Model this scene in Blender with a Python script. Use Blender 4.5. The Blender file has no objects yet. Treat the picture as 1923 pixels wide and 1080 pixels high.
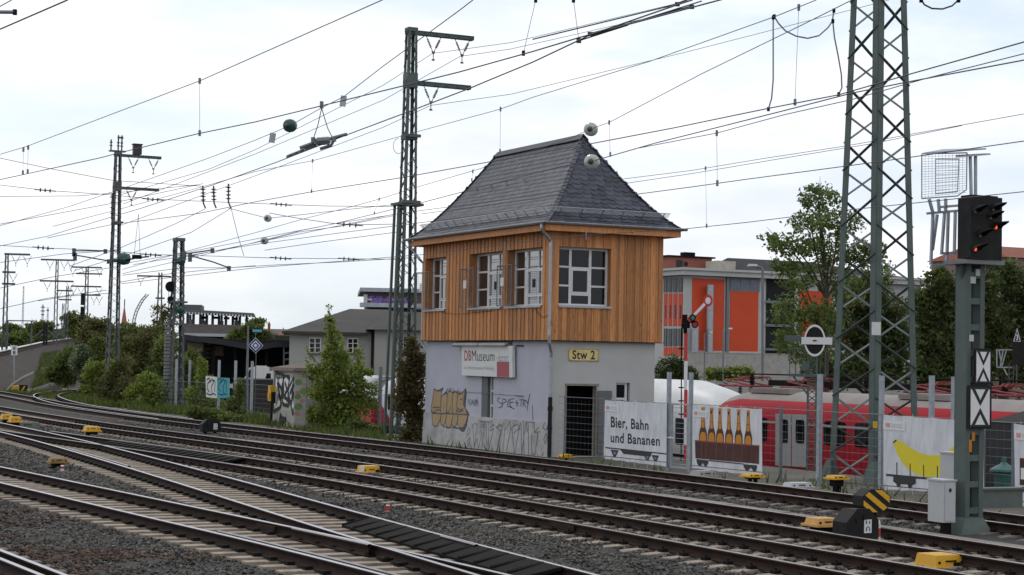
import bpy, bmesh, math, random
import numpy as np
from mathutils import Vector, Matrix
random.seed(7)
SC = bpy.context.scene
COL = SC.collection
# ---------------------------------------------------------------- camera
IW, IH, FP, PITCH, ROLL, CAMZ = 1923.0, 1080.0, 3418.16, 0.0400570, 0.0182994, 2.746
YAW = 0.4636194
_cp, _sp, _cr, _sr = math.cos(PITCH), math.sin(PITCH), math.cos(ROLL), math.sin(ROLL)
_F = Vector((0, _cp, _sp)); _U0 = Vector((0, -_sp, _cp)); _R0 = Vector((1, 0, 0))
CR = _R0 * _cr + _U0 * _sr; CU = _U0 * _cr - _R0 * _sr
CAM = Vector((0, 0, CAMZ))
cd = bpy.data.cameras.new('camera'); cam = bpy.data.objects.new('camera', cd); COL.objects.link(cam)
cd.sensor_width = 36; cd.lens = FP * 36 / IW; cd.clip_start = 0.5; cd.clip_end = 9000
cam.matrix_world = Matrix(((CR.x, CU.x, -_F.x, 0), (CR.y, CU.y, -_F.y, 0), (CR.z, CU.z, -_F.z, CAMZ), (0, 0, 0, 1)))
SC.camera = cam
# ---------------------------------------------------------------- sky and sun
SUN_EL, SUN_AZ = math.radians(48), math.radians(-35)   # azimuth measured from +Y towards +X
w = bpy.data.worlds.new('World'); SC.world = w; w.use_nodes = True
nt = w.node_tree; nt.nodes.clear()
def wn(t, **k):
    n = nt.nodes.new(t)
    for a, b in k.items(): setattr(n, a, b)
    return n
sky = wn('ShaderNodeTexSky', sky_type='NISHITA', sun_disc=False, sun_elevation=SUN_EL, sun_rotation=SUN_AZ)
sky.air_density = 1.0; sky.dust_density = 2.0
tc = wn('ShaderNodeTexCoord'); mp = wn('ShaderNodeMapping'); mp.inputs['Scale'].default_value = (2.2, 2.2, 9.0)
mp.inputs['Location'].default_value = (0.35, 0.2, 0.15)
nz = wn('ShaderNodeTexNoise'); nz.inputs['Scale'].default_value = 1.6; nz.inputs['Detail'].default_value = 7; nz.inputs['Roughness'].default_value = 0.55
cr_ = wn('ShaderNodeValToRGB'); cr_.color_ramp.elements[0].position = 0.30; cr_.color_ramp.elements[1].position = 0.54
nz2 = wn('ShaderNodeTexNoise'); nz2.inputs['Scale'].default_value = 2.6; nz2.inputs['Detail'].default_value = 5
cr2 = wn('ShaderNodeValToRGB'); e = cr2.color_ramp.elements
e[0].position = 0.32; e[0].color = (9.0, 9.5, 10.9, 1); e[1].position = 0.62; e[1].color = (11.9, 11.9, 12.0, 1)
# cool pale gaps between the clouds: the clear sky lifted with thin veil cloud
veil = wn('ShaderNodeMixRGB', blend_type='MIX'); veil.inputs[0].default_value = 0.62; veil.inputs[2].default_value = (8.6, 10.4, 12.0, 1)
mx = wn('ShaderNodeMixRGB', blend_type='MIX'); bg = wn('ShaderNodeBackground'); bg.inputs[1].default_value = 0.098; out = wn('ShaderNodeOutputWorld')
L = nt.links.new
L(tc.outputs['Generated'], mp.inputs[0]); L(mp.outputs[0], nz.inputs[0]); L(mp.outputs[0], nz2.inputs[0])
L(nz.outputs[0], cr_.inputs[0]); L(nz2.outputs[0], cr2.inputs[0]); L(sky.outputs[0], veil.inputs[1])
sx_ = wn('ShaderNodeSeparateXYZ'); hr = wn('ShaderNodeMapRange'); hr.inputs[1].default_value = 0.0; hr.inputs[2].default_value = 0.075; hr.inputs[3].default_value = 0.45; hr.inputs[4].default_value = 1.0
mu = wn('ShaderNodeMath', operation='MULTIPLY'); L(tc.outputs['Generated'], sx_.inputs[0]); L(sx_.outputs[2], hr.inputs[0]); L(cr_.outputs[0], mu.inputs[0]); L(hr.outputs[0], mu.inputs[1])
L(mu.outputs[0], mx.inputs[0]); L(veil.outputs[0], mx.inputs[1]); L(cr2.outputs[0], mx.inputs[2])
L(mx.outputs[0], bg.inputs[0]); L(bg.outputs[0], out.inputs[0])
sd = bpy.data.lights.new('sun', 'SUN'); sd.energy = 0.6; sd.angle = math.radians(14); sd.color = (1.0, 0.95, 0.88)
sun = bpy.data.objects.new('sun', sd); COL.objects.link(sun)
_sdir = Vector((math.sin(SUN_AZ) * math.cos(SUN_EL), math.cos(SUN_AZ) * math.cos(SUN_EL), math.sin(SUN_EL)))
sun.rotation_euler = _sdir.to_track_quat('Z', 'Y').to_euler()
SC.view_settings.view_transform = 'Standard'; SC.view_settings.look = 'None'; SC.view_settings.exposure = 0.0; SC.view_settings.gamma = 1.0
SC.render.engine = 'CYCLES'
SC.cycles.max_bounces = 6; SC.cycles.diffuse_bounces = 3; SC.cycles.transparent_max_bounces = 12
# ---------------------------------------------------------------- picture point -> place in the world
def ray(px, py):
    return CR * ((px - IW / 2) / FP) - CU * ((py - IH / 2) / FP) + _F
def atz(px, py, z):
    d = ray(px, py); return CAM + d * ((z - CAMZ) / d.z)
def atd(px, py, D):
    d = ray(px, py); return CAM + d * (D / d.y)
CY, SY = math.cos(YAW), math.sin(YAW)
VV = Vector((CY, SY, 0)); UU = Vector((-SY, CY, 0))     # across the tracks (away), along the tracks (to the left)
def TS(t, s, z=0.0): return VV * t + UU * s + Vector((0, 0, z))
def ts(P): return P.dot(VV), P.dot(UU)
class Frame:
    def __init__(s, o, yaw=YAW):
        s.o = Vector(o); s.yaw = yaw
        s.ax = [Vector((math.cos(yaw), math.sin(yaw), 0)), Vector((-math.sin(yaw), math.cos(yaw), 0)), Vector((0, 0, 1))]
    def loc(s, P):
        d = P - s.o; return Vector((d.dot(s.ax[0]), d.dot(s.ax[1]), d.dot(s.ax[2])))
    def world(s, p): return s.o + s.ax[0] * p[0] + s.ax[1] * p[1] + s.ax[2] * p[2]
    def hit(s, px, py, axis, val):
        d = ray(px, py); n = s.ax[axis]
        k = (val - (CAM - s.o).dot(n)) / d.dot(n)
        return s.loc(CAM + d * k)
# ---------------------------------------------------------------- scene helpers
def tag(o, label=None, cat=None, group=None, kind=None):
    if label: o['label'] = label
    if cat: o['category'] = cat
    if group: o['group'] = group
    if kind: o['kind'] = kind
    return o
def thing(name, label, cat, loc=(0, 0, 0), rz=0.0, group=None):
    o = bpy.data.objects.new(name, None); COL.objects.link(o); o.location = loc; o.rotation_euler = (0, 0, rz)
    o.empty_display_size = 0.2
    return tag(o, label, cat, group)
def fthing(name, label, cat, fr, group=None): return thing(name, label, cat, fr.o, fr.yaw, group)
def dup(o, parent=None):
    c = o.copy(); COL.objects.link(c)
    if parent: c.parent = parent
    for ch in list(o.children): dup(ch, c)
    return c
class MB:
    def __init__(s): s.v = []; s.f = []; s.m = []; s.mi = 0
    def _a(s, vs, fs):
        n = len(s.v); s.v += [tuple(x) for x in vs]
        for f in fs: s.f.append(tuple(i + n for i in f)); s.m.append(s.mi)
    def hexa(s, p):   # 8 corners: 0-3 bottom ring, 4-7 top ring
        s._a(p, [(3, 2, 1, 0), (4, 5, 6, 7), (0, 1, 5, 4), (1, 2, 6, 5), (2, 3, 7, 6), (3, 0, 4, 7)]); return s
    def box(s, x0, x1, y0, y1, z0, z1):
        return s.hexa([(x0, y0, z0), (x1, y0, z0), (x1, y1, z0), (x0, y1, z0), (x0, y0, z1), (x1, y0, z1), (x1, y1, z1), (x0, y1, z1)])
    def quad(s, *p): s._a(p, [tuple(range(len(p)))]); return s
    def bar(s, p, q, w, d=None, up=(0, 0, 1)):
        p, q = Vector(p), Vector(q); d = w if d is None else d
        a = (q - p).normalized(); u = Vector(up)
        if abs(a.dot(u)) > 0.98: u = Vector((1, 0, 0))
        x = a.cross(u).normalized() * (w / 2); y = x.cross(a).normalized() * (d / 2)
        return s.hexa([p - x - y, p + x - y, p + x + y, p - x + y, q - x - y, q + x - y, q + x + y, q - x + y])
    def tube(s, pts, r, n=8, cap=True):
        pts = [Vector(p) for p in pts]; N = len(pts); rs = r if isinstance(r, (list, tuple)) else [r] * N
        vs = []; prev = None
        for i, p in enumerate(pts):
            a = (pts[min(i + 1, N - 1)] - pts[max(i - 1, 0)]).normalized()
            if prev is None:
                u = Vector((0, 0, 1)) if abs(a.z) < 0.95 else Vector((1, 0, 0))
                x = a.cross(u).normalized()
            else:
                x = prev - a * prev.dot(a)
                x = x.normalized() if x.length > 1e-6 else a.orthogonal().normalized()
            prev = x; y = a.cross(x)
            for k in range(n):
                t = 2 * math.pi * k / n; vs.append(p + (x * math.cos(t) + y * math.sin(t)) * rs[i])
        fs = [(i * n + k, i * n + (k + 1) % n, (i + 1) * n + (k + 1) % n, (i + 1) * n + k) for i in range(N - 1) for k in range(n)]
        if cap: fs += [tuple(range(n))[::-1], tuple((N - 1) * n + k for k in range(n))]
        s._a(vs, fs); return s
    def lathe(s, o, axis, prof, n=12):   # prof: (distance along axis, radius)
        o, a = Vector(o), Vector(axis).normalized(); x = a.orthogonal().normalized(); y = a.cross(x)
        vs = [o + a * h + (x * math.cos(2 * math.pi * k / n) + y * math.sin(2 * math.pi * k / n)) * r for h, r in prof for k in range(n)]
        fs = [(i * n + k, i * n + (k + 1) % n, (i + 1) * n + (k + 1) % n, (i + 1) * n + k) for i in range(len(prof) - 1) for k in range(n)]
        fs += [tuple(range(n))[::-1], tuple((len(prof) - 1) * n + k for k in range(n))]
        s._a(vs, fs); return s
    def prism(s, poly, off):             # poly: 3-D points in a plane, off: extrusion vector
        n = len(poly); o = Vector(off); a = [Vector(p) for p in poly]
        s._a(a + [p + o for p in a], [tuple(range(n))[::-1], tuple(range(n, 2 * n))] + [(i, (i + 1) % n, n + (i + 1) % n, n + i) for i in range(n)])
        return s
    def build(s, name, mat, parent=None, smooth=False, recalc=True, **t):
        me = bpy.data.meshes.new(name); me.from_pydata(s.v, [], s.f)
        mats = mat if isinstance(mat, (list, tuple)) else [mat]
        for m in mats: me.materials.append(m)
        if len(mats) > 1: me.polygons.foreach_set('material_index', s.m)
        if recalc and len(s.f) < 60000:
            bm = bmesh.new(); bm.from_mesh(me); bmesh.ops.recalc_face_normals(bm, faces=bm.faces); bm.to_mesh(me); bm.free()
        if smooth:
            me.polygons.foreach_set('use_smooth', [True] * len(me.polygons))
        o = bpy.data.objects.new(name, me); COL.objects.link(o)
        if parent: o.parent = parent
        if t: tag(o, **t)
        return o
def npmesh(name, V, Fq, mat, parent=None, mi=None):
    """fast mesh from numpy arrays: V (n,3), Fq (m,k)"""
    me = bpy.data.meshes.new(name); k = Fq.shape[1]
    me.vertices.add(len(V)); me.vertices.foreach_set('co', np.ascontiguousarray(V, dtype=np.float32).ravel())
    me.loops.add(Fq.size); me.loops.foreach_set('vertex_index', np.ascontiguousarray(Fq, dtype=np.int32).ravel())
    me.polygons.add(len(Fq)); me.polygons.foreach_set('loop_start', np.arange(0, Fq.size, k, dtype=np.int32))
    try: me.polygons.foreach_set('loop_total', np.full(len(Fq), k, dtype=np.int32))
    except Exception: pass
    mats = mat if isinstance(mat, (list, tuple)) else [mat]
    for m in mats: me.materials.append(m)
    if mi is not None: me.polygons.foreach_set('material_index', np.ascontiguousarray(mi, dtype=np.int32))
    me.update(calc_edges=True); me.validate()
    o = bpy.data.objects.new(name, me); COL.objects.link(o)
    if parent: o.parent = parent
    return o
# ---------------------------------------------------------------- materials
def mk(name, c, rough=0.7, metal=0.0, var=0.18, scale=3.0, bump=0.0, bscale=40.0, dirt=None, dscale=1.2, damt=0.5, island=0.0, ior=1.45, stretch=None, spec=0.5):
    m = bpy.data.materials.new(name); m.use_nodes = True; T = m.node_tree; N = T.nodes; K = T.links.new
    b = N['Principled BSDF']; b.inputs['Roughness'].default_value = rough; b.inputs['Metallic'].default_value = metal; b.inputs['IOR'].default_value = ior
    b.inputs['Specular IOR Level'].default_value = spec
    tcn = N.new('ShaderNodeTexCoord'); vec = tcn.outputs['Object']
    if stretch:
        q = N.new('ShaderNodeMapping'); q.inputs['Scale'].default_value = stretch; K(vec, q.inputs[0]); vec = q.outputs[0]
    n = N.new('ShaderNodeTexNoise'); n.inputs['Scale'].default_value = scale; n.inputs['Detail'].default_value = 6; K(vec, n.inputs[0])
    r = N.new('ShaderNodeMapRange'); r.inputs[1].default_value = 0.25; r.inputs[2].default_value = 0.75
    r.inputs[3].default_value = 1 - var; r.inputs[4].default_value = 1 + var; K(n.outputs[0], r.inputs[0])
    x = N.new('ShaderNodeMixRGB'); x.blend_type = 'MULTIPLY'; x.inputs[0].default_value = 1; x.inputs[1].default_value = (*c, 1); K(r.outputs[0], x.inputs[2]); col = x.outputs[0]
    if dirt:
        n2 = N.new('ShaderNodeTexNoise'); n2.inputs['Scale'].default_value = dscale; n2.inputs['Detail'].default_value = 8; n2.inputs['Roughness'].default_value = 0.65; K(vec, n2.inputs[0])
        r2 = N.new('ShaderNodeMapRange'); r2.inputs[1].default_value = 0.48; r2.inputs[2].default_value = 0.72; r2.inputs[4].default_value = damt; K(n2.outputs[0], r2.inputs[0])
        y = N.new('ShaderNodeMixRGB'); K(r2.outputs[0], y.inputs[0]); K(col, y.inputs[1]); y.inputs[2].default_value = (*dirt, 1); col = y.outputs[0]
    if island:
        g = N.new('ShaderNodeNewGeometry'); r3 = N.new('ShaderNodeMapRange'); r3.inputs[3].default_value = 1 - island; r3.inputs[4].default_value = 1 + island
        K(g.outputs['Random Per Island'], r3.inputs[0]); z = N.new('ShaderNodeMixRGB'); z.blend_type = 'MULTIPLY'; z.inputs[0].default_value = 1; K(col, z.inputs[1]); K(r3.outputs[0], z.inputs[2]); col = z.outputs[0]
    K(col, b.inputs['Base Color'])
    if bump:
        n3 = N.new('ShaderNodeTexNoise'); n3.inputs['Scale'].default_value = bscale; n3.inputs['Detail'].default_value = 4; K(vec, n3.inputs[0])
        bp = N.new('ShaderNodeBump'); bp.inputs['Strength'].default_value = bump; bp.inputs['Distance'].default_value = 0.02; K(n3.outputs[0], bp.inputs['Height']); K(bp.outputs[0], b.inputs['Normal'])
    return m
def leafmat(name, c, c2, island=0.35):
    m = bpy.data.materials.new(name); m.use_nodes = True; T = m.node_tree; N = T.nodes; K = T.links.new
    b = N['Principled BSDF']; b.inputs['Roughness'].default_value = 0.55; b.inputs['Specular IOR Level'].default_value = 0.3
    g = N.new('ShaderNodeNewGeometry'); rp = N.new('ShaderNodeValToRGB'); e = rp.color_ramp.elements
    e[0].color = (*c, 1); e[1].color = (*c2, 1); K(g.outputs['Random Per Island'], rp.inputs[0])
    tcn = N.new('ShaderNodeTexCoord'); n = N.new('ShaderNodeTexNoise'); n.inputs['Scale'].default_value = 0.9; K(tcn.outputs['Object'], n.inputs[0])
    r = N.new('ShaderNodeMapRange'); r.inputs[1].default_value = 0.3; r.inputs[2].default_value = 0.7; r.inputs[3].default_value = 1 - island; r.inputs[4].default_value = 1 + island; K(n.outputs[0], r.inputs[0])
    x = N.new('ShaderNodeMixRGB'); x.blend_type = 'MULTIPLY'; x.inputs[0].default_value = 1; K(rp.outputs[0], x.inputs[1]); K(r.outputs[0], x.inputs[2])
    K(x.outputs[0], b.inputs['Base Color'])
    tr = N.new('ShaderNodeBsdfTranslucent'); ms = N.new('ShaderNodeMixShader'); ms.inputs[0].default_value = 0.45
    K(x.outputs[0], tr.inputs[0]); K(b.outputs[0], ms.inputs[1]); K(tr.outputs[0], ms.inputs[2]); K(ms.outputs[0], N['Material Output'].inputs[0])
    return m
def woodmat(name, c, dark, island=0.22):
    m = bpy.data.materials.new(name); m.use_nodes = True; T = m.node_tree; N = T.nodes; K = T.links.new
    b = N['Principled BSDF']; b.inputs['Roughness'].default_value = 0.62; b.inputs['Specular IOR Level'].default_value = 0.3
    tcn = N.new('ShaderNodeTexCoord'); g = N.new('ShaderNodeNewGeometry')
    ad = N.new('ShaderNodeVectorMath'); ad.operation = 'ADD'; sc = N.new('ShaderNodeVectorMath'); sc.operation = 'SCALE'; sc.inputs[0].default_value = (3.1, 2.3, 17.0); K(g.outputs['Random Per Island'], sc.inputs['Scale'])
    K(tcn.outputs['Object'], ad.inputs[0]); K(sc.outputs[0], ad.inputs[1])
    q = N.new('ShaderNodeMapping'); q.inputs['Scale'].default_value = (1, 1, 0.09); K(ad.outputs[0], q.inputs[0])
    n = N.new('ShaderNodeTexNoise'); n.inputs['Scale'].default_value = 26; n.inputs['Detail'].default_value = 6; n.inputs['Distortion'].default_value = 1.0; K(q.outputs[0], n.inputs[0])
    rp = N.new('ShaderNodeValToRGB'); e = rp.color_ramp.elements; e[0].position = 0.3; e[0].color = (*dark, 1); e[1].position = 0.62; e[1].color = (*c, 1); K(n.outputs[0], rp.inputs[0])
    # knots
    q2 = N.new('ShaderNodeMapping'); q2.inputs['Scale'].default_value = (1, 1, 0.55); K(ad.outputs[0], q2.inputs[0])
    v = N.new('ShaderNodeTexVoronoi'); v.inputs['Scale'].default_value = 4.2; K(q2.outputs[0], v.inputs[0])
    kr = N.new('ShaderNodeMapRange'); kr.inputs[1].default_value = 0.07; kr.inputs[2].default_value = 0.15; kr.inputs[3].default_value = 0.62; kr.inputs[4].default_value = 0.0; K(v.outputs['Distance'], kr.inputs[0])
    kx = N.new('ShaderNodeMixRGB'); K(kr.outputs[0], kx.inputs[0]); K(rp.outputs[0], kx.inputs[1]); kx.inputs[2].default_value = (0.10, 0.035, 0.012, 1)
    r3 = N.new('ShaderNodeMapRange'); r3.inputs[3].default_value = 1 - island; r3.inputs[4].default_value = 1 + island; K(g.outputs['Random Per Island'], r3.inputs[0])
    z = N.new('ShaderNodeMixRGB'); z.blend_type = 'MULTIPLY'; z.inputs[0].default_value = 1; K(kx.outputs[0], z.inputs[1]); K(r3.outputs[0], z.inputs[2])
    wn_ = N.new('ShaderNodeTexNoise'); wn_.inputs['Scale'].default_value = 0.9; wn_.inputs['Detail'].default_value = 6; q3 = N.new('ShaderNodeMapping'); q3.inputs['Scale'].default_value = (1.6, 1.6, .35); K(tcn.outputs['Object'], q3.inputs[0]); K(q3.outputs[0], wn_.inputs[0])
    wr_ = N.new('ShaderNodeMapRange'); wr_.inputs[1].default_value = 0.45; wr_.inputs[2].default_value = 0.75; wr_.inputs[4].default_value = 0.5; K(wn_.outputs[0], wr_.inputs[0])
    wx_ = N.new('ShaderNodeMixRGB'); K(wr_.outputs[0], wx_.inputs[0]); K(z.outputs[0], wx_.inputs[1]); wx_.inputs[2].default_value = (0.27, 0.15, 0.085, 1)
    K(wx_.outputs[0], b.inputs['Base Color'])
    bp = N.new('ShaderNodeBump'); bp.inputs['Strength'].default_value = 0.25; bp.inputs['Distance'].default_value = 0.01; K(n.outputs[0], bp.inputs['Height']); K(bp.outputs[0], b.inputs['Normal'])
    return m
def glassmat(name, c=(0.012, 0.014, 0.016), ior=1.9, rough=0.02, wob=0.02):
    m = mk(name, c, rough, 0, 0.1, 2, ior=ior, bump=wob, bscale=1.3); return m
def emat(name, c, st):
    m = bpy.data.materials.new(name); m.use_nodes = True; b = m.node_tree.nodes['Principled BSDF']
    b.inputs['Base Color'].default_value = (*c, 1); b.inputs['Emission Color'].default_value = (*c, 1); b.inputs['Emission Strength'].default_value = st; return m
M = {}
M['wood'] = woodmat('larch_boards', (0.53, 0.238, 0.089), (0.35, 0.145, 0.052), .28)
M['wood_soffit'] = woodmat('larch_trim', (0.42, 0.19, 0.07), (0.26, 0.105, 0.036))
M['slate'] = mk('slate', (0.041, 0.045, 0.062), 0.5, 0, 0.2, 5, bump=0.15, bscale=30, island=0.5)
M['slate_dark'] = mk('slate_underlay', (0.04, 0.041, 0.047), 0.6, 0, 0.2, 5)
M['zinc'] = mk('zinc', (0.36, 0.38, 0.40), 0.42, 0.75, 0.14, 4)
M['galv'] = mk('galvanised_steel', (0.33, 0.36, 0.39), 0.5, 0.6, 0.16, 6)
M['galv_dark'] = mk('dull_galvanised_steel', (0.17, 0.18, 0.19), 0.55, 0.5, 0.16, 6)
M['stucco'] = mk('skylight_tinted_render', (0.42, 0.425, 0.475), 0.9, 0, 0.06, 1.5, 0.25, 90, dirt=(0.36, 0.36, 0.41), dscale=0.7, damt=0.35)  # same render as the short face, bluish skylight tint put into its colour
M['stucco_grey'] = mk('grey_render', (0.43, 0.43, 0.42), 0.9, 0, 0.06, 1.5, 0.25, 90, dirt=(0.32, 0.31, 0.29), dscale=0.6, damt=0.45)
M['plinth'] = mk('plinth_render', (0.40, 0.395, 0.39), 0.92, 0, 0.12, 2, 0.4, 70, dirt=(0.20, 0.18, 0.16), dscale=1.3, damt=0.7)
M['white_frame'] = mk('white_painted_frame', (0.62, 0.62, 0.62), 0.45, 0, 0.05, 3)
M['glass'] = glassmat('window_glass', (.008, .009, .010), ior=1.38)
M['glass_bright'] = glassmat('coated_window_glass', (0.02, 0.022, 0.025), ior=3.0)
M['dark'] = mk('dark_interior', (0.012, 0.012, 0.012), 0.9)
M['black'] = mk('black_paint', (0.013, 0.013, 0.013), 0.7, 0, 0.25, 4, spec=.25, dirt=(.03,.026,.022), dscale=5, damt=.5)
M['black_steel'] = mk('black_steel', (0.009, 0.008, 0.007), 0.9, 0.0, 0.3, 6, spec=.2)
M['print_black'] = mk('printed_black', (0.022, 0.022, 0.024), 0.75, 0, 0.05)
M['spray_dark'] = mk('dark_spray_paint', (0.075, 0.075, 0.085), 0.7, 0, 0.3, 9)
M['spray_grey'] = mk('grey_spray_paint', (0.15, 0.15, 0.16), 0.7, 0, 0.3, 9)
M['spray_tan'] = mk('tan_spray_paint', (0.36, 0.25, 0.13), 0.7, 0, 0.12, 5)
M['white'] = mk('white_paint', (0.66, 0.66, 0.65), 0.6, 0, 0.05, 3)
M['sign_white'] = mk('sign_white', (0.60, 0.60, 0.58), 0.55, 0, 0.05, 2, dirt=(0.45, 0.44, 0.40), dscale=2, damt=0.4)
M['sign_yellow'] = mk('faded_yellow_enamel', (0.66, 0.50, 0.20), 0.4, 0, 0.1, 5, dirt=(0.70, 0.60, 0.36), dscale=5, damt=0.6)
M['red_dull'] = mk('faded_red_print', (0.33, 0.075, 0.085), 0.6, 0, 0.05)
M['red_logo'] = mk('red_print', (0.55, 0.03, 0.03), 0.6, 0, 0.05)
M['red_paint'] = mk('red_paint', (0.48, 0.035, 0.03), 0.5, 0, 0.12, 4)
M['grey_print'] = mk('grey_print', (0.30, 0.31, 0.33), 0.7, 0, 0.05)
M['blue_sign'] = mk('blue_enamel', (0.010, 0.028, 0.17), 0.7, 0, 0.06)
M['lightblue'] = mk('light_blue_panel', (0.08, 0.36, 0.52), 0.5, 0, 0.06)
M['green_steel'] = mk('green_grey_mast_paint', (0.075, 0.102, 0.093), 0.6, 0.0, 0.25, 2.5, dirt=(0.085, 0.075, 0.06), dscale=2.5, damt=0.5)
M['grey_steel'] = mk('weathered_mast_steel', (0.085, 0.092, 0.092), 0.6, 0.0, 0.25, 2.5)
M['far_steel'] = mk('distant_mast_steel', (0.085, 0.092, 0.098), 0.7, 0, 0.2, 1)
M['wire'] = mk('wire', (0.045, 0.045, 0.055), 0.55, 0.3, 0.1)
M['wire_light'] = mk('steel_rope', (0.20, 0.21, 0.26), 0.55, 0.3, 0.1)
M['insul'] = mk('glazed_insulator', (0.055, 0.05, 0.05), 0.25, 0, 0.1)
M['glass_ball'] = mk('pale_glass_insulator', (0.40, 0.44, 0.38), 0.15, 0, 0.1, ior=1.5)
M['green_ball'] = mk('green_glass_insulator', (0.02, 0.075, 0.06), 0.15, 0, 0.1)
M['rail_top'] = mk('polished_rail_head', (0.40, 0.395, 0.41), 0.28, 1.0, 0.12, 6, stretch=(1, 0.1, 1))
M['rail_top_dull'] = mk('dull_rail_head', (0.20, 0.18, 0.18), 0.35, 0.9, 0.2, 6)
M['rail_side'] = mk('rusty_rail_side', (0.026, 0.0155, 0.012), 0.85, 0.0, 0.3, 4, dirt=(0.048, 0.024, 0.015), dscale=3, damt=0.6, spec=.2)
M['sleeper'] = mk('pale_sleeper', (0.31, 0.255, 0.20), 0.9, 0, 0.25, 5, 0.3, 60, dirt=(0.10, 0.075, 0.055), dscale=3.2, damt=0.8, island=0.12)
M['sleeper_dark'] = mk('stained_sleeper', (0.16, 0.135, 0.11), 0.9, 0, 0.25, 5, 0.3, 60, dirt=(0.06, 0.045, 0.035), dscale=3, damt=0.8)
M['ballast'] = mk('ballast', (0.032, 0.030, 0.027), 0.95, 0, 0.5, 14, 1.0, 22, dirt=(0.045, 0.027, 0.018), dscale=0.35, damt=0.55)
M['concrete'] = mk('concrete', (0.33, 0.315, 0.29), 0.9, 0, 0.12, 2, 0.3, 60, dirt=(0.18, 0.165, 0.14), dscale=1.5, damt=0.6)
M['concrete_dark'] = mk('mossy_concrete', (0.13, 0.115, 0.09), 0.92, 0, 0.2, 3, 0.4, 50, dirt=(0.06, 0.055, 0.04), dscale=2, damt=0.7)
M['yellow'] = mk('yellow_cover', (0.62, 0.33, 0.012), 0.45, 0, 0.08, 5, dirt=(0.40, 0.20, 0.02), dscale=5, damt=0.4)
M['orange_worn'] = mk('worn_orange_cover', (0.55, 0.31, 0.09), 0.6, 0, 0.15, 5, dirt=(0.35, 0.18, 0.06), dscale=7, damt=0.5)
M['ochre'] = mk('ochre_cover', (0.22, 0.13, 0.04), 0.6, 0, 0.2, 5)
M['grey_box'] = mk('light_grey_cabinet', (0.44, 0.45, 0.45), 0.5, 0, 0.05, 3, dirt=(0.36, 0.36, 0.34), dscale=3, damt=0.4)
M['green_box'] = mk('grey_green_box', (0.10, 0.12, 0.105), 0.7, 0, 0.15, 4)
M['banner'] = mk('white_mesh_banner', (0.60, 0.605, 0.635), 0.8, 0, 0.06, 1.2, dirt=(.44, .44, .45), dscale=1.6, damt=.45)
M['leaf_fresh'] = leafmat('fresh_leaves', (0.10, 0.15, 0.024), (0.25, 0.30, 0.055))
M['leaf_mid'] = leafmat('mid_green_leaves', (0.068, 0.10, 0.024), (0.165, 0.195, 0.05))
M['leaf_light'] = leafmat('light_airy_leaves', (0.085, 0.13, 0.032), (0.20, 0.255, 0.07))
M['leaf_dark'] = leafmat('dark_leaves', (0.046, 0.07, 0.02), (0.12, 0.145, 0.042))
M['leaf_brown'] = leafmat('bronze_leaves', (0.05, 0.055, 0.018), (0.15, 0.105, 0.04))
M['leaf_olive'] = leafmat('olive_leaves', (0.075, 0.088, 0.026), (0.165, 0.155, 0.05))
M['leaf_white'] = leafmat('blossom_leaves', (0.04, 0.075, 0.02), (0.28, 0.32, 0.20))
M['bark'] = mk('bark', (0.055, 0.045, 0.036), 0.9, 0, 0.3, 8)
M['grass'] = leafmat('grass_blades', (0.045, 0.075, 0.015), (0.12, 0.145, 0.035))
M['dirt'] = mk('bare_soil', (0.105, 0.095, 0.078), 0.95, 0, 0.3, 1.2, 0.6, 9, dirt=(0.05, 0.062, 0.022), dscale=0.25, damt=0.8)
M['yard'] = mk('yard_asphalt', (0.075, 0.073, 0.07), 0.9, 0, 0.2, 1.0, 0.3, 20)
# ---------------------------------------------------------------- track geometry (t = across, s = along)
def curve(pts):
    S = np.array([p[0] for p in pts], float); T = np.array([p[1] for p in pts], float)
    m = np.gradient(T, S)
    def f(s):
        s = np.asarray(s, float); i = np.clip(np.searchsorted(S, s) - 1, 0, len(S) - 2)
        h = S[i + 1] - S[i]; x = (s - S[i]) / h
        xx = np.clip(x, 0, 1); lin = np.where(x < 0, m[i] * h * x, np.where(x > 1, m[i + 1] * h * (x - 1), 0))
        a, b, c, d = 2 * xx**3 - 3 * xx**2 + 1, xx**3 - 2 * xx**2 + xx, -2 * xx**3 + 3 * xx**2, xx**3 - xx**2
        return a * T[i] + b * h * m[i] + c * T[i + 1] + d * h * m[i + 1] + lin
    return f
C0 = curve([(75, 22.1), (85, 22.1), (95, 22.4), (103, 23.2), (110, 24.2), (118, 25.7), (125, 27.7), (131, 30), (136, 33)])
C1 = curve([(8, 23.2), (20, 23.3), (30, 23.45), (40, 23.45), (50, 23.1), (60, 22.55), (70, 22.0), (80, 21.7), (95, 21.9), (114, 23.1), (136, 24.5), (165, 27)])
C2 = curve([(8, 18.7), (20, 18.95), (30, 19.1), (40, 18.95), (50, 18.5), (60, 17.85), (70, 17.3), (80, 17.15), (95, 17.2), (115, 17.6), (140, 18.5)])
C3 = curve([(8, 15.7), (20, 15.75), (30, 15.65), (40, 15.42), (50, 14.75), (57, 14.05), (66, 13.25), (76, 12.9)])
C4 = curve([(8, 10.2), (20, 10.85), (26, 11.15), (32, 11.52), (38, 11.92), (44, 12.28), (50, 12.6), (58, 12.95), (66, 13.1), (76, 13.1)])
C5 = curve([(12, 9.9), (18, 9.85), (22, 9.75), (26, 9.5), (30, 9.15), (34, 8.8), (38, 8.45), (42, 8.1), (46, 7.7), (52, 7.0), (60, 5.8)])
C6 = curve([(10, 5.0), (14, 4.9), (22.6, 4.5), (25.9, 4.3), (32, 3.9), (40, 3.0)])
HG = 0.7525
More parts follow.
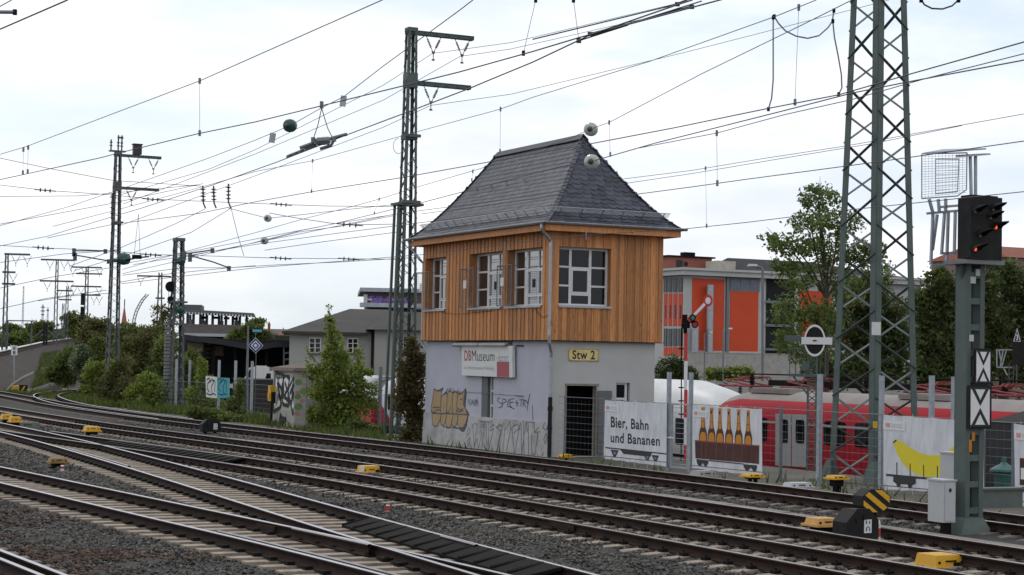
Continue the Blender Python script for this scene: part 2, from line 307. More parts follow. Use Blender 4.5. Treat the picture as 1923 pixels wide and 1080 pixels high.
RAILPROF = [(-.036, -.009), (-.024, 0), (.024, 0), (.036, -.009), (.036, -.037), (.010, -.052), (.010, -.140), (.075, -.160), (.075, -.172), (-.075, -.172), (-.075, -.160), (-.010, -.140), (-.010, -.052), (-.036, -.037)]
def rail(parent, fr, cfun, off, s0, s1, name='rail', step=1.0, z=0.0, top='rail_top', h0=0.0):
    n = max(2, int((s1 - s0) / step) + 1); S = np.linspace(s0, s1, n); T = cfun(S)
    d = np.gradient(T, S); k = np.sqrt(1 + d * d)
    V = []; P = len(RAILPROF)
    for i in range(n):
        for a, b in RAILPROF:
            tt = T[i] + (off + a) / k[i]; ss = S[i] - d[i] * (off + a) / k[i]
            V.append(fr.loc(TS(tt, ss, b + z)))
    Fq = []; mi = []
    for i in range(n - 1):
        for j in range(P):
            Fq.append((i * P + j, i * P + (j + 1) % P, (i + 1) * P + (j + 1) % P, (i + 1) * P + j)); mi.append(1 if j in (0, 1, 2) else 0)
    return npmesh(name, np.array(V), np.array(Fq), [M['rail_side'], M[top]], parent, mi)
def sleeper_mesh(kind):
    b = MB()
    if kind == 'b70':
        X = [-1.3, -1.12, -0.95, -0.75, -0.55, -0.35, 0, .35, .55, .75, .95, 1.12, 1.3]; Z = [-.215, -.190, -.180, -.174, -.180, -.205, -.215, -.205, -.180, -.174, -.180, -.190, -.215]
        vs = []
        for x, z in zip(X, Z): vs += [(x, -.14, -.36), (x, -.105, z), (x, .105, z), (x, .14, -.36)]
        fs = [(i * 4 + k, i * 4 + (k + 1) % 4, i * 4 + 4 + (k + 1) % 4, i * 4 + 4 + k) for i in range(len(X) - 1) for k in range(4)] + [(0, 1, 2, 3), tuple(len(X) * 4 - 4 + k for k in (3, 2, 1, 0))]
        b._a(vs, fs)
    else:
        b.box(-1.3, 1.3, -.13, .13, -.36, -.174)
    b.mi = 1
    for r in (-HG, HG):
        for sgn in (-1, 1):
            b.box(r + sgn * .125 - .05, r + sgn * .125 + .05, -.06, .06, -.18, -.125)
            b.lathe((r + sgn * .125, 0, -.125), (0, 0, 1), [(0, .022), (.035, .018)], 6)
    return b
_smesh = {}
def place_sleeper(parent, fr, kind, mats, t, s, rz):
    key = (kind, mats[0].name)
    if key not in _smesh:
        o = sleeper_mesh(kind).build('sleeper', mats, parent); _smesh[key] = o.data
    else:
        o = bpy.data.objects.new('sleeper', _smesh[key]); COL.objects.link(o); o.parent = parent
    o.location = fr.loc(TS(t, s)); o.rotation_euler = (0, 0, rz); return o
def merged_sleepers(parent, fr, items, mat):
    b = MB()
    for t, s, rz, hl in items:
        c, si = math.cos(rz), math.sin(rz)
        p = []
        for z in (-.36, -.176):
            for x, y in ((-hl, -.13), (hl, -.13), (hl, .13), (-hl, .13)):
                p.append(fr.loc(TS(t + x * c - y * si, s + x * si + y * c, z)))
        b.hexa(p)
    o = b.build('sleeper', mat, parent); o['kind'] = 'stuff'; return o
rng = np.random.default_rng(5)
BLOCK = []   # (curve, half length, s0, s1, share of stones kept on the sleepers)
def track(label, cf, s0, s1, kind, mats, vis=(15, 70), top='rail_top', group='railway tracks'):
    sm = 0.5 * (vis[0] + vis[1]); fr = Frame(TS(float(cf(sm)), sm, 0))
    th = fthing('railway_track', label, 'railway track', fr, group)
    rail(th, fr, cf, -HG, s0, s1, top=top); rail(th, fr, cf, HG, s0, s1, top=top)
    S = np.arange(s0 + .3, s1, 0.6); inn = [s for s in S if vis[0] <= s <= vis[1]][:100]; rest = []
    for s in S:
        t = float(cf(s)); rz = -math.atan(float(cf(s + .5) - cf(s - .5)))
        if s in inn: place_sleeper(th, fr, kind, mats, t, s, rz)
        else: rest.append((t, s, rz, 1.3))
    if rest: merged_sleepers(th, fr, rest, mats[0])
    BLOCK.append((cf, 1.3, s0 + .3, s1))
    return th, fr
mS = [M['sleeper'], M['black_steel']]; mD = [M['sleeper_dark'], M['black_steel']]
T1, F1 = track('rusty track running right past the foot of the wooden signal box', C1, 6, 165, 'b70', mD, (22, 80), 'rail_top_dull')
T2, F2 = track('track between the black dwarf signals and the signal box track', C2, 6, 140, 'b70', mS, (18, 76), 'rail_top_dull')
T0, F0 = track('side track curving sharply away behind the bushes at far left', C0, 76, 135, 'b70', mD, (86, 134), 'rail_top')
T3, F3 = track('middle track on pale curved concrete sleepers passing the loose red marker', C3, 6, 49.2, 'b70', mS, (14, 49), 'rail_top_dull')
rail(T3, F3, C3, HG, 49.2, 64, top='rail_top_dull'); rail(T3, F3, C3, -HG, 49.2, 72, top='rail_top_dull')
fr4 = Frame(TS(float(C4(35)), 35)); T4 = fthing('railway_track', 'bright railed track of the turnout with black ribbed plates beside its far rail', 'railway track', fr4, 'railway tracks')
rail(T4, fr4, C4, HG, 6, 78); rail(T4, fr4, C4, -HG, 6, 78)
fr5 = Frame(TS(float(C5(28)), 28)); T5 = fthing('railway_track', 'nearest full track crossing the turnout at the lower left of the yard', 'railway track', fr5, 'railway tracks')
rail(T5, fr5, C5, HG, 12, 60); rail(T5, fr5, C5, -HG, 12, 60)
# guard rails and wing rails of the crossings
def sub(cf, o): return lambda s: cf(s) + o
rail(T5, fr5, C5, -HG + .11, 21.0, 27.6, 'guard_rail', .5, .012, 'rail_top_dull')
rail(T4, fr4, C4, -HG + .12, 44.0, 52.5, 'guard_rail', .5, .012, 'rail_top_dull')
rail(T4, fr4, C4, HG - .10, 24.5, 25.9, 'wing_rail', .4, .01, 'rail_top_dull')
rail(T5, fr5, C5, HG - .12, 24.9, 27.6, 'wing_rail', .4, .01, 'rail_top_dull')
fr6 = Frame(TS(float(C6(24)), 24)); T6 = fthing('railway_track', 'shiny pair of rails cutting the bottom left corner', 'railway track', fr6, 'railway tracks')
rail(T6, fr6, C6, HG, 10, 40); rail(T6, fr6, C6, HG - .27, 10, 40, 'guard_rail'); rail(T6, fr6, C6, -HG, 10, 40)
merged_sleepers(T6, fr6, [(float(C6(s)), s, 0, 1.3) for s in np.arange(10.2, 40, .6)], M['sleeper_dark'])
# long sleepers under the turnout: one from edge to edge where two tracks share it
LONG = []
for s in np.arange(6.3, 77, 0.6):
    iv = []
    if 12 < s < 60: iv.append([float(C5(s)) - 1.3, float(C5(s)) + 1.3, 5])
    iv.append([float(C4(s)) - 1.3, float(C4(s)) + 1.3, 4])
    if s > 49.4: iv.append([float(C3(s)) - 1.3, float(C3(s)) + 1.3, 3])
    iv.sort(); out_ = [iv[0]]
    for a in iv[1:]:
        if a[0] < out_[-1][1] + .05: out_[-1][1] = max(out_[-1][1], a[1]); out_[-1][2] = 4
        else: out_.append(a)
    LONG += [(a, b_, k, s) for a, b_, k in out_]
cnt = {3: 0, 4: 0, 5: 0}; rest = {3: [], 4: [], 5: []}
for a, b_, k, s in LONG:
    th, fr = {3: (T3, F3), 4: (T4, fr4), 5: (T5, fr5)}[k]
    if s < 15 or s > 62 or k == 3: rest[k].append(((a + b_) / 2, s, 0, (b_ - a) / 2)); continue
    cnt[k] += 1; m = MB(); hw = .13 + rng.uniform(-.01, .01); ds = rng.uniform(-.02, .02); rz = rng.uniform(-.004, .004)
    P = lambda t, y, z: fr.loc(TS(t + a, s + ds + y + rz * (t - 1), z))
    w_ = b_ - a
    m.hexa([P(0, -hw, -.36), P(w_, -hw, -.36), P(w_, hw, -.36), P(0, hw, -.36), P(0, -hw, -.175), P(w_, -hw, -.175), P(w_, hw, -.175), P(0, hw, -.175)])
    m.mi = 1
    for cf, lim in ((C4, (0, 99)), (C5, (12, 60)), (C3, (49.4, 99))):
        for o in (-HG, HG):
            if not lim[0] < s < lim[1]: continue
            tt = float(cf(s)) + o - a
            if -.2 < tt < w_ + .2:
                for g in (-.125, .125):
                    m.hexa([P(tt + g + x, y, z) for z in (-.178, -.12) for x, y in ((-.055, -.07), (.055, -.07), (.055, .07), (-.055, .07))])
    m.build('sleeper', mS, th)
for k, it in rest.items():
    if it: merged_sleepers({3: T3, 4: T4, 5: T5}[k], {3: F3, 4: fr4, 5: fr5}[k], it, M['sleeper'])
# black inclined ribbed plates leaning from the sleepers up to the rail
def ribs(th, fr, cf, o, s0, s1, wd):
    for s in np.arange(s0, s1, 0.6):
        m = MB(); t1 = float(cf(s)) + o - .05; t0 = t1 - wd
        for y0, y1, dz in ((-.24, .24, 0), (-.27, -.235, .03), (.235, .27, .03)):
            m.hexa([fr.loc(TS(t, s + y, z)) for z0_, z1_ in ((-.17, -.035),) for (t, y, z) in
                    ((t0, y0, -.172), (t1, y0, -.05), (t1, y1, -.05), (t0, y1, -.172), (t0, y0, -.135 + dz), (t1, y0, -.006 + dz * .1), (t1, y1, -.006 + dz * .1), (t0, y1, -.135 + dz))])
        m.build('ribbed_plate', M['black_steel'], th)
ribs(T4, fr4, C4, HG, 21.9, 29.6, .54)
ribs(T3, F3, C3, HG, 47.6, 57.5, .60)
# rail joint with insulated fishplate on the middle track and on the turnout
for th, fr, cf, o, s in ((T3, F3, C3, -HG, 27.7), (T5, fr5, C5, HG, 28.9)):
    m = MB(); t = float(cf(s)) + o - .03
    m.hexa([fr.loc(TS(t + x, s + y, z)) for z in (-.15, -.045) for x, y in ((-.025, -.45), (0, -.45), (0, .45), (-.025, .45))]); m.build('fishplate', M['rail_side'], th)
# ---------------------------------------------------------------- ground
def gheight(t, s):
    z = np.where(t < 26.2, -0.30, -0.345)
    drop = np.clip((t - 32.0) / 1.0, 0, 1)
    return z + drop * -2.05
tl = np.concatenate([[-3000, -1200, -500, -200, -80, -30, -10], np.arange(0, 60, 1.0), [32.2, 32.5, 32.8], [62, 66, 72, 80, 95, 120, 160, 250, 400, 700, 1300, 3000]]); tl = np.unique(tl)
sl = np.unique(np.concatenate([[-3000, -1200, -500, -200, -100, -50], np.arange(-20, 180, 2.0), [190, 210, 250, 320, 450, 700, 1200, 3000]]))
G_T, G_S = np.meshgrid(tl, sl); Z = gheight(G_T, G_S)
V = np.stack([G_T * CY - G_S * SY, G_T * SY + G_S * CY, Z], -1).reshape(-1, 3)
nx = len(tl); ii = np.arange((len(sl) - 1) * nx).reshape(len(sl) - 1, nx)[:, :-1].ravel()
gm = npmesh('ground', V, np.stack([ii, ii + 1, ii + nx + 1, ii + nx], 1), M['dirt']); tag(gm, kind='structure')
gr = MB()   # yard surface of the lower train yard
gr.quad(*[TS(t, s, -2.39) for t, s in ((33.2, -60), (75, -60), (75, 150), (33.2, 150))]); yo = gr.build('yard_surface', M['yard']); tag(yo, kind='structure')
# ballast bed
tb = np.arange(1.0, 26.01, 0.25); sb = np.arange(4, 150, 0.35)
BT, BS = np.meshgrid(tb, sb)
bn = 0.018 * np.sin(BT * 5.1 + np.sin(BS * 1.7) * 1.3) * np.sin(BS * 4.3 + BT) + rng.normal(0, .008, BT.shape)
c1_ = C1(BS); Zb = -0.214 + bn - 0.10 * np.clip((BT - c1_ - 1.5) / 1.2, 0, 1) * 1.0
for cf, lo, hi in ((C4, 12, 60), (C5, 12, 56)):
    inside = (np.abs(BT - cf(BS)) < 1.25) & (BS > lo) & (BS < hi); Zb = np.where(inside, Zb - .032, Zb)
V = np.stack([BT * CY - BS * SY, BT * SY + BS * CY, Zb], -1).reshape(-1, 3)
nx = len(tb); ii = np.arange((len(sb) - 1) * nx).reshape(len(sb) - 1, nx)[:, :-1].ravel()
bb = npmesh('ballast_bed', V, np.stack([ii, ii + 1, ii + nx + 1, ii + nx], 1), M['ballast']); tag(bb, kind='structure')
# ballast stones: a loose cover of small broken rocks
def stones(n, t0, t1, s0, s1, r0, r1, brown):
    t = rng.uniform(t0, t1, n); s = rng.uniform(s0, s1, n)
    x = t * CY - s * SY; y = t * SY + s * CY
    keep = (y > 14) & (x / y > -0.31) & (x / y < 0.31) & (t < C1(s) + 2.0)
    for cf, hl, a, b_ in BLOCK:
        ph = np.abs(((s - a + .3) % .6) - .3); on = (s > a - .2) & (s < b_) & (np.abs(t - cf(s)) < 1.3) & (ph < .13) & ((np.abs(t - cf(s)) > .42))
        keep &= ~(on & (rng.random(n) < .93))
    for cf, lo, hi in ((C4, 0, 78), (C5, 12, 60)):
        ph = np.abs(((s - 6.3 + .3) % .6) - .3); on = (s > lo) & (s < hi) & (np.abs(t - cf(s)) < 1.32) & (ph < .15)
        keep &= ~(on & (rng.random(n) < .975))
    for cf in (C0, C1, C2, C3, C4, C5, C6):
        for o in (-HG, HG): keep &= np.abs(t - cf(s) - o) > .10
    bm_ = np.clip(1 - (t - 5.0 + 1.3 * np.sin(s * .9) + 0.8 * np.sin(s * 2.3 + t)) / 2.2, 0.04, .95)
    isb = rng.random(n) < bm_
    keep &= isb if brown else ~isb
    t, s, x, y = t[keep], s[keep], x[keep], y[keep]; n = len(t)
    z = -0.214 - 0.10 * np.clip((t - C1(s) - 1.5) / 1.2, 0, 1) + rng.uniform(-.012, .022, n)
    for cf, lo, hi in ((C4, 12, 60), (C5, 12, 56)): z = np.where((np.abs(t - cf(s)) < 1.25) & (s > lo) & (s < hi), z - .028, z)
    O = np.array([(1, 0, 0), (0, 1, 0), (-1, 0, 0), (0, -1, 0), (0, 0, 1), (0, 0, -1)], float)
    r = rng.uniform(r0, r1, (n, 1, 1)); P = O[None] * rng.uniform(.55, 1.2, (n, 6, 1)) + rng.normal(0, .16, (n, 6, 3))
    sc = np.stack([rng.uniform(.8, 1.35, n), rng.uniform(.7, 1.1, n), rng.uniform(.45, .95, n)], 1)[:, None, :]
    P = P * sc; a = rng.uniform(0, 6.28, n)[:, None]; tl_ = rng.uniform(-.7, .7, n)[:, None]
    X = P[..., 0] * np.cos(a) - P[..., 1] * np.sin(a); Y = P[..., 0] * np.sin(a) + P[..., 1] * np.cos(a); Zz = P[..., 2]
    Y, Zz = Y * np.cos(tl_) - Zz * np.sin(tl_), Y * np.sin(tl_) + Zz * np.cos(tl_)
    V = np.stack([X, Y, Zz], -1) * r + np.stack([x, y, z], -1)[:, None, :]
    F = np.array([(0, 1, 4), (1, 2, 4), (2, 3, 4), (3, 0, 4), (1, 0, 5), (2, 1, 5), (3, 2, 5), (0, 3, 5)])
    Fq = (F[None] + (np.arange(n) * 6)[:, None, None]).reshape(-1, 3)
    return V.reshape(-1, 3), Fq
def stone_set(brown, mat):
    Vs, Fs, k = [], [], 0
    for n, t0, t1, s0, s1, r0, r1 in ((52000, 2.5, 19, 14, 30, .020, .044), (62000, 3, 25.5, 26, 44, .024, .050), (50000, 6, 26, 44, 78, .034, .065)):
        V, F = stones(n, t0, t1, s0, s1, r0, r1, brown); Vs.append(V); Fs.append(F + k); k += len(V)
    o = npmesh('ballast_stones', np.concatenate(Vs), np.concatenate(Fs), mat); tag(o, kind='stuff'); return o
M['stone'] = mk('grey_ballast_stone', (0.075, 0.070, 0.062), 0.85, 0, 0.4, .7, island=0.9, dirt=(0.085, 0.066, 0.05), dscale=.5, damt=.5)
M['stone_brown'] = mk('rusty_ballast_stone', (0.070, 0.043, 0.029), 0.92, 0, 0.35, 1.0, island=0.85, dirt=(0.05, 0.03, 0.02), dscale=.8, damt=.4)
stone_set(False, M['stone']); tag(stone_set(True, M['stone_brown']), kind='stuff')
# cable trough lids between the signal box track and the next one
ct = MB(); trough = Frame(TS(21.0, 34, -.2))
for s in np.arange(12, 62, 1.0):
    c = float((C1(s) + C2(s)) / 2) - .1 + .9 * 0
    c2 = float((C1(s + 1) + C2(s + 1)) / 2) - .1; j = rng.uniform(-.008, .008)
    ct.hexa([trough.loc(TS(t, y, z)) for z in (-.3, -.17 + j) for t, y in ((c - .16, s + .01), (c + .16, s + .01), (c2 + .16, s + .99), (c2 - .16, s + .99))])
cth = fthing('cable_trough', 'pale line of concrete cable trough lids between the signal box track and the next', 'cable trough', trough)
ct.build('lid', mk('trough_concrete', (0.20, 0.185, 0.165), .9, 0, .2, 3, .3, 50, island=.15), cth)
# ---------------------------------------------------------------- railway embankment at the far left
crest = [(-320, 722, 92), (-150, 694, 125), (0, 669, 175), (83, 648.5, 235), (125, 641.5, 300), (150, 638, 380)]
toe = [(-320, 812, 84), (-150, 775, 108), (0, 738, 135), (60, 722, 160), (110, 706, 215), (150, 692, 300)]
CRS = [atd(*p) for p in crest]; TOE = [atd(*p) for p in toe]
m = MB()
for i in range(len(CRS) - 1):
    a, b_, c, d = TOE[i], TOE[i + 1], CRS[i + 1], CRS[i]; a = Vector((a.x, a.y, -.5)); b_ = Vector((b_.x, b_.y, -.5))
    N_ = 6
    for k in range(N_):
        u0, u1 = k / N_, (k + 1) / N_
        m.quad(a.lerp(d, u0), b_.lerp(c, u0), b_.lerp(c, u1), a.lerp(d, u1))
    bk = lambda p, o, z: Vector((p.x - .35 * o, p.y + o, z if z is not None else p.z))
    m.quad(d, c, bk(c, 7, None), bk(d, 7, None)); m.quad(bk(d, 7, None), bk(c, 7, None), bk(c, 13, -.5), bk(d, 13, -.5))
emb = m.build('embankment', mk('brown_slope_gravel', (0.034, 0.025, 0.019), .95, 0, .4, .8, .8, 6, dirt=(.06, .052, .03), dscale=.3, damt=.6)); tag(emb, kind='structure')
th = thing('railway_track', 'elevated track climbing along the brown embankment at the far left', 'railway track', CRS[2], 0, 'railway tracks')
for o in (1.0, 2.5, 4.6, 6.1):
    m = MB(); pts = [p - CRS[2] + Vector((-.35 * o, o, .30)) for p in CRS]
    for i in range(len(pts) - 1): m.bar(pts[i], pts[i + 1], .11, .2)
    m.mi = 1
    for i in range(len(pts) - 1): m.bar(pts[i] + Vector((0, 0, .12)), pts[i + 1] + Vector((0, 0, .12)), .14, .06)
    m.build('rail', [M['rail_side'], M['rail_top']], th)
m = MB()
for i in range(2, len(CRS) - 1):
    a = CRS[i] - CRS[2]; b_ = CRS[i + 1] - CRS[2]; n_ = int((b_ - a).length / .7)
    for k in range(n_):
        p = a.lerp(b_, k / n_); m.bar(p + Vector((-.1, .35, .12)), p + Vector((-2.3, 6.8, .12)), .25, .16)
so = m.build('sleeper', M['sleeper_dark'], th); so['kind'] = 'stuff'
# narrow worn path climbing the slope
m = MB(); pp = []
for k, (i, f, u) in enumerate([(2, .15, -.02), (2, .3, .12), (2, .6, .22), (3, .1, .30), (3, .6, .38), (4, .2, .44)]):
    a = TOE[i].lerp(TOE[i + 1], f); b_ = CRS[i].lerp(CRS[i + 1], f); a = Vector((a.x, a.y, -.5)); p0 = a.lerp(b_, max(u, .01)); p1 = a.lerp(b_, max(u, .01) + .055)
    n_ = Vector((0.1, -.35, .25)).normalized() * .12; pp.append((p0 + n_, p1 + n_))
for i in range(len(pp) - 1): m.quad(pp[i][0], pp[i + 1][0], pp[i + 1][1], pp[i][1])
tag(m.build('path', mk('pale_path', (0.15, 0.135, 0.115), .95, 0, .2, 1)), kind='structure')
# ================================================================ the signal box
BF = Frame((1.247, 58.2195, -0.33)); BW, BL = 4.165, 10.14
Z_B, Z_T, Z_G, Z_P, Z_R, OV = 3.782, 7.26, 7.487, 1.111, 10.627, 0.48   # wood foot, wood head, gutter, plinth head, ridge, eave overhang
box = fthing('signal_box', 'two storey signal box with larch boarded upper floor, graffitied pale base and slate roof', 'signal box', BF)
def LFc(off=0.0): return lambda a, z, o=0.0: Vector((off - o, a, z))     # face towards the tracks: local x = off, a runs to the left
def RFc(off=0.0): return lambda a, z, o=0.0: Vector((a, off - o, z))     # short face: local y = off
def hx(mb, fc, a0, a1, z0, z1, o0, o1):
    mb.hexa([fc(a0, z0, o0), fc(a1, z0, o0), fc(a1, z0, o1), fc(a0, z0, o1), fc(a0, z1, o0), fc(a1, z1, o0), fc(a1, z1, o1), fc(a0, z1, o1)])
def wall(mb, fc, A0, A1, Z0, Z1, holes, depth):
    xs = sorted({A0, A1, *[h[0] for h in holes], *[h[1] for h in holes]}); zs = sorted({Z0, Z1, *[h[2] for h in holes], *[h[3] for h in holes]})
    for i in range(len(xs) - 1):
        for j in range(len(zs) - 1):
            cx, cz = (xs[i] + xs[i + 1]) / 2, (zs[j] + zs[j + 1]) / 2
            if any(h[0] < cx < h[1] and h[2] < cz < h[3] for h in holes): continue
            mb.quad(fc(xs[i], zs[j]), fc(xs[i + 1], zs[j]), fc(xs[i + 1], zs[j + 1]), fc(xs[i], zs[j + 1]))
    for a0, a1, z0, z1 in holes:
        for p, q in (((a0, z0), (a1, z0)), ((a1, z0), (a1, z1)), ((a1, z1), (a0, z1)), ((a0, z1), (a0, z0))):
            mb.quad(fc(*p), fc(*q), fc(q[0], q[1], -depth), fc(p[0], p[1], -depth))
def hitL(px, py, off=0.0): h = BF.hit(px, py, 0, off); return h.y, h.z
def hitR(px, py, off=0.0): h = BF.hit(px, py, 1, off); return h.x, h.z
LF, RF = LFc(), RFc()
# window openings measured from the picture
def rectL(x0, x1, y0, y1, off=0.0):
    a0, z1 = hitL(x0, (y0)); a1, z0 = hitL(x1, y1); return [min(a0, a1), max(a0, a1), min(z0, z1), max(z0, z1)]
zw0, zw1 = hitR(1095, 575)[1], hitR(1095, 465)[1]
WINL = []
for x0, x1 in ((800.5, 839), (883, 944), (953, 1020)):
    a0 = hitL(x1, 520)[0]; a1 = hitL(x0, 520)[0]; WINL.append([a0, a1, zw0, zw1])
wr0, wr1 = hitR(1049, 520)[0], hitR(1146, 520)[0]
WINR = [[wr0, wr1, zw0, zw1]]
# wall core of the timber storey
core = MB(); e = 0.012
wall(core, LFc(e), e, BL, Z_B, Z_T, WINL, .30); wall(core, RFc(e), e, BW, Z_B, Z_T, WINR, .30)
core.quad((BW, e, Z_B), (BW, BL, Z_B), (BW, BL, Z_T), (BW, e, Z_T)); core.quad((e, BL, Z_B), (BW, BL, Z_B), (BW, BL, Z_T), (e, BL, Z_T))
core.quad((e, e, Z_B), (BW, e, Z_B), (BW, BL, Z_B), (e, BL, Z_B))
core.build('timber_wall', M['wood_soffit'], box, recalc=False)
# board and batten cladding: base boards and proud cover boards
def boards(fc, A, wins, pitch, name, start=0.0):
    m = MB(); x = start
    def col(a0, a1, o0, o1, z0, z1):
        segs = [(z0, z1)]
        for h in wins:
            if a1 > h[0] + .01 and a0 < h[1] - .01:
                if a0 < h[0] - .03 or a1 > h[1] + .03:   # board is notched at the opening: split lengthwise
                    if a0 < h[0]: col(a0, h[0], o0, o1, z0, z1)
                    if a1 > h[1]: col(h[1], a1, o0, o1, z0, z1)
                    col(max(a0, h[0]), min(a1, h[1]), o0, o1, z0, z1); return
                segs = [(z0, h[2] - .03), (h[3] + .0, z1)]
        for s0, s1 in segs: hx(m, fc, a0, a1, s0, s1, o0, o1)
    i = 0
    while x < A - 0.02:
        j = random.uniform(-.012, .012)
        b1 = min(x + pitch, A)
        col(x + .004, b1 - .004, -.01, .022, Z_B - .03, Z_T)
        c0, c1 = x + pitch * .5 - .075 + j, x + pitch * .5 + .085 + j
        if c1 < A: col(c0, c1, .0235, .046 + random.uniform(0, .004), Z_B - .03, Z_T)
        x += pitch; i += 1
    return m.build(name, M['wood'], box)
boards(LF, BL, WINL, .285, 'cladding'); boards(RF, BW, WINR, .30, 'cladding', .0)
m = MB(); m.box(-.05, .17, -.05, .10, Z_B - .03, Z_T); m.box(-.052, .10, -.052, .19, Z_B - .031, Z_T - .001); m.build('corner_board', M['wood'], box)
m = MB(); hx(m, LF, -.05, BL + .05, Z_B - .05, Z_B - .031, -.3, .05); hx(m, RF, .0, BW + .05, Z_B - .05, Z_B - .031, -.3, .05); m.build('drip_flashing', M['black_steel'], box)
# windows
def win(fc, h, style, reveal):
    a0, a1, z0, z1 = h; D = reveal
    m = MB(); W = a1 - a0; H = z1 - z0; fw = .075
    X = lambda f: a0 + f * W
    Zf = lambda f: z1 - f * H
    o0, o1 = -D - .05, -D + .03
    for p in ((0, fw / W, 0, 1), (1 - fw / W, 1, 0, 1)): hx(m, fc, X(p[0]), X(p[1]), Zf(1), Zf(0), o0, o1)
    hx(m, fc, a0 + fw, a1 - fw, z1 - fw, z1, o0, o1); hx(m, fc, a0 + fw, a1 - fw, z0, z0 + fw, o0, o1)
    v1, v2 = (.275, .66) if style == 'R' else (.34, .66)
    t = .045
    for v in (v1, v2): hx(m, fc, X(v) - t, X(v) + t, z0 + fw, z1 - fw, o0, o1 - .004)
    segs = ((a0 + fw, X(v1) - t), (X(v1) + t, X(v2) - t), (X(v2) + t, a1 - fw))
    for s0, s1 in (segs[0], segs[2]):
        for f in (.335, .655): hx(m, fc, s0, s1, Zf(f) - .03, Zf(f) + .03, o0, o1 - .008)
    s0, s1 = segs[1]
    for f in (.35, .80): hx(m, fc, s0, s1, Zf(f) - .035, Zf(f) + .035, o0, o1 - .008)
    b0, b1 = Zf(.80) + .035, Zf(.35) - .035; g = .05
    hx(m, fc, s0, s0 + g, b0, b1, o0, o1 + .006); hx(m, fc, s1 - g, s1, b0, b1, o0, o1 + .006); hx(m, fc, s0 + g, s1 - g, b0, b0 + g, o0, o1 + .006); hx(m, fc, s0 + g, s1 - g, b1 - g, b1, o0, o1 + .006)
    wo = m.build('window', M['white_frame'], box)
    p = MB(); p.quad(fc(a0, z0, -D - .012), fc(a1, z0, -D - .012), fc(a1, z1, -D - .012), fc(a0, z1, -D - .012))
    p.build('pane', M['glass_bright'] if style == 'L' else M['glass'], wo, recalc=False)
    s = MB(); hx(s, fc, a0 - .03, a1 + .03, z0 - .028, z0 + .012, -D, .09); hx(s, fc, a0 - .03, a1 + .03, z0 - .06, z0 - .029, .07, .09); s.build('sill', M['zinc'], wo)
    return wo
def winL(h):    # double column sash as in the face towards the tracks
    a0, a1, z0, z1 = h; D = .30; W = a1 - a0; H = z1 - z0; fw = .07; fc = LF; m = MB(); o0, o1 = -D - .05, -D + .03
    # a runs to the left, so the narrow light (left in the picture) is at a1
    X = lambda f: a1 - f * W
    Zf = lambda f: z1 - f * H
    hx(m, fc, a0, a0 + fw, z0, z1, o0, o1); hx(m, fc, a1 - fw, a1, z0, z1, o0, o1); hx(m, fc, a0 + fw, a1 - fw, z1 - fw, z1, o0, o1); hx(m, fc, a0 + fw, a1 - fw, z0, z0 + fw, o0, o1)
    c = X(.36); hx(m, fc, c - .05, c + .05, z0 + fw, z1 - fw, o0, o1 - .004)
    for f in (.335, .655): hx(m, fc, c + .05, a1 - fw, Zf(f) - .03, Zf(f) + .03, o0, o1 - .008)
    k = X(.67)
    for f in (.36, .81): hx(m, fc, a0 + fw, c - .05, Zf(f) - .04, Zf(f) + .04, o0, o1 - .008)
    hx(m, fc, k - .022, k + .022, Zf(.36) + .04, z1 - fw, o0, o1 - .01); hx(m, fc, k - .03, k + .03, z0 + fw, Zf(.81) - .04, o0, o1 - .01)
    b0, b1 = Zf(.81) + .04, Zf(.36) - .04; g = .022
    for s0, s1 in ((a0 + fw, k), (k, c - .05)):
        hx(m, fc, s0, s0 + g, b0, b1, o0, o1 + .006); hx(m, fc, s1 - g, s1, b0, b1, o0, o1 + .006); hx(m, fc, s0 + g, s1 - g, b0, b0 + g, o0, o1 + .006); hx(m, fc, s0 + g, s1 - g, b1 - g, b1, o0, o1 + .006)
    wo = m.build('window', M['white_frame'], box)
    p = MB(); p.quad(fc(a0, z0, -D - .012), fc(a1, z0, -D - .012), fc(a1, z1, -D - .012), fc(a0, z1, -D - .012)); p.build('pane', M['glass_bright'], wo, recalc=False)
    s = MB(); hx(s, fc, a0 - .03, a1 + .03, z0 - .028, z0 + .012, -D, .10); hx(s, fc, a0 - .03, a1 + .03, z0 - .06, z0 - .029, .08, .10); s.build('sill', M['zinc'], wo)
for h in WINL: winL(h)
win(RF, WINR[0], 'R', .22)
# wire mesh guards standing in front of the left halves of the windows
for h in WINL:
    a0, a1, z0, z1 = h; g = MB(); o = .28; b0, b1 = a1 - .85, a1 + .22; q0, q1 = z0 + .03, z1 - .52; f = LF; r = .016
    for p, q in (((b0, q0), (b1, q0)), ((b1, q0), (b1, q1)), ((b1, q1), (b0, q1)), ((b0, q1), (b0, q0))): g.tube([f(p[0], p[1], o), f(q[0], q[1], o)], r, 6)
    for k in range(1, 17):
        z = q0 + (q1 - q0) * k / 17; g.tube([f(b0, z, o), f(b1, z, o)], .005, 4)
    for k in range(1, 7):
        a = b0 + (b1 - b0) * k / 7; g.tube([f(a, q0, o), f(a, q1, o)], .003, 4)
    for z in (q0 + .02, q1 - .02):
        for a in (b0, b1): g.tube([f(a, z, o), f(a, z, .02)], .012, 6)
    go = g.build('window_guard', M['galv_dark'], box)
    g = MB(); hx(g, f, (b0 + b1) / 2 + .02, (b0 + b1) / 2 + .26, (q0 + q1) / 2 - .02, (q0 + q1) / 2 + .26, o + .006, o + .012); g.build('notice_plate', M['sign_white'], go)
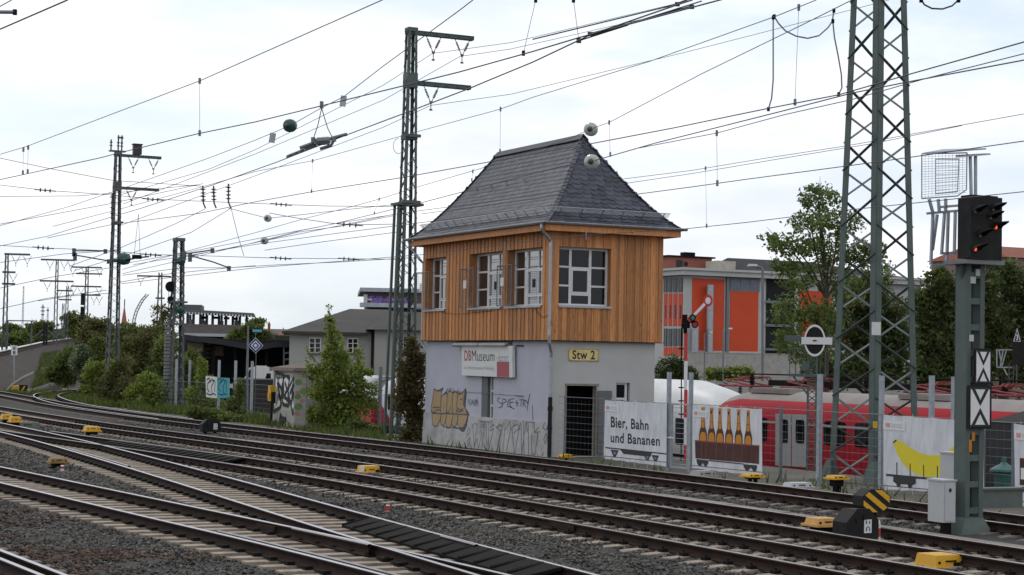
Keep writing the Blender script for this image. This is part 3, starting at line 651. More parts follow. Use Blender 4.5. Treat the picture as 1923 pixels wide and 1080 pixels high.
# eaves: soffit, fascia
ev = MB(); zs = Z_T
ev.box(-OV + .10, BW + OV - .10, -OV + .10, BL + OV - .10, zs + .001, zs + .06)
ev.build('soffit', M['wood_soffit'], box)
ev = MB()
for a in (0, 1):
    ev.box(-OV + .06, -OV + .10, -OV + .06, BL + OV - .06, zs - .03, zs + .17) if a == 0 else ev.box(BW + OV - .10, BW + OV - .06, -OV + .06, BL + OV - .06, zs - .03, zs + .17)
ev.box(-OV + .10, BW + OV - .10, -OV + .06, -OV + .10, zs - .03, zs + .17); ev.box(-OV + .10, BW + OV - .10, BL + OV - .10, BL + OV - .06, zs - .03, zs + .17)
ev.build('fascia', M['wood'], box)
# ---- hipped roof, steep above and flared at the eaves, covered with single scallop slates
ZE = Z_G - .02; RISE = Z_R - ZE; HW = BW / 2 + OV; HIP0, HIP1 = 1.844 + OV, BL - 8.2945 + OV
def rz(k):  # height at inset fraction k
    return ZE + RISE * (0.56 * k + 0.66 * k * k - 0.22 * k**3) / 1.0
def ring(k):
    x0, x1 = -OV + HW * k, BW + OV - HW * k; y0, y1 = -OV + HIP0 * k, BL + OV - HIP1 * k; z = rz(k)
    return [Vector((x0, y0, z)), Vector((x1, y0, z)), Vector((x1, y1, z)), Vector((x0, y1, z))]
m = MB(); KS = [0, .06, .14, .24, .36, .5, .66, .82, 1.0]
for i in range(len(KS) - 1):
    A, Bq = ring(KS[i]), ring(KS[i + 1])
    for j in range(4): m.quad(A[j], A[(j + 1) % 4], Bq[(j + 1) % 4], Bq[j])
roof = m.build('roof', M['slate_dark'], box, recalc=False)
def face_pt(j, u, k):   # face j between ring corners j and j+1
    r = ring(min(k, 1.0)); return r[j].lerp(r[(j + 1) % 4], u)
def slates(j, pitch, w, shear):
    Vs = []; Fs = []
    k = -0.012; dk = pitch
    sh = [(-.5, .62), (-.5, -.02), (-.42, -.24), (-.22, -.40), (.05, -.44), (.30, -.34), (.46, -.14), (.5, .05), (.5, .62)]
    row = 0
    while k < 0.985:
        kk = max(k, 0); r0 = ring(kk); Wd = (r0[(j + 1) % 4] - r0[j]).length; ax = (r0[(j + 1) % 4] - r0[j]).normalized()
        p = face_pt(j, .5, kk); q = face_pt(j, .5, min(kk + .02, 1)); up = (q - p).normalized(); nrm = ax.cross(up).normalized()
        slope_len = (face_pt(j, .5, min(kk + dk, 1)) - face_pt(j, .5, kk)).length
        n = int(Wd / w) + 2; off = (row % 2) * .5 + shear * row
        for i in range(-1, n + 1):
            a = (i + off % 1.0) * w
            cw = w * 1.02
            if a < .06 or a > Wd - .06: continue
            base = r0[j] + ax * a; jit = random.uniform(-.012, .012); lift = random.uniform(.010, .022); ps = []
            for sx, sy in sh:
                lx = a + sx * cw; lx = min(max(lx, .0), Wd)
                y = (sy + .44) * slope_len * 1.25 - .3 * slope_len
                ps.append(r0[j] + ax * (lx + shear * 0) + up * (y + jit) + nrm * (lift * (1 - (sy + .44)) + .008))
            n0 = len(Vs); Vs += ps; Fs.append(tuple(range(n0, n0 + len(ps))))
        k += dk; row += 1
    b = MB(); b._a(Vs, Fs)
    # thickness
    N_ = len(b.v); nn = nrm * -.008
    return b
for j, pitch, w in ((3, .043, .235), (0, .050, .30), (1, .05, .3), (2, .05, .3)):
    s = slates(j, pitch, w, .17); o = s.build('slates', M['slate'], roof, recalc=False)
# hip and ridge caps
m = MB()
for j in range(4):
    m = MB()
    for i in range(25):
        k0, k1 = i / 26, (i + 1.35) / 26
        a, b_ = ring(k0)[j], ring(min(k1, 1))[j]
        nx_ = Vector((-1 if j in (0, 3) else 1, -1 if j in (0, 1) else 1, 1.3)).normalized()
        m.bar(a + nx_ * .03, b_ + nx_ * .012, .15, .016, up=nx_)
    m.build('hip_slates', M['slate'], roof)
m = MB(); r1_ = ring(1.0); a, b_ = r1_[0], r1_[3]
sl_ = rz(1.0) - rz(.9)
for q_ in (-1, 1):
    m.hexa([Vector((q_ * x + (a.x), y, a.z + z)) for y0_ in (0,) for (x, y, z) in ((.0, a.y - .05, .06), (.15, a.y - .12, .06 - .19), (.15, b_.y + .12, .06 - .19), (.0, b_.y + .05, .06), (.0, a.y - .05, .09), (.165, a.y - .12, .085 - .19), (.165, b_.y + .12, .085 - .19), (.0, b_.y + .05, .09))])
m.build('ridge_cap', M['slate_dark'], roof)
# gutter and downpipes
def gutter(p, q, side):
    m = MB(); a = (Vector(q) - Vector(p)).normalized(); n = 7; vs = []
    for P_ in (Vector(p), Vector(q)):
        for r in (.075, .066):
            for k in range(n + 1):
                t = math.pi * k / n; vs.append(P_ + Vector(side) * math.cos(t) * r + Vector((0, 0, -math.sin(t) * r)))
    h = n + 1; fs = []
    for k in range(n):
        fs += [(k, k + 1, 2 * h + k + 1, 2 * h + k), (h + k, 3 * h + k, 3 * h + k + 1, h + k + 1)]
    m._a(vs, fs); m.bar(Vector(p) + Vector(side) * .07, Vector(q) + Vector(side) * .07, .022)
    return m
zg = Z_G + .02
for p, q, sd_ in (((-OV - .02, -OV - .10, zg), (-OV - .02, BL + OV + .10, zg), (-1, 0, 0)), ((-OV - .10, -OV - .02, zg), (BW + OV + .12, -OV - .02, zg), (0, -1, 0)),
                  ((BW + OV + .02, -OV - .1, zg), (BW + OV + .02, BL + OV + .1, zg), (1, 0, 0))):
    gutter(p, q, sd_).build('gutter', M['zinc'], box, recalc=False)
m = MB(); x_, y_ = -.10, -.13
m.tube([(-OV - .02, -.25, zg - .07), (-OV - .02, -.25, zg - .20), (-OV + .05, -.24, zg - .32), (-.20, -.15, zg - .50), (x_, y_, zg - .62), (x_, y_, zg - .78), (x_, y_, Z_B + .10), (x_ + .02, y_ + .02, Z_B - .12), (.05, .0, Z_B - .42), (.06, .03, Z_B - .58), (.06, .03, 1.95)], .052, 10)
for z in (zg - .85, 5.3, Z_B + .15, 3.1, 2.0): m.lathe((x_ if z > Z_B else .06, y_ if z > Z_B else .03, z), (0, 0, 1), [(0, .062), (.04, .062)], 10)
m.build('downpipe', M['zinc'], box, smooth=False)
m = MB(); m.tube([(.06, .03, 1.93), (.06, .03, .02)], .068, 10); m.lathe((.06, .03, 1.5), (0, 0, 1), [(0, .085), (.12, .085)], 10); m.lathe((.06, .03, .9), (0, 0, 1), [(0, .08), (.06, .08)], 10); m.build('cast_iron_pipe', M['black'], box)
m = MB(); m.tube([(-OV - .02, BL + .3, zg - .07), (-OV + .1, BL + .3, zg - .35), (-.12, BL + .12, zg - .75), (.05, BL + .12, zg - .9), (.05, BL + .12, Z_B - .1), (.2, BL - .05, Z_B - .5), (.2, BL - .05, .1)], .05, 8); m.build('downpipe', M['zinc'], box)
# snow guard rail above the eaves
m = MB()
def sg(j, k, u0, u1, n):
    o = []
    for i in range(n + 1):
        u = u0 + (u1 - u0) * i / n; p = face_pt(j, u, k); r = ring(k); ax = (r[(j + 1) % 4] - r[j]).normalized(); q = face_pt(j, u, k + .02); nr = ax.cross((q - p).normalized()).normalized()
        if nr.z < 0: nr = -nr
        o.append((p, nr)); m.bar(p + nr * .01, p + nr * .26, .035, .012)
    a, b_ = o[0], o[-1]; e_ = (b_[0] - a[0]).normalized() * .22
    for h in (.09, .13, .17, .21, .26): m.tube([a[0] + a[1] * h - e_, b_[0] + b_[1] * h + e_], .008 if h < .26 else .014, 4)
    L_ = (b_[0] - a[0]).length; nn = int(L_ / .1)
    for i in range(nn): p = a[0].lerp(b_[0], i / nn); m.tube([p + a[1] * .08, p + a[1] * .26], .005, 4)
sg(3, .17, .03, .97, 14); sg(0, .17, .06, .96, 5)
m.build('snow_guard', M['zinc'], roof)
# roof hooks
m = MB()
for j, u, k in ((3, .3, .62), (3, .62, .62), (3, .45, .62), (0, .35, .72), (0, .6, .72), (3, .15, .62)):
    p = face_pt(j, u, k); m.bar(p, p + Vector((-.10 if j == 3 else 0, -.10 if j == 0 else 0, .16)), .03)
m.build('roof_hook', M['galv'], roof)
# ---- masonry storey
MI = 0.15
LM, RM = LFc(MI), RFc(MI)
def hL(px, py): h = BF.hit(px, py, 0, MI); return h.y, h.z
def hR(px, py): h = BF.hit(px, py, 1, MI); return h.x, h.z
sw1, sw0 = hL(904, 750)[0], hL(926, 750)[0]
slit = [sw0, sw1, hL(912, 788)[1], hL(912, 700)[1]]
dr = [hR(1063, 800)[0], hR(1120, 800)[0], .02, hR(1090, 724)[1]]
rw = [hR(1157, 735)[0], hR(1183, 735)[0], .9, hR(1168, 719)[1]]
m = MB(); wall(m, LM, MI, BL - .1, 0, Z_B, [slit], .42)
m.build('masonry_wall', M['stucco'], box, recalc=False)
m = MB(); wall(m, RM, MI, BW - .17, 0, Z_B, [dr, rw], .28)
m.quad((BW - .17, MI, 0), (BW - .17, BL - .1, 0), (BW - .17, BL - .1, Z_B), (BW - .17, MI, Z_B)); m.quad((MI, BL - .1, 0), (BW - .17, BL - .1, 0), (BW - .17, BL - .1, Z_B), (MI, BL - .1, Z_B))
m.build('masonry_wall', M['stucco_grey'], box, recalc=False)
m = MB()   # battered plinth
x0 = MI - .015; xb = MI - .085; y0 = MI - .02
pn = [(sw0 - .03, BL - .08)]
m.hexa([(xb, .09, 0), (MI + .06, .09, 0), (MI + .06, BL - .02, 0), (xb, BL - .02, 0), (x0 - .03, .12, Z_P), (MI + .06, .12, Z_P), (MI + .06, BL - .06, Z_P), (x0 - .03, BL - .06, Z_P)])
m.build('plinth', M['plinth'], box)
# slit window
m = MB(); fc = LM; a0, a1, z0, z1 = slit
hx(m, fc, a0, a0 + .07, z0, z1, -.2, -.12); hx(m, fc, a0 + .40, a0 + .47, z0, z1, -.2, -.12); hx(m, fc, a0 + .07, a0 + .40, z0, z0 + .08, -.2, -.12)
for f in (.3, .62): hx(m, fc, a0 + .07, a0 + .40, z0 + f * (z1 - z0) - .03, z0 + f * (z1 - z0) + .03, -.2, -.125)
wo = m.build('window', M['white_frame'], box)
m = MB(); m.quad(fc(a0, z0, -.17), fc(a0 + .47, z0, -.17), fc(a0 + .47, z1, -.17), fc(a0, z1, -.17)); m.build('pane', M['glass'], wo, recalc=False)
m = MB(); hx(m, fc, a0 + .475, a1 - .003, z0 + .01, z1, -.4, -.02); m.build('reveal_block', mk('dark_grey_reveal', (.11, .115, .12), .6), wo)  # dark grey block standing in for the left reveal of the slit
m = MB(); hx(m, fc, a0 - .05, a1 + .03, z0 - .05, z0 + .004, -.3, .09); m.build('sill', M['plinth'], wo)
# small square window
m = MB(); fc = RM; a0, a1, z0, z1 = rw; W = a1 - a0
hx(m, fc, a0, a0 + .06, z0, z1, -.16, -.09); hx(m, fc, a1 - .14, a1 - .06, z0, z1, -.16, -.09); hx(m, fc, a0 + .06, a1 - .14, z1 - .06, z1, -.16, -.09); hx(m, fc, a0 + .06, a1 - .14, z1 - .56, z1 - .49, -.16, -.09); hx(m, fc, a0 + .06, a1 - .14, z0, z0 + .07, -.16, -.09)
wo = m.build('window', M['white_frame'], box); m = MB(); m.quad(fc(a0, z0, -.13), fc(a1, z0, -.13), fc(a1, z1, -.13), fc(a0, z1, -.13)); m.build('pane', M['glass'], wo, recalc=False)
# doorway: steel lintel, dark room behind, open steel door
a0, a1, z0, z1 = dr
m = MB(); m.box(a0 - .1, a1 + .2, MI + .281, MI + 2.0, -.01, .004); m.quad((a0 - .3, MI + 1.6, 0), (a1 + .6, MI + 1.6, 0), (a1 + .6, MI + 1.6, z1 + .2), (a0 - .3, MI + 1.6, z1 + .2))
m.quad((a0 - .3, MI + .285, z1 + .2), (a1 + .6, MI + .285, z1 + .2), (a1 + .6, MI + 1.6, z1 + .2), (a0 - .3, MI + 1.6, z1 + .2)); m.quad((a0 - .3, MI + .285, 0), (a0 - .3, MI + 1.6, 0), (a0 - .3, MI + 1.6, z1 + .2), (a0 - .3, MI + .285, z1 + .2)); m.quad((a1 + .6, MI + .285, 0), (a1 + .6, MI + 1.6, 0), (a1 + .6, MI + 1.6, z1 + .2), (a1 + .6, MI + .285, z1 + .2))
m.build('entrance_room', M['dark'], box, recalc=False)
m = MB(); hx(m, RM, a0 - .06, a1 + .06, z1 - .01, z1 + .06, -.02, .03); hx(m, RM, a0 - .05, a0, z0, z1 - .012, -.1, .015); hx(m, RM, a1 - .045, a1 + .005, z0, z1 - .012, -.1, .015)
do = m.build('door_frame', mk('steel_door_frame', (.20, .18, .14), .6), box)
m = MB(); hx(m, RM, a1 + .02, a1 + .52, .08, z1 - .16, .045, .085)
for z in (.5, 1.0): hx(m, RM, a1 + .08, a1 + .46, z, z + .02, .085, .095)
dd = m.build('door', mk('grey_steel_door', (.13, .135, .14), .55, .2), box)
m = MB(); m.lathe(RM(a1 + .44, 1.05, .085), (0, -1, 0), [(0, .03), (.05, .03)], 8); m.bar(RM(a1 + .44, 1.05, .13), RM(a1 + .34, 1.05, .13), .02); m.build('handle', M['black_steel'], dd)
# lamp hood above the museum sign
m = MB(); za = hL(912, 648)[1]; b1, b0 = hL(862, 645)[0], hL(962, 645)[0]; mid = (b0 + b1) / 2
for q0, q1 in ((b0, mid - .03), (mid + .03, b1)):
    m.hexa([LM(q0, za - .02, .02), LM(q1, za - .02, .02), LM(q1, za - .02, .30), LM(q0, za - .02, .30), LM(q0, za + .12, .02), LM(q1, za + .12, .02), LM(q1 - .06, za + .06, .26), LM(q0 + .06, za + .06, .26)])
m.build('lamp_hood', mk('dull_hood_metal', (.22, .21, .20), .5, .3), box)
# loose cables across the cladding
m = MB(); pts = []
for x, y in ((810, 578), (822, 583), (836, 588), (855, 590), (875, 589), (900, 586), (925, 584)): h = BF.hit(x, y, 0, -.062); pts.append(h)
m.tube(pts, .008, 5); pts = [BF.hit(x, y, 0, -.062) for x, y in ((1003, 578), (1012, 590), (1020, 596), (1030, 592), (1034, 600), (1037, 612))]; m.tube(pts, .008, 5)
m.build('cable', M['black'], box)
# ---- spray paint on the wall (thin paint skins)
def ribbon(mb, pts, fc_hit, wpx, off):
    """a brush stroke: picture points laid on the wall plane, wpx wide in wall millimetres"""
    P = [fc_hit(*p) for p in pts]
    for i in range(len(P) - 1):
        a, b_ = Vector(P[i]), Vector(P[i + 1]); d = (b_ - a)
        if d.length < 1e-4: continue
        d.normalize(); n = Vector((-d.y, d.x)) * wpx / 2; e_ = d * wpx * .3
        mb.quad(*[off(q) for q in (a - n - e_, b_ - n + e_, b_ + n + e_, a + n - e_)])
def strokes(name, lists, hit, off, wd, mat, parent):
    m = MB()
    for k, l in enumerate(lists): ribbon(m, l, hit, wd, lambda q, k=k: off(q, k))
    return m.build(name, mat, parent, recalc=False)
Z3 = lambda ox, oy, sc: (lambda L_: [[(ox + x / sc, oy + y / sc) for x, y in l] for l in L_])
G = Z3(780, 640, 4.5)
offU = lambda q, k=0: LM(q.x, q.y, .004 + k * .0003)
def plane_plinth(px, py): h = BF.hit(px, py, 0, MI - .088); return h.y, h.z
offP = lambda q, k=0: Vector((MI - .092 - k * .0003 + .045 * min(max(q.y / Z_P, 0), 1), q.x, q.y))
up_letters = G([[(158, 405), (150, 470), (135, 560), (133, 612), (215, 616), (214, 520), (222, 440), (235, 398), (215, 425), (185, 420)], [(222, 470), (240, 455), (270, 440), (268, 520), (262, 615), (216, 615), (214, 540)], [(272, 450), (285, 420), (318, 440), (314, 520), (316, 616), (265, 615), (268, 520)], [(318, 450), (335, 430), (360, 440), (352, 520), (352, 622), (318, 616), (312, 520)], [(360, 440), (395, 445), (425, 410), (412, 470), (408, 540), (425, 572), (440, 624), (353, 621), (354, 520)]])
lo_letters = G([[(133, 614), (135, 660), (142, 705), (160, 728), (185, 715), (200, 670), (212, 617)], [(214, 617), (205, 670), (212, 705), (232, 720), (245, 690), (258, 617)], [(260, 617), (248, 690), (258, 725), (282, 735), (300, 710), (312, 618)], [(314, 618), (298, 690), (308, 722), (330, 728), (345, 700), (352, 622)], [(354, 622), (350, 700), (372, 735), (395, 738), (418, 700), (436, 626)]])
shU = G([[(427, 405), (436, 430), (424, 570), (448, 600), (458, 632), (440, 632), (418, 574), (405, 545), (415, 470)]]); shL = G([[(436, 626), (440, 640), (430, 720), (408, 768), (390, 770), (360, 745), (330, 742), (305, 738), (270, 742), (240, 728), (225, 728), (232, 720), (282, 735), (330, 728), (395, 738), (418, 700)]])
def fill(name, polys, hit, off, mat, k0=0):
    m = MB()
    for i, p in enumerate(polys):
        m.quad(*[off(Vector(hit(*q)), k0 + i) for q in p])
    o = m.build(name, mat, box, recalc=False)
    bm = bmesh.new(); bm.from_mesh(o.data); bmesh.ops.triangulate(bm, faces=bm.faces, ngon_method='EAR_CLIP'); bm.to_mesh(o.data); bm.free(); return o
fill('graffiti', shU, hL, offU, M['spray_dark']); fill('graffiti', shL, plane_plinth, offP, M['spray_dark'])
fill('graffiti', up_letters, hL, offU, M['spray_tan'], 3); fill('graffiti', lo_letters, plane_plinth, offP, M['spray_tan'], 3)
cl = lambda l: l + [l[0]]
strokes('graffiti', [cl(l) for l in up_letters] + G([[(150, 565), (180, 560), (215, 568)], [(135, 600), (170, 605), (180, 580), (215, 590)], [(262, 612), (285, 600), (300, 560)], [(345, 590), (375, 600), (405, 590)], [(158, 405), (190, 425), (232, 400)], [(240, 450), (265, 430), (280, 400)], [(285, 430), (305, 400)], [(320, 440), (330, 405)], [(350, 440), (365, 410)], [(365, 455), (400, 440), (428, 402)], [(380, 500), (400, 490)], [(360, 570), (380, 585), (405, 575)]]), hL, lambda q, k: offU(q, k + 9), .04, M['spray_dark'], box)
strokes('graffiti', [cl(l) for l in lo_letters], plane_plinth, lambda q, k: offP(q, k + 9), .04, M['spray_dark'], box)
strokes('graffiti_tag', G([[(445, 545), (448, 490), (462, 545), (466, 490)], [(470, 550), (480, 500), (492, 545)], [(474, 528), (490, 522)], [(494, 495), (496, 545)], [(508, 495), (496, 522), (510, 545)], [(505, 548), (512, 500), (517, 548)], [(516, 500), (524, 530), (528, 490), (530, 552)],
    [(718, 488), (700, 482), (692, 505), (712, 525), (735, 530), (728, 560), (705, 565)], [(738, 490), (736, 560)], [(738, 490), (762, 495), (760, 520), (738, 528)], [(765, 498), (782, 525), (792, 492)], [(782, 525), (778, 560)], [(798, 495), (790, 558), (815, 555)], [(835, 488), (805, 492), (802, 560), (838, 575)], [(805, 522), (830, 518)],
    [(858, 500), (856, 555)], [(845, 520), (872, 525)], [(862, 528), (872, 552)], [(880, 500), (918, 496)], [(898, 498), (892, 555)], [(912, 500), (910, 558)], [(912, 500), (935, 505), (915, 528), (938, 560)], [(935, 500), (948, 530), (970, 450)], [(965, 460), (945, 590)], [(990, 548), (994, 670)]]), hL, lambda q, k: offU(q, k), .028, M['spray_dark'], box)
big = [[(445, 735), (432, 765), (440, 800), (452, 780), (450, 740)], [(460, 815), (440, 850), (442, 895), (458, 860), (460, 818)], [(470, 725), (490, 700), (520, 705)], [(478, 710), (498, 905)], [(515, 705), (498, 900), (520, 820), (530, 912)], [(545, 730), (575, 725), (570, 705), (545, 715), (555, 800), (535, 905)], [(580, 700), (560, 915)], [(590, 690), (605, 920)], [(612, 690), (618, 925)], [(625, 730), (660, 712), (640, 705), (628, 760), (655, 740), (620, 925)], [(675, 730), (725, 715), (700, 702), (682, 740), (715, 760), (688, 930)], [(735, 695), (690, 935)], [(752, 690), (740, 945)], [(755, 750), (790, 680), (800, 750), (830, 700)], [(800, 740), (765, 950)], [(810, 740), (835, 955)], [(815, 725), (850, 705), (875, 735), (825, 780)], [(878, 690), (840, 950)], [(885, 690), (900, 960)], [(905, 680), (920, 960)], [(925, 690), (900, 955)], [(940, 770), (930, 685), (990, 690), (985, 735)], [(945, 700), (958, 965)], [(1035, 730), (1000, 775), (1050, 768)], [(1000, 690), (1000, 770)], [(975, 790), (985, 955), (1010, 960), (1030, 800), (1025, 780)], [(1085, 690), (1070, 735), (1100, 755), (1112, 700)], [(1100, 782), (1080, 830), (1095, 870), (1108, 830), (1102, 785)], [(1110, 690), (1120, 680)], [(1070, 970), (1085, 945)]]
strokes('graffiti_scrawl', G(big), plane_plinth, lambda q, k: offP(q, k), .028, M['spray_grey'], box)
m = MB(); m.bar(LM(*hL(848, 734), .012), LM(*hL(985, 744), .012), .012); m.bar(LM(*hL(968, 742.5), .02), LM(*hL(982, 743.5), .02), .03); m.build('wall_cable', M['galv_dark'], box)
for a, b_ in (((850, 648.5), (862, 648.5)), ((972, 649), (984, 649.5))):
    m = MB(); m.bar(LM(*hL(*a), .03), LM(*hL(*b_), .03), .05, .04); m.build('sign_bracket', M['black_steel'], box)
# ---------------------------------------------------------------- lettering
def text_mesh(s, bold=0.0, shear=0.0):
    c = bpy.data.curves.new('lettering', 'FONT'); c.body = s; c.size = 1; c.offset = bold; c.shear = shear; c.resolution_u = 3; c.space_character = 1.0 + max(0, bold) * 4.0
    o = bpy.data.objects.new('lettering', c); COL.objects.link(o)
    dg = bpy.context.evaluated_depsgraph_get(); me = bpy.data.meshes.new_from_object(o.evaluated_get(dg)); bpy.data.objects.remove(o); bpy.data.curves.remove(c)
    return me
def lettering(s, mapf, mat, parent, bold=0.0, name='lettering', shear=0.0):
    """mapf(u, v): u 0..1 along the word, v 0..1 from foot to head -> local point"""
    me = text_mesh(s, bold, shear); co = np.array([v.co[:2] for v in me.vertices]); lo, hi = co.min(0), co.max(0)
    for v in me.vertices:
        u = (v.co.x - lo[0]) / (hi[0] - lo[0]); q = (v.co.y - lo[1]) / (hi[1] - lo[1]); v.co = mapf(u, q)
    me.materials.clear(); me.materials.append(mat); o = bpy.data.objects.new(name, me); COL.objects.link(o); o.parent = parent; me.name = name
    return o
def pxquad(fr, axis, val, x0, yt0, yb0, x1, yt1, yb1):
    """map the unit square on the quad seen in the picture, laid on a plane of the frame"""
    P = [fr.hit(x0, yb0, axis, val), fr.hit(x1, yb1, axis, val), fr.hit(x1, yt1, axis, val), fr.hit(x0, yt0, axis, val)]
    return lambda u, v: (P[0].lerp(P[1], u)).lerp(P[3].lerp(P[2], u), v)
# museum sign
SF = Frame(BF.world(LM(*hL(964, 708), 0))); SV = -.16
sg_ = fthing('museum_sign', 'white museum name board with a dark red square above the slit window', 'sign', SF)
def sq(x0, yt0, yb0, x1, yt1, yb1, v=SV): return pxquad(SF, 0, v, x0, yt0, yb0, x1, yt1, yb1)
f = sq(867, 649, 705, 962.5, 649.5, 709); m = MB(); m.prism([f(0, 0), f(1, 0), f(1, 1), f(0, 1)], (.10, 0, 0)); m.build('board', M['sign_white'], sg_)
m = MB(); f2 = sq(867, 649, 705, 962.5, 649.5, 709, SV + .12); m.prism([f(.03, .05) + Vector((.101, 0, 0)), f(.97, .05) + Vector((.101, 0, 0)), f(.97, .95) + Vector((.101, 0, 0)), f(.03, .95) + Vector((.101, 0, 0))], (.055, 0, 0)); m.build('back_frame', M['galv_dark'], sg_)
e_ = SV - .004
lettering('DB', pxquad(SF, 0, e_, 872, 658, 677.5, 884.5, 658, 677.5), M['red_dull'], sg_, .02)
lettering('Museum', pxquad(SF, 0, e_, 886, 658, 678, 928.5, 659, 678.5), M['print_black'], sg_, -.004)
lettering('im Verkehrsmuseum Nürnberg', pxquad(SF, 0, e_, 872, 687, 695, 928, 688, 697.5), M['grey_print'], sg_, -.004)
f = sq(933, 679, 707.3, 956, 679.5, 708, e_); m = MB(); m.quad(f(0, 0), f(1, 0), f(1, 1), f(0, 1)); m.build('red_square', M['red_dull'], sg_, recalc=False)
m = MB(); f = sq(932, 662, 678.5, 957, 662, 678.8, e_)
for u0, v0, u1, v1 in ((.25, 0, .25, .95), (.1, .5, .9, .42), (.0, .30, .6, .62), (.35, .02, .35, .5), (.45, .02, .5, .5), (.62, .02, .62, .5), (.7, .02, .74, .5), (.85, .02, .8, .5), (.2, .05, .9, .05), (.5, .45, .95, .6), (.1, .2, .35, .1)):
    a, b_ = f(u0, v0), f(u1, v1); m.bar(a, b_, .012, .004, up=(1, 0, 0))
m.build('line_drawing', M['grey_print'], sg_)
# the box name plate
f = pxquad(BF, 1, MI - .03, 1068, 655, 677.3, 1124, 656, 678.5); o_ = f(0, 0); NF = Frame(BF.world(o_))
ng = fthing('name_plate', 'cream yellow enamel plate with black letters on the grey short wall', 'sign', NF)
fn = lambda u, v, d=0: f(u, v) - o_ + Vector((0, -d, 0))
m = MB(); m.prism([fn(0, 0), fn(1, 0), fn(1, 1), fn(0, 1)], (0, .025, 0)); m.build('plate', M['sign_yellow'], ng)
m = MB()
for (u0, u1, v0, v1) in ((0, 1, 0, .05), (0, 1, .95, 1), (0, .02, .05, .95), (.98, 1, .05, .95)): m.quad(fn(u0, v0, .003), fn(u1, v0, .003), fn(u1, v1, .003), fn(u0, v1, .003))
for u in (.03, .97):
    for v in (.1, .9): m.lathe(fn(u, v, .003), (0, -1, 0), [(0, .018), (.012, .012)], 8)
m.build('rim', mk('plate_rim', (.35, .25, .08), .5), ng)
lettering('Stw 2', lambda u, v: fn(.12 + .76 * u, .13 + .76 * v, .004), M['print_black'], ng, .022)
# ================================================================ catenary masts
def lattice(mb, H, w0, w1, seg, leg, br, z0=0.0, cx=0.0, cy=0.0, xb=True):
    W = lambda z: (w0 + (w1 - w0) * z / H) / 2
    c = lambda i, z: Vector((cx + (-1, 1, 1, -1)[i] * W(z), cy + (-1, -1, 1, 1)[i] * W(z), z0 + z))
    for i in range(4):      # angle iron legs: two flanges
        a, b_ = c(i, 0), c(i, H); sx = (1, -1, -1, 1)[i]; sy = (1, 1, -1, -1)[i]
        mb.bar(a + Vector((sx * leg / 2, 0, 0)), b_ + Vector((sx * leg / 2, 0, 0)), leg, leg * .14, up=(0, 1, 0))
        mb.bar(a + Vector((0, sy * leg / 2, 0)), b_ + Vector((0, sy * leg / 2, 0)), leg * .14, leg, up=(0, 1, 0))
    n = max(3, int(H / seg)); k = 0
    zs = [H * (1 - (1 - i / n) ** 1.0) for i in range(n + 1)]
    for i in range(n):
        for f in range(4):
            a, b_ = f, (f + 1) % 4
            if xb or i % 2: mb.bar(c(a, zs[i]), c(b_, zs[i + 1]), br, br * .22, up=(0, 0, 1))
            if xb or not i % 2: mb.bar(c(b_, zs[i]), c(a, zs[i + 1]), br, br * .22, up=(0, 0, 1))
    return W
def vinsul(th, x, z, y=0.0, half=.33, h=.62, par=None, mat='insul'):
    m = MB()
    for s_ in (-1, 1):
        a = Vector((x + s_ * half, y, z)); b_ = Vector((x + s_ * .03, y, z - h)); d = (b_ - a)
        m.tube([a, b_], .018, 5)
        for k in range(6):
            p = a + d * (.22 + .09 * k); m.lathe(p, d, [(0, .03), (.02, .065), (.04, .03)], 8)
    m.prism([(x - .09, y - .01, z - h + .02), (x + .09, y - .01, z - h + .02), (x, y - .01, z - h - .14)], (0, .02, 0)); m.tube([(x, y, z - h - .12), (x, y, z - h - .32)], .02, 5); m.box(x - .06, x + .06, y - .03, y + .03, z - h - .36, z - h - .30)
    return m.build('insulator', M[mat], par or th)
def arm(th, x1, z, hw, par, mat, th_=.16):
    m = MB()
    for s_ in (-1, 1):
        m.box(-hw - .05, x1, s_ * (hw * .6) - .04, s_ * (hw * .6) + .04, z - th_ / 2, z - th_ / 2 + .02); m.box(-hw - .05, x1, s_ * hw * .6 - .01, s_ * hw * .6 + .01, z - th_ / 2 + .02, z + th_ / 2 - .02); m.box(-hw - .05, x1, s_ * hw * .6 - .04, s_ * hw * .6 + .04, z + th_ / 2 - .02, z + th_ / 2)
    for k in range(5): x = hw + (x1 - hw) * (k + .8) / 5; m.box(x - .04, x + .04, -hw * .6 - .04, hw * .6 + .04, z - .03, z + .03)
    m.box(x1 - .02, x1, -hw * .6 - .045, hw * .6 + .045, z - th_ / 2 - .01, z + th_ / 2 + .01)
    return m.build('bracket_arm', mat, th)
def foundation(th, w_, h, mat='concrete', sink=.5):
    m = MB(); m.hexa([(-w_, -w_, -sink), (w_, -w_, -sink), (w_, w_, -sink), (-w_, w_, -sink), (-w_ * .97, -w_ * .97, h), (w_ * .97, -w_ * .97, h), (w_ * .97, w_ * .97, h), (-w_ * .97, w_ * .97, h)])
    return m.build('foundation', M[mat], th)
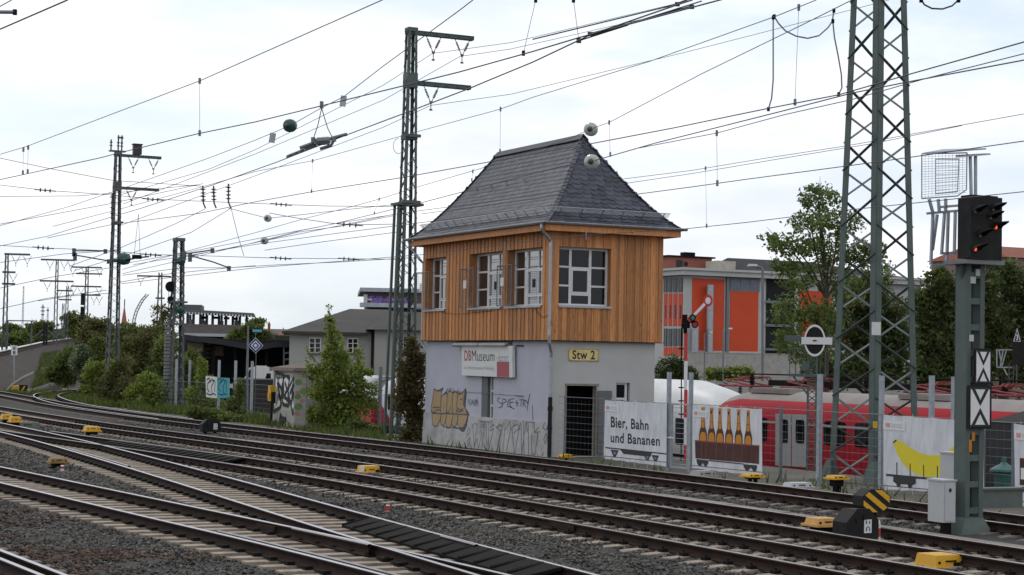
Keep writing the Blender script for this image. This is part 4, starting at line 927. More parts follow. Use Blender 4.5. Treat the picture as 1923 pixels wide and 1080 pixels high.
# -- the mast left of the signal box
def feeder_mast(label, P, H, mat, found, group, extra):
    fr = Frame(P); th = fthing('catenary_mast', label, 'catenary mast', fr, group)
    m = MB(); w0, w1 = .76, .36
    lattice(m, H, w0, w1, .50, .10, .055, .0, xb=False); m.build('lattice', mat, th)
    if found: foundation(th, .62, .05)
    za = H - .15; zb_ = H - 2.2; W = lambda z: (w0 + (w1 - w0) * z / H) / 2
    for z, h in ((H - .02, .12), (zb_ + .22, .42), (H - 4.35, .14), (H * .57, .12)):
        q = W(z) + .025; m = MB(); m.box(-q, q, -q, q, z - h, z + h * .4); m.build('gusset', mat, th)
    for z in (H - 4.35, H * .57): q = W(z) + .12; m = MB(); m.box(-q, q, -q - .02, -q + .06, z - .06, z + .06); m.build('cross_plate', mat, th)
    a1 = arm(th, 2.72, za, W(za), th, mat); a2 = arm(th, 2.62, zb_ + .02, W(zb_), th, mat)
    vinsul(th, .98, za - .08, par=a1); vinsul(th, 2.26, za - .08, par=a1); vinsul(th, .92, zb_ - .06, par=a2)
    if extra == 'strut':
        m = MB(); zt = 9.2
        c = lambda z, sy, k: Vector((-.48 - .20 * (1 - z / zt) + k, sy * (.30 - .1 * z / zt), z))
        for sy in (-1, 1):
            for k in (0, .28): m.bar(c(0, sy, k), c(zt, sy, k), .09, .09)
        for i in range(16):
            z0_, z1_ = zt * i / 16, zt * (i + 1) / 16; m.bar(c(z0_, -1, 0), c(z1_, -1, .28), .05, .012); m.bar(c(z0_, -1, .28), c(z1_, -1, 0), .05, .012); m.bar(c(z1_, -1, 0), c(z1_, -1, .28), .05, .012)
        m.box(-.60, .55, -.35, .35, zt - .05, zt + .05); m.build('tension_strut', mat, th)
        m = MB(); n = 14; m.tube([(-.33 - .22 + .22 * math.cos(t), -.2, H - 4.8 + .3 * math.sin(t)) for t in [math.pi * (.5 + 1.35 * k / n) for k in range(n + 1)]], .012, 5); m.build('jumper_loop', M['wire_light'], th)
    if extra == 'switch':
        m = MB(); t = H + .05
        m.box(-.55, .45, -.2, .2, t, t + .08)
        for x in (-.45, .0, .22): m.tube([(x, 0, t + .08), (x, 0, t + .75 + .3 * (x > -.2))], .05, 6); m.lathe((x, 0, t + .35), (0, 0, 1), [(0, .1), (.05, .1)], 8); m.lathe((x, 0, t + .55), (0, 0, 1), [(0, .1), (.05, .1)], 8)
        m.box(-.05, .3, -.08, .08, t + .85, t + .95); m.build('line_switch', M['insul'], th)
        m = MB(); m.box(.95, 1.45, -.2, .2, za + .12, za + .72); m.box(.9, 1.5, -.25, .25, za + .72, za + .78); m.build('switch_drive', mk('dark_brown_box', (.04, .03, .03), .6), a1)
        m = MB(); m.tube([(-.35, -.2, 11.4), (-.35, -.2, 13.0)], .045, 6)
        for k in range(4): m.lathe((-.35, -.2, 11.7 + k * .35), (0, 0, 1), [(0, .05), (.04, .13), (.08, .05)], 8)
        m.tube([(-.35, -.2, 11.4), (-.2, -.2, 10.4)], .03, 5); m.build('insulator', M['insul'], th)
        m = MB(); m.lathe((.45, -.3, 8.95), (1, .3, 0), [(-.42, .12), (-.3, .34), (0, .40), (.3, .34), (.42, .12)], 12); m.build('insulator', M['green_ball'], th)
    return th
mastA = feeder_mast('tall grey green lattice mast on a concrete block left of the signal box', atz(757, 817, -.30), 16.3, M['green_steel'], True, 'lattice catenary masts', 'strut')
mastB = feeder_mast('tall lattice mast with a switch on top rising from the left bushes', atz(209, 757, -.34), 15.55, M['grey_steel'], False, 'lattice catenary masts', 'switch')
# -- weight mast behind the left fence
PC = Frame(atz(328, 768, -.34)); mC = fthing('catenary_mast', 'short lattice tension mast with a stack of weights and pulley, no arms', 'catenary mast', PC, 'lattice catenary masts')
m = MB(); lattice(m, 9.6, .82, .50, .62, .11, .06); m.box(-.29, .29, -.29, .29, 9.5, 9.68); m.box(-.5, .5, -.33, .33, 6.0, 6.1); m.box(-.5, .5, -.33, .33, 4.75, 4.85); m.build('lattice', M['grey_steel'], mC)
m = MB()
for k in range(16): m.box(-.68, -.38, -.26, .10, 1.7 + k * .20, 1.7 + k * .20 + .15)
m.build('weight_stack', mk('cast_weight', (.15, .15, .145), .85, 0, .2, 3), mC)
m = MB(); m.lathe((-.48, -.25, 6.9), (0, 1, 0), [(0, .30), (.08, .30)], 18); m.lathe((-.48, -.25, 6.2), (0, 1, 0), [(0, .16), (.08, .16)], 14); m.tube([(-.54, -.1, 5.0), (-.54, -.1, 6.9)], .015, 4); m.build('pulley', M['black_steel'], mC)
m = MB()
for z, r in ((8.35, .24), (5.6, .24)): m.lathe((.02, -.42, z), (0, 1, .2), [(-.16, .1), (-.1, r), (.1, r), (.16, .1)], 12)
m.build('insulator', M['green_ball'], mC)
# -- the massive mast in front of the trees on the right
PD = Frame(atz(1641, 905, -.32), YAW + .124); mD = fthing('catenary_mast', 'massive green lattice mast reaching out of the frame on the right', 'catenary mast', PD, 'lattice catenary masts')
m = MB(); lattice(m, 19.0, 1.66, .74, .74, .20, .10, xb=False); m.build('lattice', M['green_steel'], mD)
for i, (sx, sy) in enumerate(((-1, -1), (1, -1), (1, 1), (-1, 1))):
    m = MB(); m.hexa([(sx * .83 + x * .22, sy * .83 + y * .22, 0) for x, y in ((-1, -1), (1, -1), (1, 1), (-1, 1))] + [(sx * .80 + x * .09, sy * .80 + y * .09, .55) for x, y in ((-1, -1), (1, -1), (1, 1), (-1, 1))]); m.build('leg_foot', M['green_steel'], mD)
foundation(mD, 1.25, .04, 'concrete_dark')
pl = PD.loc(atd(1641, 617, PD.o.y - 1.2)); W_ = 1.0
m = MB(); zc = pl.z; fx = -.79; a = Vector((fx - .02, fx - .02, zc)); n_ = Vector((-.45, -.9, 0)).normalized(); sx = Vector((n_.y, -n_.x, 0)) * -.12; m.hexa([a + n_ * d + sx * s_ + Vector((0, 0, z)) for z in (-.17, .17) for d, s_ in ((.06, -1), (.06, 1), (.08, 1), (.08, -1))]); m.build('notice_plate', M['sign_white'], mD)
m = MB(); zc = PD.loc(atd(1638, 795, PD.o.y)).z; fx = -.80; a = Vector((fx, fx, zc)); m.hexa([a + n_ * d + sx * .5 * s_ + Vector((0, 0, z)) for z in (-.09, .09) for d, s_ in ((.06, -1), (.06, 1), (.07, 1), (.07, -1))]); m.build('number_plate', M['yellow'], mD)
# -- distant masts at the far left
def far_mast(label, px, ytop, ybot, D, wpx, arms, group='distant catenary masts', mat=None):
    mat = mat or M['far_steel']; P = atd(px, ybot, D); P = Vector((P.x, P.y, P.z)); fr = Frame(P, 0.15)
    H = (ybot - ytop) / FP * D; w_ = wpx / FP * D / 1.1; th = fthing('catenary_mast', label, 'catenary mast', fr, group)
    m = MB(); lattice(m, H, w_ * 1.15, w_ * .7, max(.9, w_ * 1.3), w_ * .2, w_ * .13); m.build('lattice', mat, th)
    for x0, x1, y, ins in arms:
        z = (ybot - y) / FP * D; m = MB(); a0, a1 = (x0 - px) / FP * D, (x1 - px) / FP * D
        m.box(a0, a1, -.09, .09, z - .10, z + .10); ar = m.build('crossarm', mat, th)
        for q in ins: vinsul(th, (q - px) / FP * D, z - .1, half=.45, h=.8, par=ar)
    return th
far_mast('distant mast at the left picture edge with a short arm to the right', 7.5, 475, 668, 190, 9, [(3, 50, 477, (24, 45)), (0, 24, 511, (20,)), (0, 24, 533, ())])
far_mast('distant mast with two long crossarms left of the tall mast', 103, 487, 650, 215, 7, [(73, 135, 488, (90, 116, 129)), (72, 134, 528, (86, 128))])
far_mast('distant mast with four stacked crossarms behind the signal with two heads', 160, 501, 640, 240, 8, [(131, 187, 502, (134, 156, 183)), (140, 188, 514, ()), (131, 187, 538, (136, 150, 183)), (150, 186, 554, (174, 184))])
far_mast('small distant mast with one crossarm right of the double armed one', 124, 537, 636, 262, 6, [(104, 134, 546, (108, 130)), (109, 132, 563, ())])
far_mast('plain distant mast without arms close beside the small armed one', 117, 570, 640, 200, 5.5, [])
far_mast('tiny lattice mast above the far left treeline, armless and thin', 88.5, 577, 630, 320, 3, [(86, 91, 583, ())])
far_mast('faint lattice mast above the far treeline with three short arms', 79, 572, 630, 380, 3.5, [(75, 83, 577, ()), (75, 83, 584, ()), (76, 82, 591, ())])
far_mast('faint red and white lattice pylon behind the far treeline', 41.5, 537, 640, 420, 3, [], mat=mk('faded_pylon', (.30, .22, .22), .8))
far_mast('slim four legged pylon behind the left embankment bushes with wide arm', 298, 512, 640, 230, 10, [(255, 318, 519, (262,)), (290, 307, 560, ())])
# ---- signals and posts far left
P = atd(153.5, 640, 175); fr = Frame(P, .1); th = fthing('signal_post', 'distant black signal with two heads one above the other on a thin mast', 'signal', fr)
k = 175 / FP; m = MB(); m.box(-.12, .12, -.12, .12, 0, 45 * k); m.build('post', M['black'], th)
for y0, y1 in ((551, 573), (576, 594)): m = MB(); m.box(-3.3 * k, 3.3 * k, -.25, .25, (640 - y1) * k, (640 - y0) * k); m.box(-2.2 * k, 2.6 * k, -.45, -.25, (640 - y0 - 5) * k, (640 - y0 - 4) * k); m.build('signal_head', M['black'], th)
P = atd(85, 648, 170); fr = Frame(P, .1); th = fthing('buffer_post', 'pair of short black posts beside the elevated track', 'post', fr); k = 170 / FP
for dx in (-2.6, 2.2): m = MB(); m.box((dx - 1.6) * k, (dx + 1.6) * k, -.15, .15, 0, 41 * k); m.box((dx - 2) * k, (dx + 2) * k, -.2, .2, 14 * k, 16 * k); m.build('post', M['black'], th)
m = MB(); m.bar((-24 * k, 0, 13 * k), (-2 * k, 0, 30 * k), .12); m.bar((3 * k, 0, 29 * k), (22 * k, 0, 12 * k), .12); m.build('stay', M['far_steel'], th)
# curved lattice girder
th = thing('lattice_arch', 'white curved lattice girder bending to the right beyond the bushes', 'lattice girder', atd(250, 612, 260)); o = th.location; pts = [(248, 612), (250, 598), (254, 584), (259.5, 573), (266, 562), (275, 552)]; m = MB()
A = [atd(x, y, 260) - o for x, y in pts]; Bq = [atd(x + 4.2, y + 1.0, 260.5) - o for x, y in pts]
m.tube(A, .09, 5); m.tube(Bq, .09, 5)
for i in range(len(A) - 1):
    for f in (0, .5): m.bar(A[i].lerp(A[i + 1], f), Bq[i].lerp(Bq[i + 1], f), .08)
m.build('girder', mk('pale_girder', (.30, .33, .36), .6), th)
# ================================================================ overhead wires
def wire(label, pts, z=None, D=None, r=.008, drops=(), mat='wire', cat='overhead wire', sag=0.0, group=None):
    """pts: picture points along the wire; z: height over rail of the whole wire (list allowed); D: distance instead"""
    n = len(pts); W = []
    for i, p in enumerate(pts):
        if D is not None: W.append(atd(p[0], p[1], D[i] if isinstance(D, (list, tuple)) else D))
        else: W.append(atz(p[0], p[1], z[i] if isinstance(z, (list, tuple)) else z))
    o = W[0].copy(); th = thing('overhead_wire', label, cat, o, 0, group); th['wire'] = True
    rr = [max(r * .75, .00016 * w_.y) for w_ in W]
    m = MB(); m.tube([w_ - o for w_ in W], rr, 5); m.build('wire', M[mat], th)
    for d in drops:
        (x0, y0), (x1, y1) = d
        # distance taken from the wire itself where it is crossed
        best = min(range(n - 1), key=lambda i: 0 if min(pts[i][0], pts[i + 1][0]) <= x0 <= max(pts[i][0], pts[i + 1][0]) else min(abs(pts[i][0] - x0), abs(pts[i + 1][0] - x0)))
        a, b_ = pts[best], pts[best + 1]; f = (x0 - a[0]) / (b_[0] - a[0]) if b_[0] != a[0] else 0; Dd = W[best].lerp(W[best + 1], f).y
        p, q = atd(x0, y0, Dd) - o, atd(x1, y1, Dd) - o; m = MB(); m.tube([p, q], max(.003, .00008 * Dd), 4)
        for e_ in (p, q): m.box(e_.x - .016, e_.x + .016, e_.y - .016, e_.y + .016, e_.z - .04, e_.z + .04)
        m.build('dropper', M['wire_light'], th)
    th['W'] = 1; return th, W, o
def insul_on(th, o, x, y, D, dx, dy, L=.62, r=.12, mat='insul', n=3):
    """string of discs along a span wire; dx, dy its direction in the picture"""
    c = atd(x, y, D); d = (atd(x + dx, y + dy, D) - c).normalized(); m = MB(); m.tube([c - o - d * L, c - o + d * L], .03 * D / 90, 6)
    for k in range(n): m.lathe(c - o + d * ((k - (n - 1) / 2) * L * .45 - .04), d, [(0, .04), (.02, r), (.06, r), (.08, .04)], 10)
    return m.build('insulator', M[mat], th)
def ball(th, o, x, y, D, rpx, mat, dx, dy):
    c = atd(x, y, D); d = (atd(x + dx, y + dy, D) - c + Vector((0, .9 * D * .02, 0))).normalized(); R = rpx * D / FP; m = MB()
    m.lathe(c - o, d, [(-1.05 * R, .15 * R), (-1.0 * R, .55 * R), (-.8 * R, .85 * R), (-.55 * R, 1.0 * R), (-.5 * R, .9 * R), (-.35 * R, 1.0 * R), (-.05 * R, 1.0 * R), (0, .9 * R), (.15 * R, 1.0 * R), (.45 * R, .97 * R), (.5 * R, .87 * R), (.8 * R, .8 * R), (1.0 * R, .5 * R), (1.05 * R, .15 * R)], 18)
    b_ = m.build('insulator', M[mat], th); m = MB(); m.lathe(c - o + d * R * 1.0, d, [(0, .42 * R), (.35 * R, .36 * R), (.55 * R, .15 * R)], 10); m.lathe(c - o - d * R * 1.0, -d, [(0, .42 * R), (.35 * R, .36 * R), (.55 * R, .15 * R)], 10); m.build('cap', M['insul'], b_)
CW = 5.5
wire('nearest contact wire in the top left corner of the sky', [(0, 55), (127, 0)], z=CW, r=.009)
wire('short wire end cutting the extreme upper left corner', [(-30, 26), (0, 12), (22, 0)], z=6.6)
wire('messenger wire rising from left edge to top centre with one dropper', [(-60, 308), (0, 290), (50, 275), (375, 152), (718, 0)], z=6.5, drops=[((375, 152), (375, 250)), ((53, 277), (52, 322)), ((44, 281), (43, 324))])
wire('contact wire from left edge past the mast switch to the top right of centre', [(-60, 353), (0, 337.5), (186, 297), (247, 281.6), (373, 251), (480, 229), (759, 161), (860, 136), (1000, 97), (1090, 70), (1360, -2)], z=CW, r=.009)
t5, W5, o5 = wire('contact wire carrying the hanging section insulator', [(0, 462), (89, 443.7), (267, 390.6), (399, 347.6), (520, 304.5), (655, 252), (759, 213), (882, 166), (920, 150), (1000, 117), (1110, 65), (1275, 8), (1300, 0)], z=CW, r=.009)
t6, W6, o6 = wire('messenger with the dark green insulator leading to the top edge', [(0, 424), (130, 388), (250, 347), (392, 297), (480, 263), (545, 236), (603, 203), (645, 182), (720, 124), (862, 20), (888, 0)], z=6.6)
Dm = W6[5].y; ball(t6, o6, 545, 236, Dm, 12.5, 'green_ball', 14, -6)
for x, y, q in ((646, 180, 20), (513, 250, 18)):
    a = atd(x, y, Dm) - o6; b_ = atd(x - 3, y + q, Dm) - o6; m = MB(); m.bar(a, b_, .10, .012, up=(0, 1, 0)); m.build('tag_plate', M['galv'], t6)
DS = W5[5].y; s5 = lambda x, y: atd(x, y, DS) - o5
m = MB(); m.tube([s5(604, 203), s5(597, 235), s5(588, 262)], .006, 4); m.tube([s5(604, 203), s5(615, 240), s5(626, 262)], .006, 4); m.box(*[c for ab in zip(s5(601, 203) - Vector((0, .04, 0)), s5(607, 203) + Vector((0, .04, 0.08))) for c in ab])
m.tube([s5(563, 278), s5(585, 270), s5(652, 252)], .022, 5); m.tube([s5(601, 280), s5(622, 273), s5(628, 262)], .02, 5); m.tube([s5(538, 296), s5(562, 287), s5(596, 274)], .012, 4); m.tube([s5(539, 293), s5(562, 284), s5(594, 271)], .012, 4)
for x, y in ((540, 294.5), (551, 290), (562, 286), (573, 282)): m.bar(s5(x, y + 2), s5(x, y - 2), .03)
m.tube([s5(588, 268), s5(588, 258)], .03, 5); m.tube([s5(627, 266), s5(627, 257)], .03, 5); m.lathe(s5(593, 266), (1, 0, .1), [(0, .03), (.02, .05), (.16, .05), (.18, .03)], 8); m.box(*[c for ab in zip(s5(590, 271) - Vector((0, .03, 0)), s5(618, 267) + Vector((0, .03, 0))) for c in ab])
m.build('section_insulator', M['galv_dark'], t5)
FZ = 14.75
wire('upper feeder line from the inner insulator of the mast to the top right', [(205, 372), (392, 318), (480, 281), (720, 160), (812, 100.5), (960, 80), (1269, 7), (1300, -1)], z=FZ, mat='wire', r=.011)
wire('upper feeder line from the outer insulator of the mast to the top right', [(232, 383), (480, 289), (720, 188), (864, 106), (960, 92), (1216, 34), (1360, -2)], z=FZ, r=.011)
wire('lower feeder line from the bracket of the mast to the big lattice mast', [(225, 424), (480, 330), (720, 239), (809, 198), (960, 177), (1288, 98), (1624, 12), (1670, 0)], z=12.6, r=.011)
wire('messenger crossing behind the mast with a dropper left of the ridge', [(100, 425), (213, 396), (376, 352), (480, 322), (587, 302), (785, 247), (940, 205), (1000, 183), (1221, 115), (1456, 31), (1533, 0)], z=7.2, drops=[((940, 205), (939, 284)), ((587, 302), (585, 359)), ((1500, 14), (1493, 192))])
t11, W11, o11 = wire('messenger with the upper pale glass insulator above the roof ridge', [(230, 506), (350, 472), (480, 437), (567, 412), (665, 387), (712, 374), (785, 351), (901, 317), (1072, 259), (1110, 242), (1144, 230), (1317, 139), (1504, 48), (1600, 0)], z=7.0, drops=[((1144, 230), (1146, 290)), ((712, 374), (703, 400)), ((888, 322), (886, 338))])
D11 = W11[9].y; ball(t11, o11, 1110, 243, D11, 13, 'glass_ball', 14, -5)
wire('thick contact wire crossing the roof near its ridge', [(89, 447), (209, 422), (373, 401), (480, 379), (587, 360), (759, 333), (914, 305), (1110, 270), (1267, 240), (1441, 204), (1576, 178), (1710, 139), (1923, 79), (2000, 58)], z=CW, r=.009)
t13, W13, o13 = wire('contact wire with the lower pale glass insulator in front of the slates', [(230, 514), (340, 489), (480, 455), (567, 432.6), (629, 420), (739, 393), (787, 382), (912, 349), (1054, 312.6), (1112, 303), (1230, 269), (1480, 206), (1600, 175), (1710, 153), (1923, 113), (2000, 98)], z=CW, r=.009)
ball(t13, o13, 1112, 304, W13[9].y, 14, 'glass_ball', 14, -4)
wire('thin wire fanning out from the lower glass insulator to the right edge', [(1200, 278), (1346, 250), (1475, 215), (1600, 187), (1744, 146), (1923, 101), (2000, 80)], z=5.9, drops=[((1346, 250), (1347, 344))])
wire('upper one of two thin wires meeting right of the big lattice mast', [(240, 494), (350, 474), (480, 449), (640, 418), (787, 396), (1000, 368), (1172, 336), (1300, 320), (1432, 298), (1590, 274), (1806, 235), (1923, 214), (2000, 198)], z=6.9, drops=[((1325, 316), (1327, 424))])
wire('lower one of two thin wires meeting right of the big lattice mast', [(790, 402), (1010, 373), (1178, 344), (1300, 326), (1466, 298), (1643, 269), (1806, 236)], z=6.8)
wire('contact wire crossing the slates above the snow guard', [(250, 497), (340, 482), (480, 459), (642, 437), (800, 417), (1027, 387), (1202, 364), (1300, 351), (1400, 337), (1634, 306), (1741, 291), (1923, 265), (2000, 254)], z=CW, r=.009)
wire('lowest contact wire crossing the boarded front beneath the eaves', [(228, 533), (340, 519), (480, 503), (660, 489), (795, 478), (948, 460), (1040, 448), (1100, 441), (1285, 430), (1400, 418), (1587, 395), (1923, 360), (2000, 350)], z=CW, r=.01, drops=[((948, 459), (948, 466)), ((1101, 440), (1101, 447))])
# jumper loops and bundled wires near the top right
def loop(label, pts, D, r=.012, mat='wire_light', cat='jumper cable'):
    o = atd(*pts[0], D); P = [atd(x, y, D) - o for x, y in pts]; th = thing('jumper_cable', label, cat, o); m = MB(); m.tube(P, r, 6); m.build('cable', M[mat], th)
    m = MB()
    for e_ in (P[0], P[-1]): m.box(e_.x - .02, e_.x + .02, e_.y - .02, e_.y + .02, e_.z - .03, e_.z + .03)
    m.build('clamp', M['black_steel'], th)
loop('sagging pale jumper cable between two wires left of the big mast', [(1454, 31), (1462, 44), (1475, 58), (1495, 68), (1517, 72), (1538, 67), (1555, 52), (1563, 40), (1566, 20)], 27)
loop('straight pale jumper cable hanging left of the big mast, left of two', [(1452, 33), (1452, 90), (1452, 150), (1449, 185), (1443, 205)], 27)
loop('bowed pale jumper cable hanging left of the big mast, right of two', [(1564, 40), (1567, 70), (1574, 105), (1580, 140), (1581, 165), (1575, 177)], 27)
loop('jumper cable loop with clamps at the top edge right of the mast', [(1730, 0), (1736, 9), (1750, 16), (1770, 17), (1788, 11), (1800, 0)], 22, .011, 'wire')
th = thing('wire_bundle', 'bundle of clamped tension wires at the top edge right of centre', 'overhead wire', atd(1108, 65, 19)); o = th.location; m = MB()
for a, b_ in (((1108, 65), (1300, 11)), ((1112, 62), (1296, 14)), ((1110, 67), (1318, 2)), ((1270, 7), (1310, -8)), ((1086, 77), (1180, 47)), ((1000, 74), (1280, 6))): m.tube([atd(*a, 19) - o, atd(*b_, 19) - o], .007, 4)
for x, y in ((1108, 64), (1299, 13), (1272, 8), (1087, 77)): p = atd(x, y, 19) - o; m.box(p.x - .025, p.x + .025, p.y - .02, p.y + .02, p.z - .02, p.z + .02)
m.build('wire', M['wire'], th)
for lab, p in (('thin dropper hanging from the top edge left of the wire bundle, leaning', ((1006, 0), (983, 100))), ('thin dropper hanging from the top edge above the wire bundle, nearly upright', ((1077, 0), (1087, 76)))): loop(lab, p, 22, .004, cat='dropper')
loop('pale tube end of a bracket at the upper left edge', [(-60, 22), (28, 23)], 20, .022, cat='bracket tube')
# cross span wires with insulators between the left masts
def span(label, pts, D, ins=(), drops=(), r=.02):
    th, W, o = wire(label, pts, D=D, r=r, drops=drops, mat='wire')
    for x, y in ins: insul_on(th, o, x, y, D, 30, 2.5)
    return th
span('uppermost cross span wire sloping right to the three hanging insulators', [(-40, 290), (0, 297), (95, 317), (212, 339), (382, 350)], 104)
span('cross span wire with insulators at mast arm height, upper of the two', [(-40, 343), (0, 347.5), (85, 357.5), (209, 366), (287, 374), (400, 379), (528, 384), (612, 387), (740, 388)], 104, [(85, 357.5), (287, 374.5), (528, 384), (655, 422)][:3])
span('cross span wire with insulators at mast middle height, lower of the two', [(-40, 458), (0, 461), (81, 465.5), (204, 471), (283, 478), (400, 481), (527, 485), (655, 486), (742, 487)], 104, [(81, 465.5), (283, 478.5), (527, 485), (655, 486.5)])
span('short cross span wire with one insulator left of the signal box mast', [(505, 400), (560, 410), (620, 419), (655, 422), (740, 421)], 84, [(657, 422)])
th = thing('insulator_string', 'left one of three hanging insulator strings on the span wire', 'insulator', atd(382, 349, 104), 0, 'hanging insulator strings')
def hang(th, pts, D=104):
    o = th.location; P = [atd(x, y, D) - o for x, y in pts]; m = MB(); m.tube(P, .05, 6); d = (P[1] - P[0]) / 5
    for k in range(4): m.lathe(P[0] + d * (k + .8), d, [(0, .06), (.04, .19), (.09, .06)], 8)
    m.build('insulator', M['insul'], th)
hang(th, [(381, 349), (382, 382), (386, 391)])
th = thing('insulator_string', 'middle one of three hanging insulator strings on the span wire', 'insulator', atd(401, 349, 104), 0, 'hanging insulator strings'); hang(th, [(401, 349), (402, 381), (406, 391)])
th = thing('insulator_string', 'right one of three hanging insulator strings on the span wire', 'insulator', atd(429, 345, 104), 0, 'hanging insulator strings'); hang(th, [(429, 345), (429, 380), (434, 391)])
far = [('thin far wire sagging from left edge towards the white insulators', [(0, 369), (146, 368), (209, 363), (373, 347)], 100), ('thin far wire crossing left of the tall mast, rising gently', [(0, 421), (200, 384), (381, 345)], 104),
       ('low far contact wire passing behind the tall left mast', [(225, 530), (320, 514), (430, 503), (520, 497.5), (640, 492), (790, 483)], 96), ('second low far contact wire, ending at the short tension mast', [(230, 517), (345, 503), (430, 503), (480, 499)], 98),
       ('far wire stretching from the left edge to the hanging insulators', [(0, 493), (120, 477), (225, 470)], 110), ('sloping far wire from the insulator strings down to the left masts', [(386, 392), (330, 420), (225, 466), (130, 500)], 104), ('sloping far wire right of the last one, ending lower', [(434, 391), (360, 436), (240, 478), (140, 508)], 104),
       ('far wire dropping from the insulator strings down to the right', [(434, 391), (446, 440), (458, 481)], 104), ('faint far wire above the left treeline', [(0, 541), (100, 520), (225, 500)], 180), ('faint far wire just above the embankment track', [(0, 580), (90, 560), (200, 545)], 190), ('faint level wire between the distant crossarms', [(72, 565), (130, 556), (205, 551)], 200),
       ('far wire from the white insulators to the signal box mast', [(497, 452), (560, 436), (640, 425), (740, 405)], 90), ('lower far wire leaving the white insulators to the right', [(497, 470), (600, 455), (745, 436)], 90)]
for lab, p, D in far: wire(lab, p, D=D, r=.015)
tb_, Wb, ob = wire('short far wire with two pale insulators left of the signal box mast', [(429, 391), (503, 410), (560, 404), (620, 397), (742, 384)], D=88, r=.012); ball(tb_, ob, 503, 410, 88, 7, 'glass_ball', 10, 1)
tb_, Wb, ob = wire('far wire with a single pale insulator above the platform canopy', [(340, 484), (430, 466), (497, 452), (560, 440), (742, 402)], D=88, r=.012); ball(tb_, ob, 497, 452, 88, 7, 'glass_ball', 10, -2)
for lab, pts, D in (('steady arm tube left of the tall left mast, upper', [(139, 471), (198, 471)], 112), ('steady arm tube left of the tall left mast, sloping', [(141, 479), (204, 490)], 112), ('steady arm tube right of the short tension mast, upper', [(346, 477), (399, 469.5)], 102), ('steady arm tube right of the short tension mast, sloping down', [(357, 480), (400, 492), (430, 503)], 102)):
    o = atd(*pts[0], D); th = thing('steady_arm', lab, 'steady arm', o); m = MB(); P = [atd(x, y, D) - o for x, y in pts]; m.tube(P, .045, 6); m.box(P[0].x - .1, P[0].x + .1, -.08, .08, -.35, .15); m.box(P[-1].x - .1, P[-1].x + .1, P[-1].y - .08, P[-1].y + .08, P[-1].z - .18, P[-1].z + .1); m.build('tube', M['grey_steel'], th)
th = thing('section_insulator', 'dark section insulator hanging on two wires right of the tall left mast', 'insulator', atd(258, 482, 108)); o = th.location; m = MB(); P = lambda x, y: atd(x, y, 108) - o
m.tube([P(236, 489), P(258, 484), P(280, 482)], .05, 6); m.box(*[c for ab in zip(P(249, 486) - Vector((0, .2, 0)), P(265, 479) + Vector((0, .2, 0))) for c in ab]); m.tube([P(252, 479), P(260, 402)], .012, 4); m.tube([P(263, 479), P(260, 402)], .012, 4); m.build('frame', M['black_steel'], th)
# ================================================================ fence with banners along the signal box track
FY = YAW + 0.084
FF = Frame(TS(27.25, 51.6, -.345), FY)
def poly_print(name, polys, fr, axis, val, mat, parent, step=.0004):
    m = MB()
    for i, p in enumerate(polys): m.quad(*[fr.hit(x, y, axis, val - i * step) for x, y in p])
    o = m.build(name, mat, parent, recalc=False)
    bm = bmesh.new(); bm.from_mesh(o.data); bmesh.ops.triangulate(bm, faces=bm.faces, ngon_method='EAR_CLIP'); bm.to_mesh(o.data); bm.free(); return o
def fh(px, py, val=0.0): h = FF.hit(px, py, 0, val); return h.y, h.z
fence = fthing('wire_fence', 'galvanised double rod fence with tall posts right of the signal box', 'fence', FF)
def post(px, yt, yb, w_=.09, mat='galv', par=None, fr=FF, val=0.0):
    y, zt = fr.hit(px, yt, 0, val).y, fr.hit(px, yt, 0, val).z; zb = min(0, fr.hit(px, yb, 0, val).z)
    m = MB(); m.box(-w_ / 2 + val, w_ / 2 + val, y - w_ / 2, y + w_ / 2, zb, zt); m.box(-w_ / 2 - .004 + val, w_ / 2 + .004 + val, y - w_ / 2 - .004, y + w_ / 2 + .004, zt, zt + .02); return m.build('post', M[mat], par)
for px, yt, yb, w_, mt in ((1062, 744, 862, .06, 'galv_dark'), (1136, 752, 868, .06, 'galv_dark'), (1257, 700, 880, .10, 'galv'), (1298, 701, 884, .10, 'galv'), (1467, 765, 903, .07, 'galv_dark'), (1540, 704, 908, .11, 'galv'), (1656, 707, 922, .10, 'galv'), (1750, 707, 930, .10, 'galv'), (1792, 709, 935, .10, 'galv'), (1847, 790, 945, .07, 'galv_dark'), (1904, 795, 952, .07, 'galv_dark'), (2010, 720, 965, .1, 'galv')):
    post(px, yt, yb, w_, mt, fence)
def panel(x0, y0t, x1, y1t, par, name='mat_panel', bot=.06, fr=FF, val=-.055, hz=.2):
    a = fr.hit(x0, y0t, 0, val); b_ = fr.hit(x1, y1t, 0, val); zt = (a.z + b_.z) / 2; m = MB(); n = int((zt - bot) / hz)
    for k in range(n + 1):
        z = zt - k * hz
        for d in (-.008, .008): m.tube([(val + d, a.y, z), (val + d, b_.y, z)], .0030, 4)
    m.tube([(val, a.y, zt), (val, b_.y, zt)], .010, 5)
    L_ = abs(b_.y - a.y); nn = int(L_ / .20)
    for k in range(nn + 1):
        y = a.y + (b_.y - a.y) * k / max(nn, 1); m.tube([(val, y, bot), (val, y, zt + .02)], .002, 3, False)
    return m.build(name, M['galv_dark'], par, recalc=False)
panel(1050, 743, 1136, 751, fence); panel(1136, 751, 1255, 758, fence); panel(1300, 759, 1466, 768, fence); panel(1466, 768, 1540, 772, fence); panel(1540, 772, 1656, 779, fence); panel(1656, 779, 1847, 790, fence); panel(1847, 790, 2010, 800, fence)
